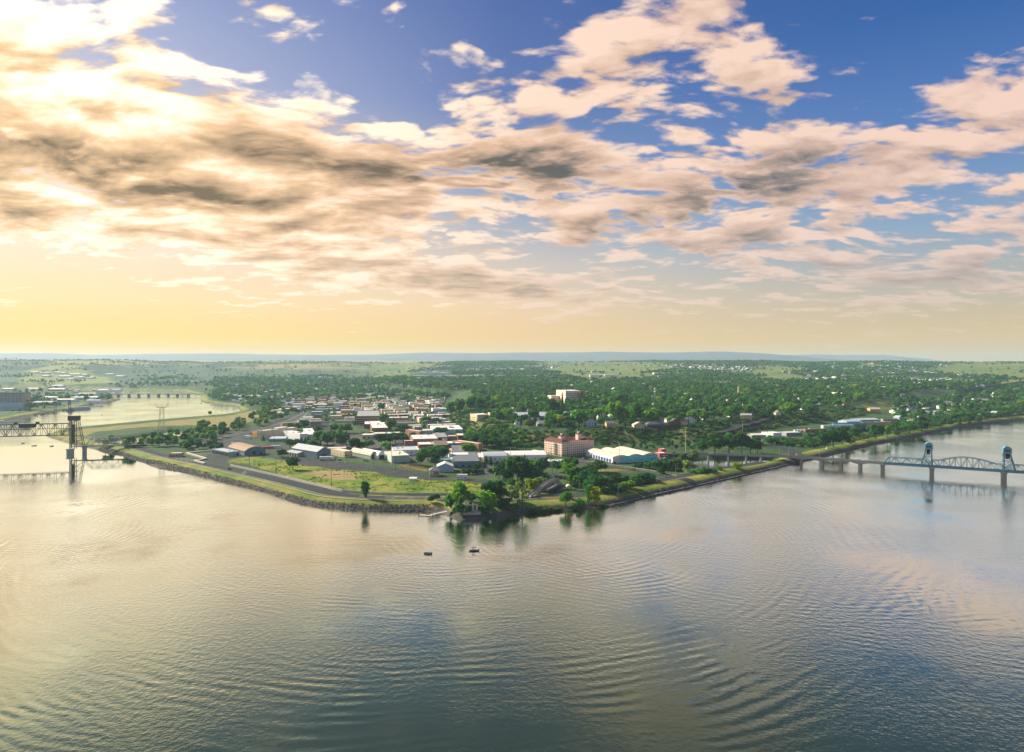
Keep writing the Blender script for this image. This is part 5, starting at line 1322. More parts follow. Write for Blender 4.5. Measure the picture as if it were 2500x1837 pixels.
for c, R, L, h, w_, ro in SHOPS:
    z = zat(c.x, c.y); e = empty('commercial_building', (c.x, c.y, z), ga)
    shell(e, R, L, h, 'flat', M[w_], M[ro])
    for _ in range(rb.randint(0, 2)):
        s = rb.uniform(1.3, 2.6); link('rooftop_unit', UNIT, e, (rb.uniform(.2, .8) * R, rb.uniform(.2, .8) * L, h + .07)).scale = (s, s, 1.2)
    if c.y < 1450:
        for r_ in range(1 if h < 7 else 2):
            for k in range(4): link('window', WIN, e, ((k + .5) * R / 4, -.02, 1.9 + 3.4 * r_)).scale = (R * .14, .16, 1.5)
    tag(e, '', 'building', 'downtown blocks')
    size = 'tall' if h > 8 else ('low' if h < 5.2 else 'two-storey')
    AUTO.append((e, f'{size} {SHADE[w_]} {ROOFN[ro]}-roofed block', CX + F * c.x / c.y, c.y, 'building'))
    TREESTOP.append((c.x, c.y, max(R, L) * .55))

# ------------------------------------------------------------------ trees
def leafmat(name, c, warm=.48):
    m = bpy.data.materials.new(name); m.use_nodes = True
    t = m.node_tree; t.nodes.clear(); g = NT(t)
    out = g.n('ShaderNodeOutputMaterial')
    isl = g.n('ShaderNodeNewGeometry').outputs['Random Per Island']
    rn = g.n('ShaderNodeObjectInfo').outputs['Random']
    f = g.m('MULTIPLY', g.m('ADD', .55, g.m('MULTIPLY', isl, .9)), g.m('ADD', .72, g.m('MULTIPLY', rn, .56)))
    hue = g.mix(g.m('FRACT', g.m('MULTIPLY', rn, 7.31)), c, (c[0] * 1.25 + .006, c[1] * 1.14, c[2] * .85))
    cv = g.v('SCALE', hue, scale=f)
    d = g.n('ShaderNodeBsdfDiffuse'); tr = g.n('ShaderNodeBsdfTranslucent')
    g.put(d.inputs[0], cv); g.put(tr.inputs[0], g.v('MULTIPLY', cv, (1.2, 1.5, .65)))
    mx = g.n('ShaderNodeMixShader'); mx.inputs[0].default_value = warm
    t.links.new(d.outputs[0], mx.inputs[1]); t.links.new(tr.outputs[0], mx.inputs[2]); t.links.new(mx.outputs[0], out.inputs[0])
    return m
LEAF = dict(mid=leafmat('green_leaves', (.062, .185, .050)), dark=leafmat('dark_leaves', (.036, .120, .046), .42), bright=leafmat('bright_leaves', (.125, .260, .032)), yellow=leafmat('yellow_green_leaves', (.22, .28, .02)), silver=leafmat('silver_leaves', (.19, .26, .13)), olive=leafmat('olive_leaves', (.085, .150, .045)), cream=leafmat('pale_blossom', (.42, .38, .22)))
BARK = mat('tree_bark', (.075, .055, .04), .95, .2, 1.0)

def crown_mesh(name, seed, lobes, leaves, leaf, m, core=True):
    """lobes: (x, y, z, rx, rz) in tree units (height 1, width 1)"""
    r = np.random.default_rng(seed)
    V, Fq, tri = [], [], []
    n0 = 0
    vol = np.array([l[3] ** 1.6 for l in lobes]); cnt = np.maximum(8, (vol / vol.sum() * leaves)).astype(int)
    for (lx, ly, lz, rx, rz), c in zip(lobes, cnt):
        d = r.normal(size=(c, 3)); d /= np.linalg.norm(d, axis=1)[:, None]
        d[:, 2] = np.where(d[:, 2] < -.55, -d[:, 2], d[:, 2])
        rad = r.uniform(.72, 1.10, (c, 1))
        p = d * rad * np.array([rx, rx, rz]) + np.array([lx, ly, lz])
        nrm = d + r.normal(size=(c, 3)) * .45
        nrm /= np.linalg.norm(nrm, axis=1)[:, None]
        a = np.cross(nrm, r.normal(size=(c, 3))); a /= np.linalg.norm(a, axis=1)[:, None] + 1e-9
        b = np.cross(nrm, a)
        s = leaf * r.uniform(.6, 1.35, (c, 1))
        q = np.stack([p - a * s - b * s * .7, p + a * s - b * s * .7, p + a * s * .6 + b * s, p - a * s * .8 + b * s * .8], 1).reshape(-1, 3)
        V.append(q); Fq.append(np.arange(c * 4).reshape(-1, 4) + n0); n0 += c * 4
        if core:
            bm = bmesh.new(); bmesh.ops.create_icosphere(bm, subdivisions=1, radius=1)
            cv = np.array([v.co[:] for v in bm.verts]) * r.uniform(.5, .78, (len(bm.verts), 1)) * np.array([rx, rx, rz]) + np.array([lx, ly, lz])
            V.append(cv); tri += [[v.index + n0 for v in f.verts] for f in bm.faces]; n0 += len(cv); bm.free()
    me = bpy.data.meshes.new(name)
    v = np.concatenate(V)
    me.from_pydata(v.tolist(), [], np.concatenate(Fq).tolist() + tri)
    me.materials.append(m); me.update()
    return me
def lobes_round(seed, n=13, zc=.60, rz=.34, rx=.40):
    r = random.Random(seed); out = [(0, 0, zc, rx * .75, rz * .8)]
    for i in range(n):
        a = i * 2.4 + r.uniform(-.5, .5); k = r.uniform(-.75, .95)
        rr = rx * math.sqrt(max(.05, 1 - k * k)) * r.uniform(.55, .85)
        q = r.uniform(.13, .22)
        out.append((rr * math.cos(a), rr * math.sin(a), zc + rz * k * .85, q, q * .82))
    return out
def lobes_tall(seed, n=12):
    r = random.Random(seed); out = []
    for i in range(n):
        z = .18 + .74 * i / (n - 1); w_ = .42 * math.sin(math.pi * min(1, (.25 + .72 * (1 - i / n)))) ** .8
        a = i * 2.1; out.append((w_ * .45 * math.cos(a), w_ * .45 * math.sin(a), z, .10 + w_ * .45, .11))
    return out
def lobes_cone(n=9):
    return [(.03 * math.cos(i * 2.2), .03 * math.sin(i * 2.2), .10 + .86 * i / n, .46 * (1 - i / n) ** .85 + .03, .085) for i in range(n)]
def lobes_bush(seed, n=8):
    r = random.Random(seed)
    return [(r.uniform(-.3, .3), r.uniform(-.3, .3), r.uniform(.2, .62), r.uniform(.2, .32), r.uniform(.22, .36)) for _ in range(n)]
def lobes_sparse(seed):
    r = random.Random(seed)
    return [(.42 * math.cos(i * 2.4) * r.uniform(.4, 1), .42 * math.sin(i * 2.4) * r.uniform(.4, 1), .30 + .65 * i / 15, r.uniform(.07, .12), .05) for i in range(16)]
def trunk_mesh(name, top=.62, r0=.035, limbs=5, seed=0):
    r = random.Random(seed); mb = MB()
    mb.tube((0, 0, -.03), (.01, 0, top), r0, r0 * .45, 7)
    for i in range(limbs):
        a = i * 2.4 + seed; z = top * (.45 + .5 * i / max(1, limbs))
        mb.tube((0, 0, z), (.26 * math.cos(a), .26 * math.sin(a), z + .20), r0 * .42, r0 * .15, 5)
    return mb.mesh(name, BARK)
CR = {}
def reg(k, lob, leaves, leaf, mats, core=True):
    for mk in mats: CR[k, mk] = crown_mesh('crown', hash_(k), lob, leaves, leaf, LEAF[mk], core)
def hash_(s): return sum(ord(c) * (i + 3) for i, c in enumerate(s)) % 9973
ALLM = ['mid', 'dark', 'bright', 'yellow', 'silver', 'olive', 'cream']
reg('round_a', lobes_round(1), 900, .050, ALLM); reg('round_b', lobes_round(2, 15, .58, .36, .42), 950, .050, ALLM); reg('round_c', lobes_round(5, 12, .62, .33, .38), 850, .052, ALLM)
reg('round_d', lobes_round(9, 17, .60, .35, .44), 950, .048, ALLM)
reg('tall', lobes_tall(3), 750, .048, ['mid', 'dark', 'bright', 'olive', 'yellow', 'silver'])
reg('cone', lobes_cone(), 650, .046, ['mid', 'dark', 'bright'])
reg('bush_a', lobes_bush(4), 420, .085, ALLM); reg('bush_b', lobes_bush(8, 10), 460, .08, ALLM)
reg('sparse', lobes_sparse(6), 420, .035, ['olive', 'mid'], False)
TR = dict(round=trunk_mesh('trunk', .62, .034, 6, 1), tall=trunk_mesh('trunk', .8, .022, 3, 2), cone=trunk_mesh('trunk', .9, .025, 0, 3), bush=trunk_mesh('trunk', .35, .03, 4, 4), sparse=trunk_mesh('trunk', .93, .03, 12, 5))

SHADEW = dict(mid='green', dark='dark green', bright='bright green', yellow='yellow-green', silver='silvery', olive='olive green', cream='pale blossoming')
TREES = []                                                       # x, y, z, height, width, shape, shade, explicit
def add_tree(x, y, h, w_, shp, sh, z=None, prio=0):
    TREES.append([x, y, zat(x, y) if z is None else z, h, w_, shp, sh, prio])
rt = random.Random(5)
def T(px, top, base, wpx, sh='mid', shp=None):
    p = G(px, base); s = p.y / F * (1.12 if base > 1164 else 1.0)
    shp = shp or rt.choice(('round_a', 'round_b', 'round_c', 'round_d'))
    add_tree(p.x, p.y, max(1.2, (base - top) * s * 1.06), max(1.0, wpx * s * 1.08), shp, sh, p.z, 1)
def B(px, top, base, wpx, sh='mid'): T(px, top, base, wpx, sh, rt.choice(('bush_a', 'bush_b')))
# the park at the point
for a in ((1125, 1189, 1243, 46, 'bright'), (1208, 1184, 1232, 62, 'dark'), (1187, 1205, 1246, 44, 'bright'), (1380, 1203, 1235, 30, 'mid'), (1438, 1191, 1232, 20, 'mid', 'tall'), (1452, 1196, 1236, 32, 'yellow'), (1275, 1180, 1244, 44, 'olive', 'sparse'),
          (1318, 1168, 1192, 34, 'silver'), (1296, 1174, 1206, 32, 'yellow'), (1341, 1165, 1186, 28, 'silver'), (1250, 1193, 1226, 32, 'silver'), (1052, 1212, 1228, 18, 'dark'), (1066, 1208, 1222, 16, 'mid'), (1152, 1208, 1226, 18, 'dark'),
          (1187, 1112, 1134, 12, 'dark', 'cone'), (1197, 1114, 1136, 13, 'dark', 'cone'), (1259, 1111, 1142, 12, 'dark', 'cone'), (1281, 1110, 1142, 14, 'dark', 'cone'),
          (1229, 1129, 1170, 38, 'dark'), (1218, 1141, 1171, 28, 'mid'), (1251, 1123, 1178, 42, 'mid'), (1273, 1127, 1181, 34, 'dark', 'tall'), (1293, 1130, 1178, 38, 'mid'), (1319, 1117, 1162, 46, 'dark'), (1296, 1148, 1181, 34, 'mid'), (1240, 1150, 1182, 30, 'dark', 'tall'), (1310, 1150, 1184, 32, 'dark'),
          (1360, 1125, 1153, 26, 'dark'), (1391, 1119, 1158, 46, 'dark'), (1388, 1134, 1166, 36, 'bright'), (1405, 1146, 1183, 44, 'mid'), (1458, 1126, 1153, 48, 'olive'), (1440, 1152, 1196, 42, 'dark'), (1455, 1163, 1200, 44, 'dark'), (1420, 1160, 1192, 34, 'mid'),
          (715, 1116, 1147, 33, 'dark'), (688, 1098, 1117, 27, 'olive'), (892, 1183, 1218, 21, 'dark', 'tall'),
          (1143, 1083, 1113, 42, 'bright'), (1045, 1094, 1126, 44, 'mid'), (1080, 1092, 1124, 36, 'dark'), (1060, 1091, 1118, 38, 'mid'), (1062, 1109, 1136, 29, 'dark'), (1026, 1107, 1138, 26, 'dark'),
          (782, 1054, 1086, 38, 'mid'), (799, 1057, 1090, 38, 'dark'), (833, 1059, 1093, 40, 'dark'), (815, 1052, 1084, 30, 'mid'), (736, 1067, 1086, 12, 'dark', 'cone'), (745, 1067, 1086, 11, 'dark', 'cone'), (752, 1065, 1086, 12, 'dark', 'cone'), (724, 1074, 1093, 30, 'dark'), (707, 1073, 1093, 26, 'dark'), (762, 1073, 1093, 32, 'mid'), (774, 1078, 1094, 24, 'mid'), (865, 1071, 1099, 34, 'dark'), (879, 1080, 1099, 28, 'dark'),
          (742, 1028, 1050, 30, 'dark'), (724, 1034, 1051, 30, 'dark'), (708, 1034, 1049, 24, 'dark'), (776, 1041, 1058, 26, 'dark'), (830, 1035, 1062, 15, 'bright', 'cone'), (818, 1036, 1056, 30, 'dark'), (846, 1037, 1058, 36, 'dark'), (866, 1027, 1043, 16, 'dark'), (643, 1062, 1077, 8, 'dark', 'cone'),
          (931, 1061, 1086, 38, 'dark'), (948, 1062, 1087, 32, 'dark'), (965, 1059, 1083, 36, 'dark'), (985, 1057, 1083, 32, 'dark'), (1008, 1057, 1072, 20, 'dark'), (940, 1079, 1096, 24, 'bright'), (949, 1082, 1102, 22, 'dark'), (896, 1074, 1096, 38, 'mid'), (937, 1011, 1041, 24, 'dark'), (953, 1024, 1051, 34, 'dark'), (985, 1037, 1059, 38, 'dark'), (931, 985, 1006, 21, 'dark'), (868, 1009, 1024, 18, 'dark'), (855, 1010, 1023, 16, 'dark'), (1076, 1044, 1064, 42, 'dark'), (1119, 1051, 1065, 20, 'mid'), (1044, 1019, 1036, 36, 'dark'), (1062, 1020, 1036, 30, 'dark'), (1166, 1058, 1090, 42, 'dark'), (1188, 1062, 1094, 40, 'dark'), (1212, 1068, 1096, 38, 'mid'), (1236, 1072, 1098, 36, 'dark'), (1262, 1075, 1099, 32, 'bright'), (1284, 1082, 1100, 28, 'mid'), (1150, 1052, 1080, 34, 'mid'),
          (1715, 1074, 1108, 32, 'dark'), (1745, 1064, 1108, 46, 'dark'), (1780, 1062, 1108, 48, 'dark'), (1812, 1060, 1108, 42, 'olive'), (1832, 1066, 1108, 32, 'mid'), (1849, 1076, 1107, 28, 'dark'), (1692, 1102, 1131, 28, 'silver'), (1667, 1111, 1136, 30, 'olive'),
          (1502, 984, 1036, 46, 'bright'), (1544, 982, 1038, 46, 'mid'), (1585, 998, 1040, 52, 'bright'), (1414, 1002, 1040, 48, 'mid'), (1367, 1016, 1042, 31, 'yellow'), (1373, 958, 1006, 10, 'dark', 'cone'), (1350, 980, 1015, 40, 'dark'), (1303, 1004, 1030, 32, 'dark'), (1388, 1029, 1048, 32, 'dark'), (1508, 958, 992, 48, 'mid'), (1122, 974, 1013, 32, 'dark'), (1100, 984, 1021, 28, 'mid'), (1150, 971, 1009, 36, 'mid'), (1172, 975, 1008, 30, 'dark'), (1219, 1006, 1033, 24, 'dark'), (1240, 998, 1026, 28, 'bright'), (1262, 1012, 1034, 16, 'dark', 'cone'), (1276, 1013, 1034, 15, 'dark', 'cone'), (1690, 1004, 1030, 26, 'bright'), (1720, 1006, 1032, 14, 'bright', 'tall'), (1786, 998, 1026, 36, 'mid'), (1866, 1002, 1022, 34, 'dark'), (1930, 984, 1014, 46, 'bright'), (1975, 988, 1014, 44, 'mid'),
          (2034, 1050, 1092, 44, 'dark'), (2056, 1046, 1086, 36, 'dark'), (2014, 1058, 1094, 30, 'dark'), (2138, 1038, 1072, 40, 'dark'), (2166, 1042, 1070, 22, 'bright'), (2189, 1034, 1062, 16, 'dark', 'cone'), (2090, 1044, 1064, 30, 'dark'), (1878, 1064, 1086, 26, 'mid'), (2220, 1032, 1058, 34, 'mid'), (2250, 1030, 1054, 30, 'dark')): T(*a)
for a in ((1101, 1207, 1244, 28, 'mid'), (1120, 1229, 1252, 22, 'dark'), (1231, 1217, 1241, 22, 'dark'), (1219, 1224, 1241, 16, 'dark'), (1245, 1234, 1248, 16, 'mid'), (1256, 1233, 1247, 20, 'dark'), (1296, 1234, 1246, 22, 'dark'), (1310, 1237, 1247, 24, 'dark'), (1186, 1240, 1253, 16, 'dark'), (1198, 1232, 1246, 18, 'mid'), (1388, 1202, 1219, 15, 'cream'), (1415, 1217, 1239, 20, 'mid'), (1140, 1238, 1254, 18, 'dark'), (1330, 1236, 1246, 26, 'olive'), (1356, 1238, 1247, 26, 'olive'), (1470, 1230, 1240, 26, 'olive'), (1400, 1236, 1245, 22, 'dark'),
          (1132, 1142, 1158, 16, 'dark'), (1146, 1143, 1159, 17, 'dark'), (1160, 1143, 1158, 16, 'dark'), (1174, 1143, 1157, 15, 'dark'), (1164, 1130, 1145, 13, 'dark'), (1199, 1142, 1155, 17, 'dark'), (1246, 1169, 1187, 24, 'mid'), (1326, 1154, 1173, 24, 'mid'), (1429, 1137, 1161, 20, 'dark'), (1515, 1180, 1199, 26, 'mid'), (1500, 1183, 1200, 22, 'mid'), (1534, 1176, 1194, 26, 'bright'), (1553, 1160, 1182, 26, 'mid'), (1572, 1156, 1178, 32, 'dark'), (1590, 1158, 1178, 24, 'mid'), (1559, 1128, 1142, 22, 'dark'), (1582, 1128, 1144, 20, 'mid'), (1604, 1122, 1146, 26, 'dark'), (1622, 1124, 1146, 22, 'mid'), (1634, 1121, 1144, 22, 'dark'), (1652, 1118, 1146, 28, 'olive'), (1676, 1122, 1142, 24, 'silver'), (1612, 1140, 1158, 20, 'dark'),
          (1799, 1129, 1144, 20, 'yellow'), (1708, 1141, 1156, 24, 'mid'), (1726, 1140, 1155, 20, 'dark'), (1690, 1146, 1157, 18, 'mid'), (1756, 1137, 1149, 14, 'mid'), (1742, 1143, 1153, 16, 'olive')): B(*a)
for a in ((1470, 1190, 1206, 22, 'dark'), (1488, 1192, 1205, 20, 'mid'), (1505, 1186, 1202, 22, 'dark'), (1478, 1166, 1180, 24, 'dark'), (1498, 1160, 1174, 22, 'olive'), (1524, 1160, 1172, 24, 'mid'), (1546, 1168, 1186, 20, 'dark')): B(*a)
# belts of trees: sampled inside outlines
def belt(pts, z, n, hlo, hhi, shades, shapes=('round_a', 'round_b', 'round_c', 'round_d'), wf=(.75, 1.1), mind=5.0, prio=1, clear=True):
    pl = W2(pts, z); xs = [a for a, _ in pl]; ys = [b for _, b in pl]
    got, tries = [], 0
    cx_ = [rt.uniform(min(xs), max(xs)) for _ in range(n * 40)]; cy_ = [rt.uniform(min(ys), max(ys)) for _ in range(n * 40)]
    ok = inpoly(np.array(cx_), np.array(cy_), pl)
    for x_, y_, o in zip(cx_, cy_, ok):
        if not o or (clear and overlaps(x_, y_, 2.0)): continue
        if any((x_ - a) ** 2 + (y_ - b) ** 2 < mind * mind for a, b in got): continue
        got.append((x_, y_))
        if len(got) >= n: break
    if not got: return
    zz_ = zfun(np.array([a for a, _ in got]), np.array([b for _, b in got]))
    for (a, b), z_ in zip(got, zz_):
        if z_ < 1.2: continue
        h_ = rt.uniform(hlo, hhi)
        add_tree(a, b, h_, h_ * rt.uniform(*wf), rt.choice(shapes), rt.choice(shades), float(z_), prio)
belt([(235, 1083), (300, 1066), (420, 1050), (470, 1042), (520, 1040), (560, 1052), (548, 1066), (530, 1086), (470, 1092), (380, 1094), (290, 1094), (240, 1091)], 5, 95, 8, 14, ['mid', 'mid', 'dark', 'bright', 'silver', 'olive'], mind=7)
belt([(540, 1052), (600, 1030), (640, 1004), (690, 996), (722, 1002), (712, 1012), (690, 1024), (640, 1041), (560, 1056)], 5, 60, 9, 15, ['mid', 'dark', 'mid', 'olive', 'silver'], mind=8)
belt([(600, 985), (660, 975), (720, 985), (715, 1000), (640, 1000), (590, 994)], 5, 60, 9, 15, ['mid', 'dark'], mind=10, prio=0)
belt([(1866, 1078), (1900, 1076), (2000, 1076), (2012, 1086), (1990, 1094), (1930, 1094), (1880, 1084)], 5, 70, 3.5, 7, ['dark', 'dark', 'mid', 'olive'], ('bush_a', 'bush_b', 'round_a'), mind=3.5)
belt([(1960, 1072), (2030, 1058), (2120, 1048), (2130, 1060), (2060, 1078), (1990, 1088)], 5, 60, 6, 12, ['dark', 'dark', 'mid'], mind=5)
belt([(2064, 1074), (2140, 1060), (2140, 1074), (2064, 1088)], 5, 22, 4, 8, ['mid', 'dark', 'olive'], mind=5)
belt([(2160, 1062), (2250, 1050), (2350, 1036), (2500, 1012), (2560, 1004), (2500, 1001), (2400, 1008), (2260, 1024), (2190, 1040)], 5, 220, 7, 13, ['mid', 'dark', 'mid', 'dark', 'olive'], mind=7)
belt([(1700, 1086), (1850, 1064), (1850, 1104), (1705, 1106)], 5, 18, 6, 11, ['dark', 'dark', 'olive'], mind=6)
belt([(1150, 1064), (1300, 1090), (1300, 1102), (1200, 1098), (1140, 1080)], 5, 30, 7, 12, ['dark', 'mid', 'mid'], mind=7)
belt([(1480, 1090), (1640, 1085), (1700, 1090), (1690, 1100), (1640, 1100), (1500, 1098)], 5, 34, 4, 8, ['dark', 'dark', 'mid'], mind=6)
belt([(440, 1092), (530, 1088), (545, 1098), (520, 1102), (450, 1100)], 5, 14, 7, 11, ['dark', 'dark', 'mid'], mind=6)
belt([(1090, 1248), (1130, 1244), (1200, 1240), (1290, 1240), (1360, 1242), (1370, 1247), (1290, 1250), (1200, 1260), (1120, 1262)], 3, 40, 1.2, 3.4, ['mid', 'dark', 'olive', 'bright'], ('bush_a', 'bush_b'), (1.1, 1.8), 3.5)
belt([(1110, 1222), (1200, 1216), (1260, 1218), (1270, 1232), (1200, 1236), (1120, 1238)], 5, 12, 4, 9, ['mid', 'dark', 'bright'], mind=6)
belt([(1380, 1170), (1450, 1165), (1470, 1185), (1460, 1205), (1400, 1200)], 5, 16, 4, 8, ['dark', 'mid', 'bright'], mind=5)
belt([(640, 1012), (700, 985), (800, 972), (1000, 970), (1078, 985), (1078, 1030), (1090, 1046), (1040, 1085), (940, 1075), (860, 1060), (800, 1040), (780, 1010), (700, 1012)], 5, 260, 6, 10, ['dark', 'mid', 'mid', 'bright'], mind=8, prio=0)
belt([(60, 968), (160, 962), (170, 972), (70, 978)], 5, 26, 8, 12, ['dark', 'mid'], mind=9, prio=0)
belt([(255, 972), (268, 970), (275, 975), (262, 978)], 5, 6, 9, 13, ['dark'], mind=7, prio=0)
# brush on the bluffs, and trees along their top
SHRUBS = []
def brush(n, seed):
    r = np.random.default_rng(seed)
    px_ = r.uniform(1075, 2200, n * 14); dd = r.uniform(830, 1420, n * 14)
    x_ = (px_ - CX) / F * dd
    z_, d_, dh_, s_, _, _ = zfun(x_, dd, True)
    m_ = (s_ > .06) & (s_ < .95) & (r.random(n * 14) < .35 + .65 * (fbm(x_, dd, 1 / 30., 3, 15) > .47)) & (d_ > 40)
    hl = np.array([(p.x, p.y) for p in hill_l])
    m_ &= dline(x_, dd, [tuple(p) for p in hl]) > 10
    for a, b, c in list(zip(x_[m_], dd[m_], z_[m_]))[:n]:
        h_ = r.uniform(1.6, 4.6)
        SHRUBS.append((a, b, c, h_, h_ * r.uniform(1.2, 2.0), r.choice(['bush_a', 'bush_b']), r.choice(['mid', 'dark', 'olive', 'olive', 'silver', 'dark'])))
brush(2600, 4)
# the wooded town beyond
def forest():
    r = np.random.default_rng(9)
    N = 260000
    u = r.random(N)
    D0, D1 = 930., 6600.
    dd = np.sqrt(D0 ** 2 + u * (D1 ** 2 - D0 ** 2))
    px_ = r.uniform(-60, 2560, N)
    x_ = (px_ - CX) / F * dd
    z_, d_, dh_, s_, _, _ = zfun(x_, dd, True)
    py_ = HY + (H - z_) * F / dd
    n1 = fbm(x_, dd, 1 / 170., 3, 21); n2 = fbm(x_, dd, 1 / 620., 3, 22)
    px_w = px_ + (n2 - .5) * 700 + (n1 - .5) * 160
    dens = np.zeros(N)
    hill = (dh_ > 70) & (dd < 2900)
    dens = np.where(hill, .95, dens)
    town = (dh_ <= 0) & (dd > 1750) & (px_w > 520)
    dens = np.where(town & (dd < 3700), .70 * sstep(n1, .30, .58) + .12, dens)
    up = (dd >= 2600) & (px_w > 1080)
    dens = np.where(up, .62 * sstep(n2 * .6 + n1 * .4, .40, .56) + .06, dens)
    dens = np.where(up & (dd > 4800) & (dd < 6300), .75, dens)
    left = (px_w <= 1080) & (dd > 3700)
    dens = np.where(left, .10 * sstep(n1, .55, .68), dens)
    dens = np.where((px_ < 520) & (dd > 1300) & (dd < 3700), .22 * sstep(n1, .46, .6), dens)
    dens = np.where((px_ < 1080) & (dd > 5200) & (dd < 5900), .10, dens)
    dens = np.where((px_ > 2180) & (dd < 1750), .55, dens)
    # keep the meadows open
    for m_ in MEADOWS: dens *= np.where(in_meadow(x_, dd, m_), .03, 1)
    dens *= (d_ > 22)
    keep_ = r.random(N) < dens
    # thin to a spacing that suits the size of the crowns
    idx_ = np.nonzero(keep_)[0]
    seen, out_ = set(), []
    stop = {}
    for a, b, c in TREESTOP: stop.setdefault((int(a // 60), int(b // 60)), []).append((a, b, c))
    def blocked(a, b):
        i, j = int(a // 60), int(b // 60)
        for di in (-1, 0, 1):
            for dj in (-1, 0, 1):
                for p_, q_, c_ in stop.get((i + di, j + dj), ()):
                    if (p_ - a) ** 2 + (q_ - b) ** 2 < (c_ + 3) ** 2: return True
        return False
    for i in idx_:
        g_ = 8.0 if dd[i] < 1700 else (9.0 if dd[i] < 3000 else 11.5)
        key = (int(x_[i] // g_), int(dd[i] // g_), g_)
        if key in seen: continue
        seen.add(key)
        if dd[i] < 1900 and blocked(x_[i], dd[i]): continue
        out_.append(i)
    return [(x_[i], dd[i], z_[i]) for i in out_], r
HROAD = [(p.x, p.y) for p in hill_l]; BROAD = [(p.x, p.y) for p in bluff_st]
pts_f, rf = forest()
xa = np.array([p[0] for p in pts_f]); ya = np.array([p[1] for p in pts_f])
clear_ = (dline(xa, ya, HROAD) > 14) & (dline(xa, ya, BROAD) > 7)
FAR = []
for (a, b, c), k_ in zip(pts_f, clear_):
    if not k_: continue
    h_ = float(np.clip(rf.normal(10.2, 3.3), 4.5, 19)); w_ = h_ * rf.uniform(.75, 1.15)
    shp = rf.choice(['round_a', 'round_b', 'round_c', 'round_d', 'round_a', 'round_b', 'tall', 'cone']); sh = rf.choice(['mid', 'mid', 'dark', 'dark', 'bright', 'mid', 'olive', 'yellow'], p=[.2, .2, .17, .15, .12, .08, .06, .02])
    if shp in ('tall', 'cone'): w_ *= .45
    if shp == 'cone' and sh in ('olive', 'yellow'): sh = 'dark'
    FAR.append([a, b, c, h_, w_, shp, sh, 0])
ALLT = TREES + FAR
ALLT.sort(key=lambda t_: -(t_[3] * F / t_[1] * (1.8 if t_[7] else 1.0)) if -40 < CX + F * t_[0] / t_[1] < 2540 else 0)
NEAR, REST = ALLT[:300], ALLT[300:]
def shape_word(t_):
    if t_[5] == 'cone': return 'pointed'
    if t_[5] == 'tall': return 'tall slim'
    if t_[5] == 'sparse': return 'thin open-crowned'
    if t_[5].startswith('bush'): return 'low bushy'
    return 'broad round' if t_[4] > t_[3] * .95 else 'round'
def plant(name, t_, cat, group):
    e = empty(name, (t_[0], t_[1], t_[2] - .1), rt.uniform(0, 6.28), (t_[4], t_[4], t_[3]))
    k = t_[5].split('_')[0]
    link('trunk', TR[k], e); link('crown', CR[t_[5], t_[6]], e)
    tag(e, '', cat, group)
    return e
for t_ in NEAR:
    is_b = t_[5].startswith('bush')
    e = plant('bush' if is_b else 'tree', t_, 'bush' if is_b else 'tree', 'bushes by the river' if is_b else 'trees of the town and shore')
    sz = 'big ' if t_[3] > 13 else ('small ' if t_[3] < 6 and not is_b else '')
    AUTO.append((e, f'{sz}{SHADEW[t_[6]]} {shape_word(t_)} ' + ('bush' if is_b else 'tree'), CX + F * t_[0] / t_[1], t_[1], 'tree'))
SHRUBS.sort(key=lambda s_: -s_[3] * F / s_[1])
for s_ in SHRUBS[:220]:
    e = plant('shrub', [*s_, 0], 'shrub', 'brush on the bluffs')
    AUTO.append((e, f'{SHADEW[s_[6]]} bluff shrub', CX + F * s_[0] / s_[1], s_[1], 'shrub'))
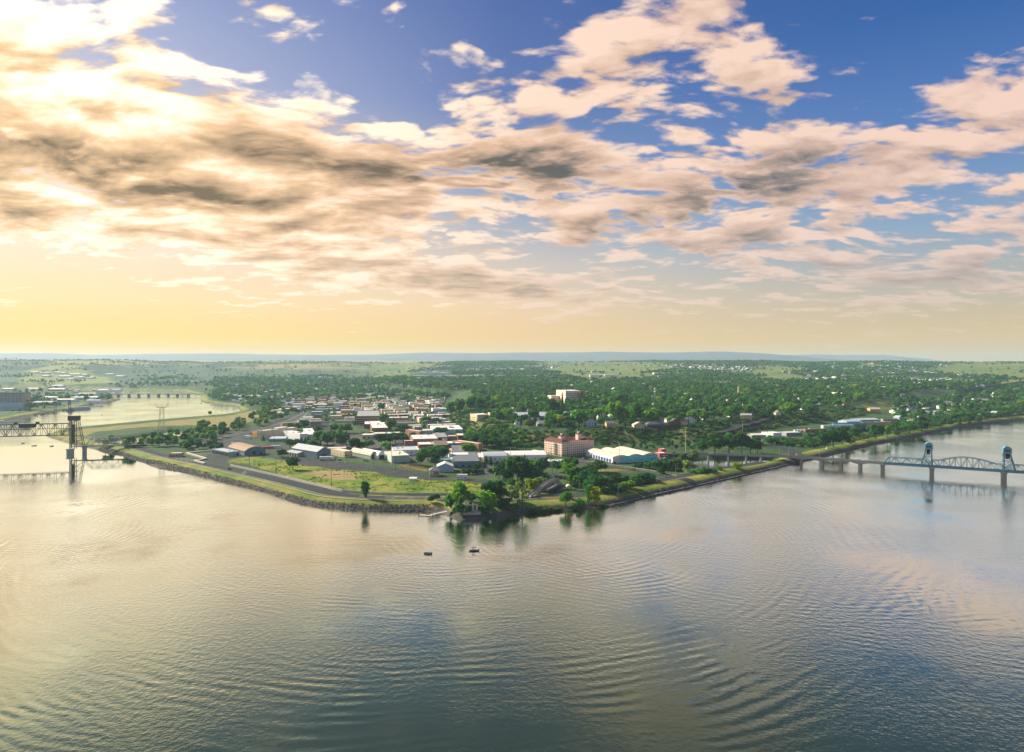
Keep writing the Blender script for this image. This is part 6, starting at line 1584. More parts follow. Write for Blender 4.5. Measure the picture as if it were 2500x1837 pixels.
# everything past the nearest 300: one mass of instanced crowns
def mass(name, items, label):
    combos = sorted({(t_[5], t_[6]) for t_ in items})
    pts_ = np.array([[t_[0], t_[1], t_[2] - .3] for t_ in items], np.float32)
    me = bpy.data.meshes.new(name); me.vertices.add(len(pts_)); me.vertices.foreach_set('co', pts_.ravel())
    def attr(n_, typ, v): a_ = me.attributes.new(n_, typ, 'POINT'); a_.data.foreach_set('vector' if typ == 'FLOAT_VECTOR' else 'value', np.asarray(v).ravel())
    attr('size', 'FLOAT_VECTOR', np.array([[t_[4], t_[4], t_[3]] for t_ in items], np.float32))
    attr('turn', 'FLOAT', np.array([rt.uniform(0, 6.28) for _ in items], np.float32))
    attr('pick', 'INT', np.array([combos.index((t_[5], t_[6])) for t_ in items], np.int32))
    o = link(name, me)
    ng = bpy.data.node_groups.new(name, 'GeometryNodeTree')
    ng.interface.new_socket('Geometry', in_out='INPUT', socket_type='NodeSocketGeometry'); ng.interface.new_socket('Geometry', in_out='OUTPUT', socket_type='NodeSocketGeometry')
    n_ = ng.nodes; gi, go = n_.new('NodeGroupInput'), n_.new('NodeGroupOutput')
    m2p = n_.new('GeometryNodeMeshToPoints'); iop = n_.new('GeometryNodeInstanceOnPoints'); iop.inputs['Pick Instance'].default_value = True
    gti = n_.new('GeometryNodeGeometryToInstance')
    L_ = ng.links
    for cb in reversed(combos):
        src = next((ob for ob in C.objects if ob.data == CR[cb]), None)
        if src is None:                                          # plant one of this kind with the rest
            t_ = next(q for q in items if (q[5], q[6]) == cb)
            bb = t_[5].startswith('bush')
            e = plant('bush' if bb else 'tree', t_, 'bush' if bb else 'tree', 'bushes by the river' if bb else 'trees of the town and shore'); src = next(ob for ob in C.objects if ob.data == CR[cb])
            AUTO.append((e, f'{SHADEW[t_[6]]} {shape_word(t_)} ' + ('bush' if bb else 'tree'), CX + F * t_[0] / t_[1], t_[1], 'tree'))
        oi = n_.new('GeometryNodeObjectInfo'); oi.inputs['Object'].default_value = src; oi.transform_space = 'ORIGINAL'
        L_.new(oi.outputs['Geometry'], gti.inputs[0])
    def named(nm, typ): a_ = n_.new('GeometryNodeInputNamedAttribute'); a_.data_type = typ; a_.inputs['Name'].default_value = nm; return next(s2 for s2 in a_.outputs if s2.enabled and s2.name == 'Attribute')
    L_.new(gi.outputs[0], m2p.inputs[0]); L_.new(m2p.outputs[0], iop.inputs['Points']); L_.new(gti.outputs[0], iop.inputs['Instance'])
    L_.new(named('pick', 'INT'), iop.inputs['Instance Index']); L_.new(named('size', 'FLOAT_VECTOR'), iop.inputs['Scale'])
    cx2 = n_.new('ShaderNodeCombineXYZ'); L_.new(named('turn', 'FLOAT'), cx2.inputs[2]); L_.new(cx2.outputs[0], iop.inputs['Rotation'])
    L_.new(iop.outputs[0], go.inputs[0])
    md = o.modifiers.new('scatter', 'NODES'); md.node_group = ng
    kind(o, 'stuff'); o['label'] = label
    return o
mass('woods', REST, 'wooded town and far tree cover beyond the nearest trees')
mass('undergrowth', [[*s_, 0] for s_ in SHRUBS[220:]], 'brush growing over the bluff slopes')
def weeds():
    pl = W2(FIELD, 5); r = np.random.default_rng(8); N = 9000
    xs = [a for a, _ in pl]; ys = [b for _, b in pl]
    x_ = r.uniform(min(xs), max(xs), N); y_ = r.uniform(min(ys), max(ys), N)
    k_ = inpoly(x_, y_, pl) & (fbm(x_, y_, 1 / 12., 3, 70) > .52)
    x_, y_ = x_[k_][:1200], y_[k_][:1200]; z_ = zfun(x_, y_)
    out_ = []
    for a, b, c in zip(x_, y_, z_):
        h_ = r.uniform(.3, .8); out_.append([a, b, float(c) + .15, h_, h_ * r.uniform(1.6, 3.2), r.choice(['bush_a', 'bush_b']), r.choice(['yellow', 'bright', 'yellow', 'yellow', 'bright']), 0])
    mass('weeds', out_, 'rank weeds growing over the wild field')
weeds()
print('trees', len(ALLT), 'shrubs', len(SHRUBS))

# ------------------------------------------------------------------ houses among the trees
HW = ['white', 'white', 'cream', 'pale_blue', 'gray', 'tan', 'sage', 'white', 'mint']; HR = ['roof_gray', 'roof_slate', 'roof_metal', 'roof_white', 'roof_brown', 'roof_gray', 'roof_metal']
def house_spots():
    r = np.random.default_rng(31)
    N = 26000
    dd = np.sqrt(960. ** 2 + r.random(N) * (5200. ** 2 - 960. ** 2)); px_ = r.uniform(-20, 2520, N)
    x_ = (px_ - CX) / F * dd
    z_, d_, dh_, s_, _, _ = zfun(x_, dd, True)
    n1 = fbm(x_, dd, 1 / 260., 3, 41)
    de = np.where((dh_ > 76) & (dd < 2700), .40, 0.)
    de = np.where((dh_ <= 0) & (dd > 1750) & (dd < 3500) & (px_ + (n1 - .5) * 300 > 540), .55 * sstep(n1, .34, .55), de)
    de = np.where((dd >= 2600) & (px_ + (n1 - .5) * 400 > 1040), .45 * sstep(n1, .42, .6), de)
    de = np.where((px_ > 2180) & (dd < 1800), .6, de)
    de = np.where((px_ < 540) & (dd > 1500) & (dd < 3300), .14 * sstep(n1, .5, .6), de)
    for m_ in MEADOWS: de *= np.where(in_meadow(x_, dd, m_), 0, 1)
    k_ = (r.random(N) < de) & (d_ > 30)
    return [(x_[i], dd[i], z_[i]) for i in np.nonzero(k_)[0]], r
hs, rh_ = house_spots()
hx = np.array([h_[0] for h_ in hs]); hy = np.array([h_[1] for h_ in hs])
ok = (dline(hx, hy, HROAD) > 18) & (dline(hx, hy, BROAD) > 10)
hs = [h_ for h_, k_ in zip(hs, ok) if k_ and not overlaps(h_[0], h_[1], 8)]
hs.sort(key=lambda h_: h_[1])
near_h, far_h = hs[:285], hs[285:]
PROTO = {}
for i, (a, b, c) in enumerate(near_h):
    w_, ro = HW[int(rh_.integers(len(HW)))], HR[int(rh_.integers(len(HR)))]
    e = empty('house', (a, b, c), float(rh_.choice([.2, 1.77, .35, -.2])), [float(rh_.uniform(.85, 1.25))] * 3)
    kd = str(rh_.choice(['gable_x', 'gable_y', 'hip', 'gable_x'])); key = (w_, ro, kd)
    if key not in PROTO:
        tmp = shell(e, 12, 9.5, 4.2 if kd != 'gable_y' else 5.2, kd, M[w_], M[ro], 3.2 if kd != 'hip' else 2.6, .5)
        PROTO[key] = [q.data for q in tmp]
    else:
        link('wall', PROTO[key][0], e); link('roof', PROTO[key][1], e)
    if b < 1500:
        for cc in range(3): link('window', WIN, e, (2 + cc * 4, -.03, 2.2)).scale = (1.2, .16, 1.3)
    tag(e, '', 'house', 'houses on the hill')
    AUTO.append((e, f'{SHADE[w_]} {"hipped" if kd == "hip" else "gabled"} house with {ROOFN[ro]} roof', CX + F * a / b, b, 'house'))
# farther houses merge into one scatter of roofs
vm, fm, mi_ = [], [], []
MATS = [M[k] for k in ('white', 'cream', 'gray', 'pale_blue', 'roof_gray', 'roof_metal', 'roof_white', 'roof_slate')]
fb = MB()
for a, b, c in far_h:
    th = float(rh_.choice([.2, 1.77])); R, L, h_ = rh_.uniform(9, 16), rh_.uniform(8, 11), rh_.uniform(3.4, 5)
    if rh_.random() < .06: R, L, h_ = R * 2.6, L * 2.2, h_ * 1.3
    ct, st = math.cos(th), math.sin(th)
    tr = lambda u, v_, z: (a + u * ct - v_ * st, b + u * st + v_ * ct, c + z)
    fb.add([tr(u, v_, z) for z in (-2, h_) for u, v_ in ((0, 0), (R, 0), (R, L), (0, L))], [(0, 1, 5, 4), (1, 2, 6, 5), (2, 3, 7, 6), (3, 0, 4, 7)], int(rh_.integers(4)))
    rs = h_ + L * .22
    fb.add([tr(-.4, -.4, h_), tr(R + .4, -.4, h_), tr(R + .4, L + .4, h_), tr(-.4, L + .4, h_), tr(-.4, L / 2, rs), tr(R + .4, L / 2, rs)], [(0, 1, 5, 4), (2, 3, 4, 5), (1, 2, 5), (3, 0, 4)], 4 + int(rh_.integers(4)))
# rows of big pale stores along the far avenue
for px0, px1, y_ in ((1000, 1060, 921), (1030, 1095, 915), (1055, 1100, 910), (1060, 1120, 922), (1120, 1180, 921), (1150, 1210, 919), (1200, 1260, 921), (1260, 1320, 922), (1300, 1340, 921), (1390, 1450, 909), (1440, 1475, 909), (1380, 1420, 921), (1430, 1520, 920), (1240, 1290, 899), (1590, 1640, 914), (1650, 1700, 905), (1220, 1240, 903), (2030, 2120, 921), (2340, 2400, 918), (2270, 2310, 914), (700, 730, 952), (640, 700, 955), (560, 640, 973), (535, 570, 968), (620, 660, 962), (690, 720, 967), (740, 770, 958)):
    p = G((px0 + px1) / 2, y_); R = (px1 - px0) * p.y / F * .8; L = 34; h_ = 7.5
    a, b, c = p.x - R / 2, p.y, p.z
    n_ = max(1, int(R // 60))
    for q in range(n_):
        x0, x1 = a + R * q / n_ + 3, a + R * (q + 1) / n_ - 3; hh_ = h_ * rh_.uniform(.8, 1.3)
        fb.add([(u, v_, z) for z in (c - 4, c + hh_) for u, v_ in ((x0, b), (x1, b), (x1, b + L), (x0, b + L))], [(0, 1, 5, 4), (1, 2, 6, 5), (2, 3, 7, 6), (3, 0, 4, 7)], int(rh_.choice([0, 0, 1])))
        fb.add([(x0 - .5, b - .5, c + hh_ + .2), (x1 + .5, b - .5, c + hh_ + .2), (x1 + .5, b + L + .5, c + hh_ + .2), (x0 - .5, b + L + .5, c + hh_ + .2)], [(0, 1, 2, 3)], 6)
o = fb.build('distant_houses', MATS); kind(o, 'stuff'); o['label'] = 'scatter of distant houses and stores among far trees'
print('houses', len(near_h), len(far_h))

# ------------------------------------------------------------------ poles, lamps, pylon
def utility_pole(px, top, base, label, m='wood', arms=1, tan=False):
    p = G(px, base); h = (base - top) * p.y / F
    e = empty('utility_pole', p, rt.uniform(-.3, .3)); tag(e, label, 'utility pole', 'utility poles')
    MB().tube((0, 0, -1), (0, 0, h), .30 if tan else .24, .22 if tan else .16, 7).build('shaft', M['cream'] if tan else M[m], e)
    for i in range(arms):
        a = MB().box(-1.6, 1.6, -.10, .10, h - .9 - i * 1.3, h - .65 - i * 1.3).build('crossarm', M[m], e)
        for xx in (-1.4, -.6, .6, 1.4): MB().tube((xx, 0, h - .65 - i * 1.3), (xx, 0, h - .35 - i * 1.3), .07, n=5).build('insulator', M['gray_steel'], a)
    LANDMARKS.append((('tall tan pole' if tan else 'dark pole'), px, base, p.y)) if False else None
for px, top, base, lab in ((956, 1080, 1139, 'tall tan pole beside the pale green workshop'), (1246, 1093, 1134, 'tall tan pole before the long white hall'), (1512, 1082, 1132, 'tall tan pole at the corner of the turquoise mural'), (1674, 1045, 1111, 'very tall tan pole where the viaduct begins'), (1813, 1033, 1057, 'tan pole on the hill road'),
                           (1289, 1180, 1211, 'tan pole left of the concrete overlook ramp'), (1349, 1140, 1163, 'tan pole at the end of the park drive')): utility_pole(px, top, base, lab, tan=True)
for px, top, base, lab in ((609, 1114, 1140, 'dark pole at the left end of the wild field'), (674, 1127, 1163, 'dark pole on the gravel strip beside the wild field'), (809, 1143, 1192, 'tall dark pole standing in the middle of the wild field'), (965, 1116, 1150, 'dark pole before the pale green workshop'), (912, 1120, 1137, 'dark pole before the barrel-roofed workshops'),
                           (1005, 1103, 1131, 'dark pole right of the pale green workshop'), (1173, 1103, 1132, 'dark pole before the blue-vaulted white hall'), (1135, 1098, 1119, 'dark pole by the three-window tan shop'), (639, 1050, 1073, 'dark pole at the corner of the long yellow warehouse'), (700, 1053, 1076, 'dark pole before the long yellow warehouse'), (670, 1068, 1085, 'dark pole before the modular office row'),
                           (561, 1098, 1117, 'dark pole at the corner of the open-fronted blue shed'), (571, 1100, 1117, 'dark pole between the open blue shed and barrel roof'), (846, 1101, 1123, 'dark pole before the yellow stucco shop'), (801, 1003, 1047, 'tall pole along the right side of main street'), (506, 1074, 1102, 'pole near the zigzag flood wall'), (494, 1076, 1100, 'pole among trees left of the zigzag flood wall'),
                           (1178, 1128, 1166, 'dark pole at the end of the dark hedge'), (1386, 1092, 1118, 'pole before the pink hotel'), (1345, 1093, 1120, 'pole at the left corner of the pink hotel'), (1640, 1083, 1098, 'pole left of the very tall tan pole'), (1890, 1058, 1075, 'pole before the teal-striped store'), (1941, 1040, 1058, 'pole beside the white tanks'), (2037, 1030, 1050, 'pole before the bright blue depot'), (2091, 1030, 1049, 'pole before the right end of the bright blue depot')): utility_pole(px, top, base, lab)
LAMPM = mat('lamp_head', (.5, .5, .48), .5, .05)
def street_lamp(p, h, ang_, label, arm=2.2):
    e = empty('street_lamp', p, ang_); tag(e, label, 'street lamp', 'street lamps')
    MB().tube((0, 0, -.5), (0, 0, h), .13, .08, 6).build('pole', M['rail'], e)
    MB().bar((0, 0, h), (arm, 0, h + .35), .1).build('arm', M['rail'], e)
    MB().box(arm - .1, arm + .7, -.16, .16, h + .24, h + .42).build('lamp', LAMPM, e)
for i, pxx in enumerate((1732, 1814, 1903, 1997, 2097)):
    p, n = via_at(pxx); q = p + n * 7.9 + o_.to_2d()
    street_lamp((q.x, q.y, 8.4), 8.5, math.atan2(-n.y, -n.x), ('first', 'second', 'third', 'fourth', 'fifth')[i] + ' street lamp along the concrete viaduct, from its land end')
for px, base, h_, lab in ((1650, 1156, 9, 'street lamp between the road junction and the pond'), (1786, 1142, 9, 'street lamp beside the yellow bush at the pond'), (1509, 1211, 7, 'street lamp on the levee road by the small pond'), (1690, 1091, 9, 'street lamp above the silvery tree at the viaduct end'), (1355, 1184, 8, 'street lamp on the left side of the park drive'), (1374, 1182, 8, 'street lamp on the right side of the park drive'), (1118, 1248, 6, 'park lamp among trees beside the floating dock'), (1842, 1104, 9, 'street lamp by the curved ramp road'), (1925, 1112, 9, 'street lamp inside the curve of the ramp road')):
    p = G(px, base); street_lamp(p, h_, .4, lab)
# lattice pylon on the spit
pp = Vector(((395 - CX) / F * 912, 912, 5)); py_ = empty('power_pylon', pp, .2); tag(py_, 'tall tan lattice power pylon rising from the tree-covered spit', 'pylon')
PM = mat('tan_lattice_steel', (.55, .48, .28), .7, .1)
hp = 46.0
def leg_at(i, z): r = 4.6 - 2.6 * z / hp; return Vector((r * (-1, 1, 1, -1)[i], r * (-1, -1, 1, 1)[i], z))
for i in range(4): MB().bar(leg_at(i, -1), leg_at(i, hp), .22).build('leg', PM, py_)
for k in range(8):
    for i in range(4):
        j = (i + 1) % 4; a, b = k * hp / 8, (k + 1) * hp / 8
        MB().bar(leg_at(i, a), leg_at(j, b), .15).build('brace', PM, py_); MB().bar(leg_at(j, a), leg_at(i, b), .15).build('brace', PM, py_)
MB().box(-6.5, 6.5, -2.2, 2.2, hp, hp + 1.1).build('platform', PM, py_)
for xx in (-6.4, 0, 6.4): MB().tube((xx, 0, hp + 1.5), (xx * 1.25, 0, hp + 6.5), .28, n=5).build('insulator', PM, py_)

# ------------------------------------------------------------------ vehicles
TYRE = mat('tyre_rubber', (.02, .02, .02), .9, .05)
WHEEL = MB().tube((0, -.13, 0), (0, .13, 0), .36, n=10).mesh('wheel', TYRE)
CARP = {}
def car(p, ang_, colr, cname, label, kind_='car', cat='car', group='cars on the roads'):
    if (cname, kind_) not in CARP:
        pm = bpy.data.materials.get(cname + '_car_paint') or mat(cname + '_car_paint', colr, .3, .04, spec=.5)
        if kind_ == 'pickup':
            side = [(-2.7, .35), (2.7, .35), (2.75, .85), (1.5, 1.0), (-2.7, 1.0)]; cab = [(-.7, 1.0), (1.5, 1.0), (.8, 1.72), (-.6, 1.75)]
        elif kind_ == 'van':
            side = [(-2.6, .35), (2.6, .35), (2.65, 1.0), (1.9, 1.2), (-2.6, 1.2)]; cab = [(-2.6, 1.2), (1.9, 1.2), (1.1, 2.0), (-2.5, 2.05)]
        else:
            side = [(-2.2, .35), (2.2, .35), (2.25, .75), (1.2, .95), (-2.0, 1.0), (-2.25, .8)]; cab = [(-1.7, .97), (1.2, .97), (.45, 1.45), (-1.1, 1.48)]
        body = MB().prism(side, -.9, .9, 'y').mesh('body', pm)
        glass = MB().prism(cab, -.78, .78, 'y').mesh('windows', M['glass'])
        rt_ = [(u * .86 + (-.05), z) for u, z in cab[2:]]
        roof = MB().prism([(cab[3][0] - .05, cab[3][1] - .06), (cab[2][0] + .05, cab[2][1] - .06), (cab[2][0], cab[2][1] + .04), (cab[3][0], cab[3][1] + .04)], -.76, .76, 'y').mesh('roof', pm)
        CARP[cname, kind_] = (body, glass, roof)
    body, glass, roof = CARP[cname, kind_]
    e = empty('pickup_truck' if kind_ == 'pickup' else kind_, p, ang_, [1.12] * 3); tag(e, label, cat, group)
    link('body', body, e); link('windows', glass, e); link('roof', roof, e)
    for xx in (-1.4, 1.4):
        for yy in (-.85, .85): link('wheel', WHEEL, e, (xx, yy, .36))
    return e
COL = dict(white=(.75, .75, .73), black=(.02, .02, .022), red=(.42, .03, .025), gray=(.22, .23, .24), silver=(.50, .51, .52), blue=(.05, .10, .22))
def on_levee(px, off, lift=.2):
    i = line_idx(LEVEE, px); n = normals2(LEVEE)[i]; q = LEVEE[i] + n * off; d = Vector((n.y, -n.x))
    return (q.x, q.y, zat(q.x, q.y) + lift), math.atan2(d.y, d.x)
for px, off, c, k, lab in ((547, 20, 'white', 'pickup', 'white pickup driving on the left levee road'), (505, 23, 'black', 'car', 'dark car on the left levee road behind the white pickup'), (1657, 24, 'white', 'pickup', 'white pickup leaving the road junction by the pond'), (1648, 19, 'red', 'car', 'red car beside the white pickup at the junction')):
    p, a = on_levee(px, off); car(p, a + (math.pi if px in (1648, 547) else 0), COL[c], c, lab, k, 'pickup' if k == 'pickup' else 'car')
iu = line_idx(upper, 1549); q = upper[iu] - normals2(upper)[iu] * 2.2
car((q.x, q.y, zat(q.x, q.y) + .2), math.atan2(-normals2(upper)[iu].x, normals2(upper)[iu].y) + math.pi, COL['red'], 'red', 'red car on the upper road below the turquoise mural')
for px, lab, off in ((1740, 'white car on the viaduct near its land end', 2.0), (2088, 'white car on the viaduct close to the blue bridge', 5.4), (2100, 'second white car right behind on the viaduct by the blue bridge', 5.4)):
    p, n = via_at(px); q = p + n * off + o_.to_2d(); car((q.x, q.y, 8.42), math.atan2(-n.x, n.y), COL['white'], 'white', lab)
for px, py, a, c, k, lab in ((1499, 1134, 1.9, 'black', 'van', 'black van parked at the corner of the mural warehouse'), (1646, 1108, .1, 'black', 'car', 'black car on the approach right of the red store'), (1616, 1122.5, .4, 'gray', 'car', 'grey car parked before the red store, leftmost'), (1624, 1121.5, .4, 'white', 'car', 'white car parked before the red store, between two others'), (1633, 1120.5, .4, 'blue', 'car', 'blue car parked before the red store, rightmost'),
                             (983, 1130, .1, 'white', 'car', 'white car parked before the pale green workshop'), (893, 1127, .2, 'silver', 'van', 'silver van before the barrel-roofed workshops'), (1425, 1122, 1.8, 'gray', 'car', 'grey car parked by the blue roller doors'), (1433, 1123, 1.8, 'black', 'car', 'black car parked by the blue roller doors'), (1690, 1041, .5, 'white', 'car', 'white car on the street along the bluff'),
                             (794, 1046, 1.8, 'white', 'car', 'white car nearest us on main street'), (797, 1032, 1.8, 'black', 'car', 'black car halfway along main street'), (793, 1024, 1.8, 'silver', 'van', 'silver van parked on the left side of main street'), (799, 1016, 1.8, 'white', 'car', 'white car at the far end of main street'), (975, 1090, .2, 'white', 'car', 'white car on the open lot beside the brick wing'), (972, 1087, .2, 'gray', 'car', 'grey car on the open lot beside the brick wing'),
                             (1045, 1056, .2, 'blue', 'car', 'blue car on the lot left of the white stepped building'), (1054, 1056, .2, 'white', 'car', 'white car on the lot left of the white stepped building'), (1893, 1079, .3, 'white', 'car', 'white car parked below the teal-striped store'), (1912, 1072, .3, 'white', 'van', 'white van right of the teal-striped store'), (1862, 1079, .3, 'silver', 'car', 'silver car at the start of the curved ramp road')):
    p = G(px, py); car((p.x, p.y, p.z + .3), a, COL[c], c, lab, k, k if k != 'car' else 'car')
# cars left about the downtown lots
rc = random.Random(91); n_c = 0
while n_c < 44:
    px, py = rc.uniform(690, 1330), rc.uniform(1030, 1150)
    p = P(px, py, 5)
    if py > 1120 + (px - 690) * .05 and px < 1080: continue
    if overlaps(p.x, p.y, 2.5) or zat(p.x, p.y) > 7: continue
    if any((p.x - t_[0]) ** 2 + (p.y - t_[1]) ** 2 < (t_[4] * .4) ** 2 for t_ in NEAR): continue
    c = rc.choice(['white', 'white', 'silver', 'gray', 'black', 'blue', 'red'])
    k = rc.choice(['car', 'car', 'pickup', 'van'])
    e = car((p.x, p.y, zat(p.x, p.y) + .1), rc.choice([.2, 1.8, .35, 3.3]), COL[c], c, '', k, k, 'cars about the downtown lots')
    AUTO.append((e, f'{"grey" if c == "gray" else c} parked {k}', px, p.y, 'car')); n_c += 1
# lorry and loose boxes by the metal warehouse
p = G(796, 1124); lo = empty('semi_truck', p, .12); tag(lo, 'white articulated lorry parked before the metal warehouse doors', 'lorry')
MB().box(-7, 5.2, -1.3, 1.3, 1.2, 4.1).build('trailer', M['white'], lo); MB().prism([(5.6, .8), (9.2, .8), (9.2, 2.0), (8.0, 2.3), (7.6, 3.6), (5.6, 3.7)], -1.2, 1.2, 'y').build('cab', M['white'], lo)
MB().box(7.66, 7.95, -1.0, 1.0, 2.5, 3.4).build('windscreen', M['glass'], lo)
for xx in (-5.6, -4.4, 6.0, 8.4):
    for yy in (-1.1, 1.1): link('wheel', WHEEL, lo, (xx, yy, .5)).scale = (1.4, 1.4, 1.4)
for px, py, a, sz, m, nm, lab in ((674, 1095, .3, (11, 2.6, 3.6), 'white', 'box_trailer', 'white box trailer parked behind the barrel-roofed blue warehouse'), (655, 1096, .3, (12, 2.5, 2.6), 'red', 'shipping_container', 'rusty red container behind the barrel-roofed blue warehouse')):
    p = G(px, py); e = empty(nm, p, a); tag(e, lab, 'trailer' if 'trailer' in nm else 'container')
    MB().box(-sz[0] / 2, sz[0] / 2, -sz[1] / 2, sz[1] / 2, .9 if nm == 'box_trailer' else 0, sz[2]).build('box', M[m], e)
    for yy in (-1, 1): MB().box(sz[0] / 2 + .01, sz[0] / 2 + .06, yy * .6 - .5, yy * .6 + .5, 1.1, sz[2] - .2).build('door', M[m], e)
    if nm == 'box_trailer':
        for xx in (-4, -2.8):
            for yy in (-1.1, 1.1): link('wheel', WHEEL, e, (xx, yy, .45)).scale = (1.25, 1.25, 1.25)
p = G(941, 1129); e = empty('skip', p, -.4); tag(e, 'yellow skip before the dark open workshop bay', 'skip')
MB().prism([(-2.4, .3), (2.4, .3), (3, 1.7), (-3, 1.7)], -1.2, 1.2, 'y').build('body', M['yellow'], e); MB().box(-2.8, 2.8, -1.0, 1.0, 1.71, 1.76).build('load', M['dark'], e)

# ------------------------------------------------------------------ fences and markers
def plank_fence(a, b, label, m, n):
    e = empty('board_fence', a); tag(e, label, 'fence', 'orange board fences')
    d = (b - a) / n
    for i in range(n):
        u = d.normalized() * .09; p0 = d * i + u; p1 = d * (i + 1) - u
        MB().bar((p0.x, p0.y, .95), (p1.x, p1.y, .95), .09, 1.8).build('panel', m, e)
        MB().box(d.x * i - .08, d.x * i + .08, d.y * i - .08, d.y * i + .08, -.2, 2.0).build('post', M['wood'], e)
fo = mat('orange_cedar_boards', (.40, .19, .07), .85, .16, .8)
plank_fence(G(977, 1138.5), G(1043, 1152.5), 'long orange board fence along the gravel lot', fo, 14)
plank_fence(G(1000, 1136.5), G(1058, 1142), 'orange board fence at the back of the fenced yard', fo, 10)
rm = random.Random(77)
stake = MB().box(-.16, .16, -.16, .16, -.2, 1.25).mesh('marker_post', M['white'])
for i in range(26):
    px = rm.uniform(800, 1020); f_ = (px - 800) / 220; p = G(px, 1129 + 25 * f_ + rm.uniform(-5, 6))
    tag(link('marker_post', stake, None, p), '', 'post', 'white posts on the gravel lot')
    AUTO.append((C.objects[-1], 'short white marker post', px, p.y, 'post'))
# rails in the yard
RAILM = mat('rail_ballast', (.16, .155, .145), .95, .2, .6)
for pts in ([(470, 1092), (560, 1064), (640, 1047), (700, 1028), (742, 1008), (752, 1000)], [(560, 1075), (610, 1072), (640, 1060), (680, 1045), (730, 1024), (752, 1008)], [(566, 1080), (572, 1088), (600, 1096), (650, 1099)]):
    kind(strip('railway_track', px_line(pts, 5, 8), -1.3, 1.3, RAILM, .3), 'structure')

# ------------------------------------------------------------------ park at the point
p = G(1150, 1250); pk = empty('stone_monument', p, .1); tag(pk, 'concrete monument with pillars and steps among the park trees', 'monument')
LANDMARKS.append(('concrete park monument', 1150, 1250, p.y))
MB().box(-7, 7, -3, 3, -1.5, .5).build('plinth', M['concrete'], pk); MB().box(-6.6, -1.6, 2.0, 2.6, .5, 4.6).build('wall', M['concrete'], pk)
for xx, hh in ((1.2, 6.6), (4.2, 5.4), (-3.2, 8.2)): MB().box(xx - .5, xx + .5, .2, 1.2, .5, hh).build('pillar', M['pale_concrete'], pk)
MB().box(.6, 4.8, .3, 1.1, 4.6, 5.1).build('lintel', M['pale_concrete'], pk)
for i in range(3): MB().box(-6 + i * .2, 6 - i * .2, -4.6 + i * .55, -4.05 + i * .55, -1.2, -.6 + i * .35).build('step', M['concrete'], pk)
# overlook ramp
a_, b_ = G(1291, 1216), G(1346, 1196)
ov = empty('overlook_ramp', a_, math.atan2(b_.y - a_.y, b_.x - a_.x)); tag(ov, 'sloping concrete footbridge ramp on columns above the levee road', 'footbridge')
LANDMARKS.append(('sloping concrete footbridge', 1318, 1214, a_.y))
Lr = (b_ - a_).length
MB().prism([(0, .2), (Lr * .8, 6.4), (Lr * 1.25, 7.2), (Lr * 1.25, 8.0), (Lr * .8, 7.2), (0, 1.0)], -1.6, 1.6, 'y').build('deck', M['pale_concrete'], ov)
for yy in (-1.75, 1.6): MB().prism([(0, 1.0), (Lr * .8, 7.2), (Lr * 1.25, 8.0), (Lr * 1.25, 9.0), (Lr * .8, 8.2), (0, 2.0)], yy, yy + .15, 'y').build('parapet', M['concrete'], ov)
for tt in (.45, .8, 1.15): MB().box(Lr * tt - .55, Lr * tt + .55, -1.2, 1.2, -1.5, .3 + min(tt, .8) / .8 * 6.2 + max(0, tt - .8) * 1.8).build('column', M['tan'], ov)
MB().prism([(Lr * .45, 2.8), (Lr * .62, 1.9), (Lr * 1.05, 3.0), (Lr * 1.25, 4.6), (Lr * 1.25, 5.2), (Lr * 1.0, 3.8), (Lr * .62, 2.7), (Lr * .45, 3.4)], -5.2, -2.4, 'y').build('lower_deck', M['concrete'], ov)
MB().box(Lr * .6, Lr * 1.5, 2.0, 2.6, -1, 5.2).build('back_wall', M['dark_concrete'], ov)
p = G(1388, 1196); pv = empty('pavilion', p, .3); tag(pv, 'small park pavilion with a tan arched roof', 'pavilion')
LANDMARKS.append(('arched park pavilion', 1388, 1196, p.y))
for xx in (-2, 2):
    for yy in (-1.5, 1.5): MB().box(xx - .15, xx + .15, yy - .15, yy + .15, -.3, 2.6).build('post', M['wood'], pv)
MB().prism(band([(-2.8, 2.5), (-2, 3.4), (-.8, 4.0), (.8, 4.0), (2, 3.4), (2.8, 2.5)], .2), -2.2, 2.2, 'y').build('roof', M['roof_cream'], pv)
MB().box(-1.5, 1.5, -.5, .5, -.1, .9).build('table', M['tan'], pv)
# rest room by the left road
bld('rest_room', 'tan roadside rest room with a wide flat white roof', 'rest room', 408, 412, 1117, 442, 1108, 8, 'tan', 'roof_white', 'flat', depth=9, mark='white-roofed rest room', win=(1, 4, 0, 1.2, 1.2, 1.2, 3))
# floating dock with gangway
p = P(1040, 1260, 0); dk = empty('floating_dock', p, -.25); tag(dk, 'pale L-shaped floating dock with a gangway up to the bank', 'dock')
LANDMARKS.append(('floating dock', 1040, 1258, p.y))
for i in range(5): MB().box(-5 + i * 2.1, -3 + i * 2.1, -1.4, 1.4, -.2, .5).build('plank_section', mat('pale_dock_boards', (.50, .40, .28), .9, .15, 1.) if i == 0 else bpy.data.materials['pale_dock_boards'], dk)
MB().box(3.2, 5.2, 1.6, 5.0, -.2, .5).build('plank_section', bpy.data.materials['pale_dock_boards'], dk)
MB().bar((3.0, 1.2, .7), (14.5, 4.6, 3.2), 1.5, .25).build('gangway', M['white_steel'], dk)
for yy in (-.7, .7): MB().bar((3.0, 1.2 + yy, 1.6), (14.5, 4.6 + yy, 4.1), .08).build('handrail', M['rail'], dk)
for xx in (-5.2, 5.6): MB().tube((xx, -1.6, -4), (xx, -1.6, 2.4), .16, n=6).build('pile', M['wood'], dk)
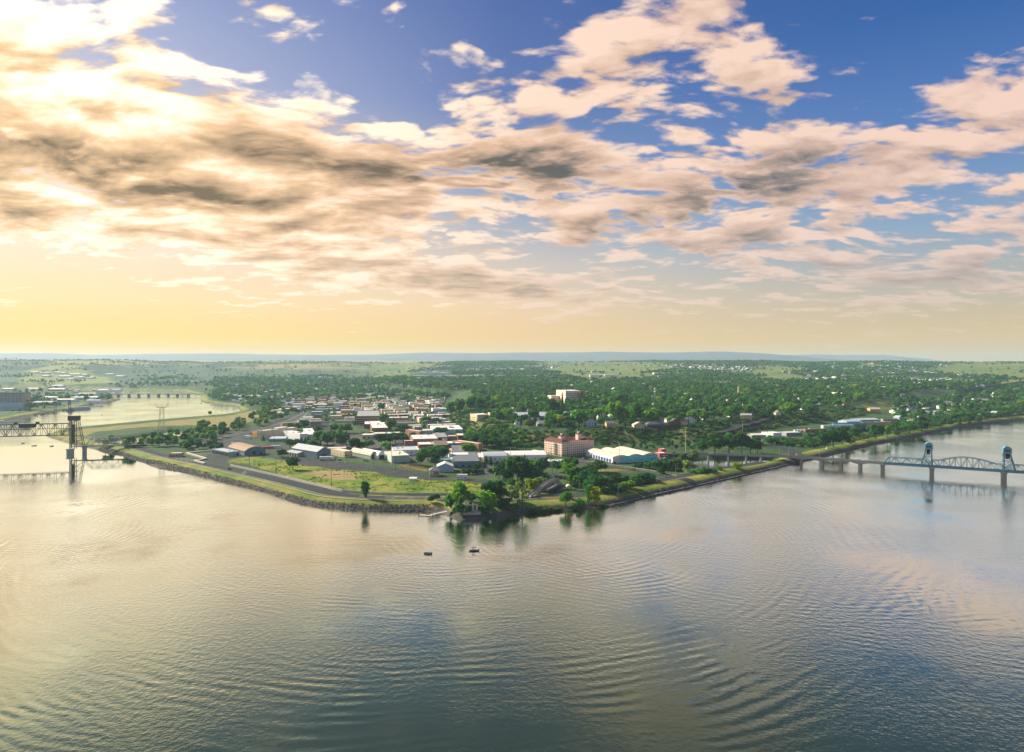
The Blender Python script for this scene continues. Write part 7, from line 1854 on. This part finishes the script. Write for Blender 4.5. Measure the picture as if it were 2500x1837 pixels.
# road sign
p = G(1944, 1096); e = empty('road_sign', p, .2); tag(e, 'green road sign beside the curved ramp road', 'sign')
for xx in (-1, 1): MB().tube((xx, 0, -.3), (xx, 0, 3.4), .07, n=5).build('post', M['rail'], e)
MB().box(-1.7, 1.7, -.06, .06, 2.0, 4.0).build('panel', mat('green_sign', (.02, .19, .11), .5, .03), e)
MB().box(-1.2, 1.2, -.09, -.07, 2.9, 3.1).build('legend', M['white'], e)
p = G(2018, 1097); e = empty('white_marker', p); tag(e, 'small white pointed marker on the grassy bank beyond the viaduct', 'marker')
MB().tube((0, 0, -.2), (0, 0, 3.0), 1.1, .15, 6).build('cone', M['white'], e)

# ------------------------------------------------------------------ boats
def hull(mb, L, Wd, Hh, mi=0):
    st = [(-.5, .80, .0), (-.2, 1.0, 0), (.15, .95, .02), (.38, .6, .10), (.5, .06, .22)]
    rows_ = []
    for u, w_, s_ in st:
        x_ = u * L; b_ = w_ * Wd / 2
        rows_.append([(x_, -b_, Hh * (.8 + s_)), (x_, -b_ * .7, -.15), (x_, b_ * .7, -.15), (x_, b_, Hh * (.8 + s_))])
    v = [q for r_ in rows_ for q in r_]; f = []
    for i in range(len(st) - 1):
        for k in range(3): f.append((i * 4 + k, i * 4 + k + 1, i * 4 + 5 + k, i * 4 + 4 + k))
        f.append((i * 4, i * 4 + 4, i * 4 + 7, i * 4 + 3)) if i == 3 else None
    f += [(0, 3, 2, 1), (16, 17, 18, 19)]
    return mb.add(v, f, mi)
BM = mat('dark_aluminium_hull', (.06, .065, .06), .5, .1); BI = mat('boat_lining', (.16, .16, .14), .8, .1)
def boat(px, py, ang_, label, L=5.2, top=False, console=True):
    p = P(px, py, 0); e = empty('fishing_boat', p, ang_); tag(e, label, 'boat', 'small boats on the rivers')
    hull(MB(), L, 1.9, .8).build('hull', BM, e)
    MB().box(-L * .42, L * .2, -.62, .62, .18, .26).build('floor', BI, e)
    for xx in (-L * .25, L * .05): MB().box(xx - .2, xx + .2, -.66, .66, .5, .62).build('seat', BI, e)
    MB().box(-L * .5 - .4, -L * .5 - .02, -.2, .2, .2, 1.25).build('outboard_motor', M['dark'], e)
    if console: MB().prism([(-.1, .25), (.55, .25), (.45, 1.15), (.1, 1.3)], -.4, .4, 'y').build('console', M['gray_steel'], e)
    if top:
        for xx in (-.9, .9):
            for yy in (-.8, .8): MB().tube((xx, yy, .7), (xx * .8, yy, 2.15), .04, n=5).build('canopy_post', M['rail'], e)
        MB().prism(band([(-1.3, 2.1), (0, 2.3), (1.2, 2.1)], .06), -.9, .9, 'y').build('canopy', M['dark'], e)
        MB().prism([(.75, .75), (.85, .75), (.55, 1.5), (.45, 1.5)], -.75, .75, 'y').build('windscreen', M['glass'], e)
    return e
boat(1044, 1353, 2.95, 'low open dark fishing boat on the water beyond the point', 4.6)
boat(1157, 1346, 3.35, 'dark motorboat with a canopy, right of the open fishing boat', 5.6, True)
for px, py, lab in ((57, 1083, 'leftmost small dark boat below the raised bridge span'), (84, 1089, 'middle small dark boat below the raised bridge span'), (127, 1090, 'small dark boat nearest the railway bridge tower'), (137, 1025, 'tiny boat by the north bank dock piles'), (248, 1013, 'tiny dark boat in the middle of the left river'), (461, 1021.5, 'tiny dark boat close to the grassy spit'), (515, 990, 'tiny boat near the wooded far right bank of left river'), (491, 985, 'tiny boat by the far levee corner on the left river')):
    boat(px, py, rm.uniform(0, 3), lab, 5.5)
# barge with its tug, dock piles and the moored white boat on the north bank
p = P(192, 1000, 0); e = empty('barge', p, .75); tag(e, 'long grey barge moored at the north bank conveyor', 'barge')
MB().prism([(-24, .3), (-20, -1), (20, -1), (24, .3), (24, 4), (-24, 4)], -6, 6, 'y').build('hull', M['gray'], e); MB().box(-21, 21, -5, 5, 4, 6).build('cargo_cover', M['sage'], e)
p = P(172, 1004, 0); e = empty('tugboat', p, .75); tag(e, 'dark tugboat tied to the end of the barge', 'tugboat')
hull(MB(), 18, 7, 3).build('hull', M['dark_blue'], e); MB().box(-5, 4, -2.4, 2.4, 2, 6).build('deckhouse', M['dark_blue'], e); MB().box(-1, 3, -1.9, 1.9, 6, 9).build('wheelhouse', M['gray'], e); MB().tube((-3, 0, 6), (-3, 0, 10), .6, n=8).build('funnel', M['dark'], e)
for i, (px, py) in enumerate(((88, 1014.5), (102, 1012.5), (107, 1011.5), (119, 1009.5), (130, 1008), (158, 1002.5))):
    e = empty('dock_dolphin', P(px, py, 0)); tag(e, 'dark mooring block on the north bank, ' + ('1st', '2nd', '3rd', '4th', '5th', '6th')[i] + ' from the left', 'mooring block', 'mooring blocks')
    MB().box(-4, 4, -2.5, 2.5, 1.5, 4.2).build('cap', M['dark_concrete'], e)
    for xx in (-3, 0, 3): MB().tube((xx, 0, -4), (xx, 0, 1.6), .6, n=6).build('pile', M['wood'], e)
p = P(2, 1032, 0); e = empty('houseboat', p, .1); tag(e, 'white houseboat moored under the north bank at far left', 'houseboat')
hull(MB(), 16, 5, 1.6).build('hull', M['white'], e); MB().box(-6, 4, -2, 2, 1.2, 3.6).build('cabin', M['white'], e); MB().box(-6.5, 5, -2.3, 2.3, 3.7, 3.9).build('roof', M['roof_white'], e)
for i in range(4): link('window', WIN, e, (-5 + i * 2.4, -2.02, 2.5)).scale = (1.4, .1, .9)

# ------------------------------------------------------------------ tell alike things apart in words
for nm, px, py in (('railway lift bridge', 172, 1108), ('power pylon', 395, 1078), ('large pond', 1740, 1136), ('far girder bridge', 340, 966), ('small pond', 1500, 1184), ('zigzag flood wall', 490, 1125), ('hill road', 1810, 1045), ('wild field', 760, 1160), ('rail yard', 600, 1062), ('blue lift bridge', 2270, 1150), ('main street', 797, 1030)):
    LANDMARKS.append((nm, px, py, F * 105 / (py - HY)))
def ordinal(i): return str(i) + ('th' if 10 <= i % 100 <= 20 else {1: 'st', 2: 'nd', 3: 'rd'}.get(i % 10, 'th'))
byl = {}
for e, base, px, D, what in AUTO:
    py = HY + (H - e.location.z) * F / D
    nm, lx, ly, lD = min(LANDMARKS, key=lambda l_: abs(l_[1] - px) + 2.2 * abs(l_[2] - py))
    dxp = px - lx
    if abs(dxp) < 24: rel = 'behind' if D > lD else 'in front of'
    else: rel = 'left of' if dxp < 0 else 'right of'
    if what == 'tree' and D > lD + 250: rel = 'far behind'
    lab = f'{base} {rel} the {nm}'
    ws = lab.split()
    if len(ws) > 12: lab = ' '.join(ws[1:] if ws[0] in ('big', 'small', 'tall', 'low', 'two-storey') else ws)
    if len(lab.split()) > 12: lab = lab.replace(' the ', ' ', 1)
    if len(lab.replace('-', ' ').split()) > 13: lab = lab.replace(' roofed', '').replace(' with ', ' ')
    byl.setdefault(lab, []).append((px, e))
for lab, items in byl.items():
    items.sort(key=lambda q: q[0])
    for i, (px, e) in enumerate(items):
        e['label'] = lab if len(items) == 1 else f'{lab}, {ordinal(i + 1)} from left'
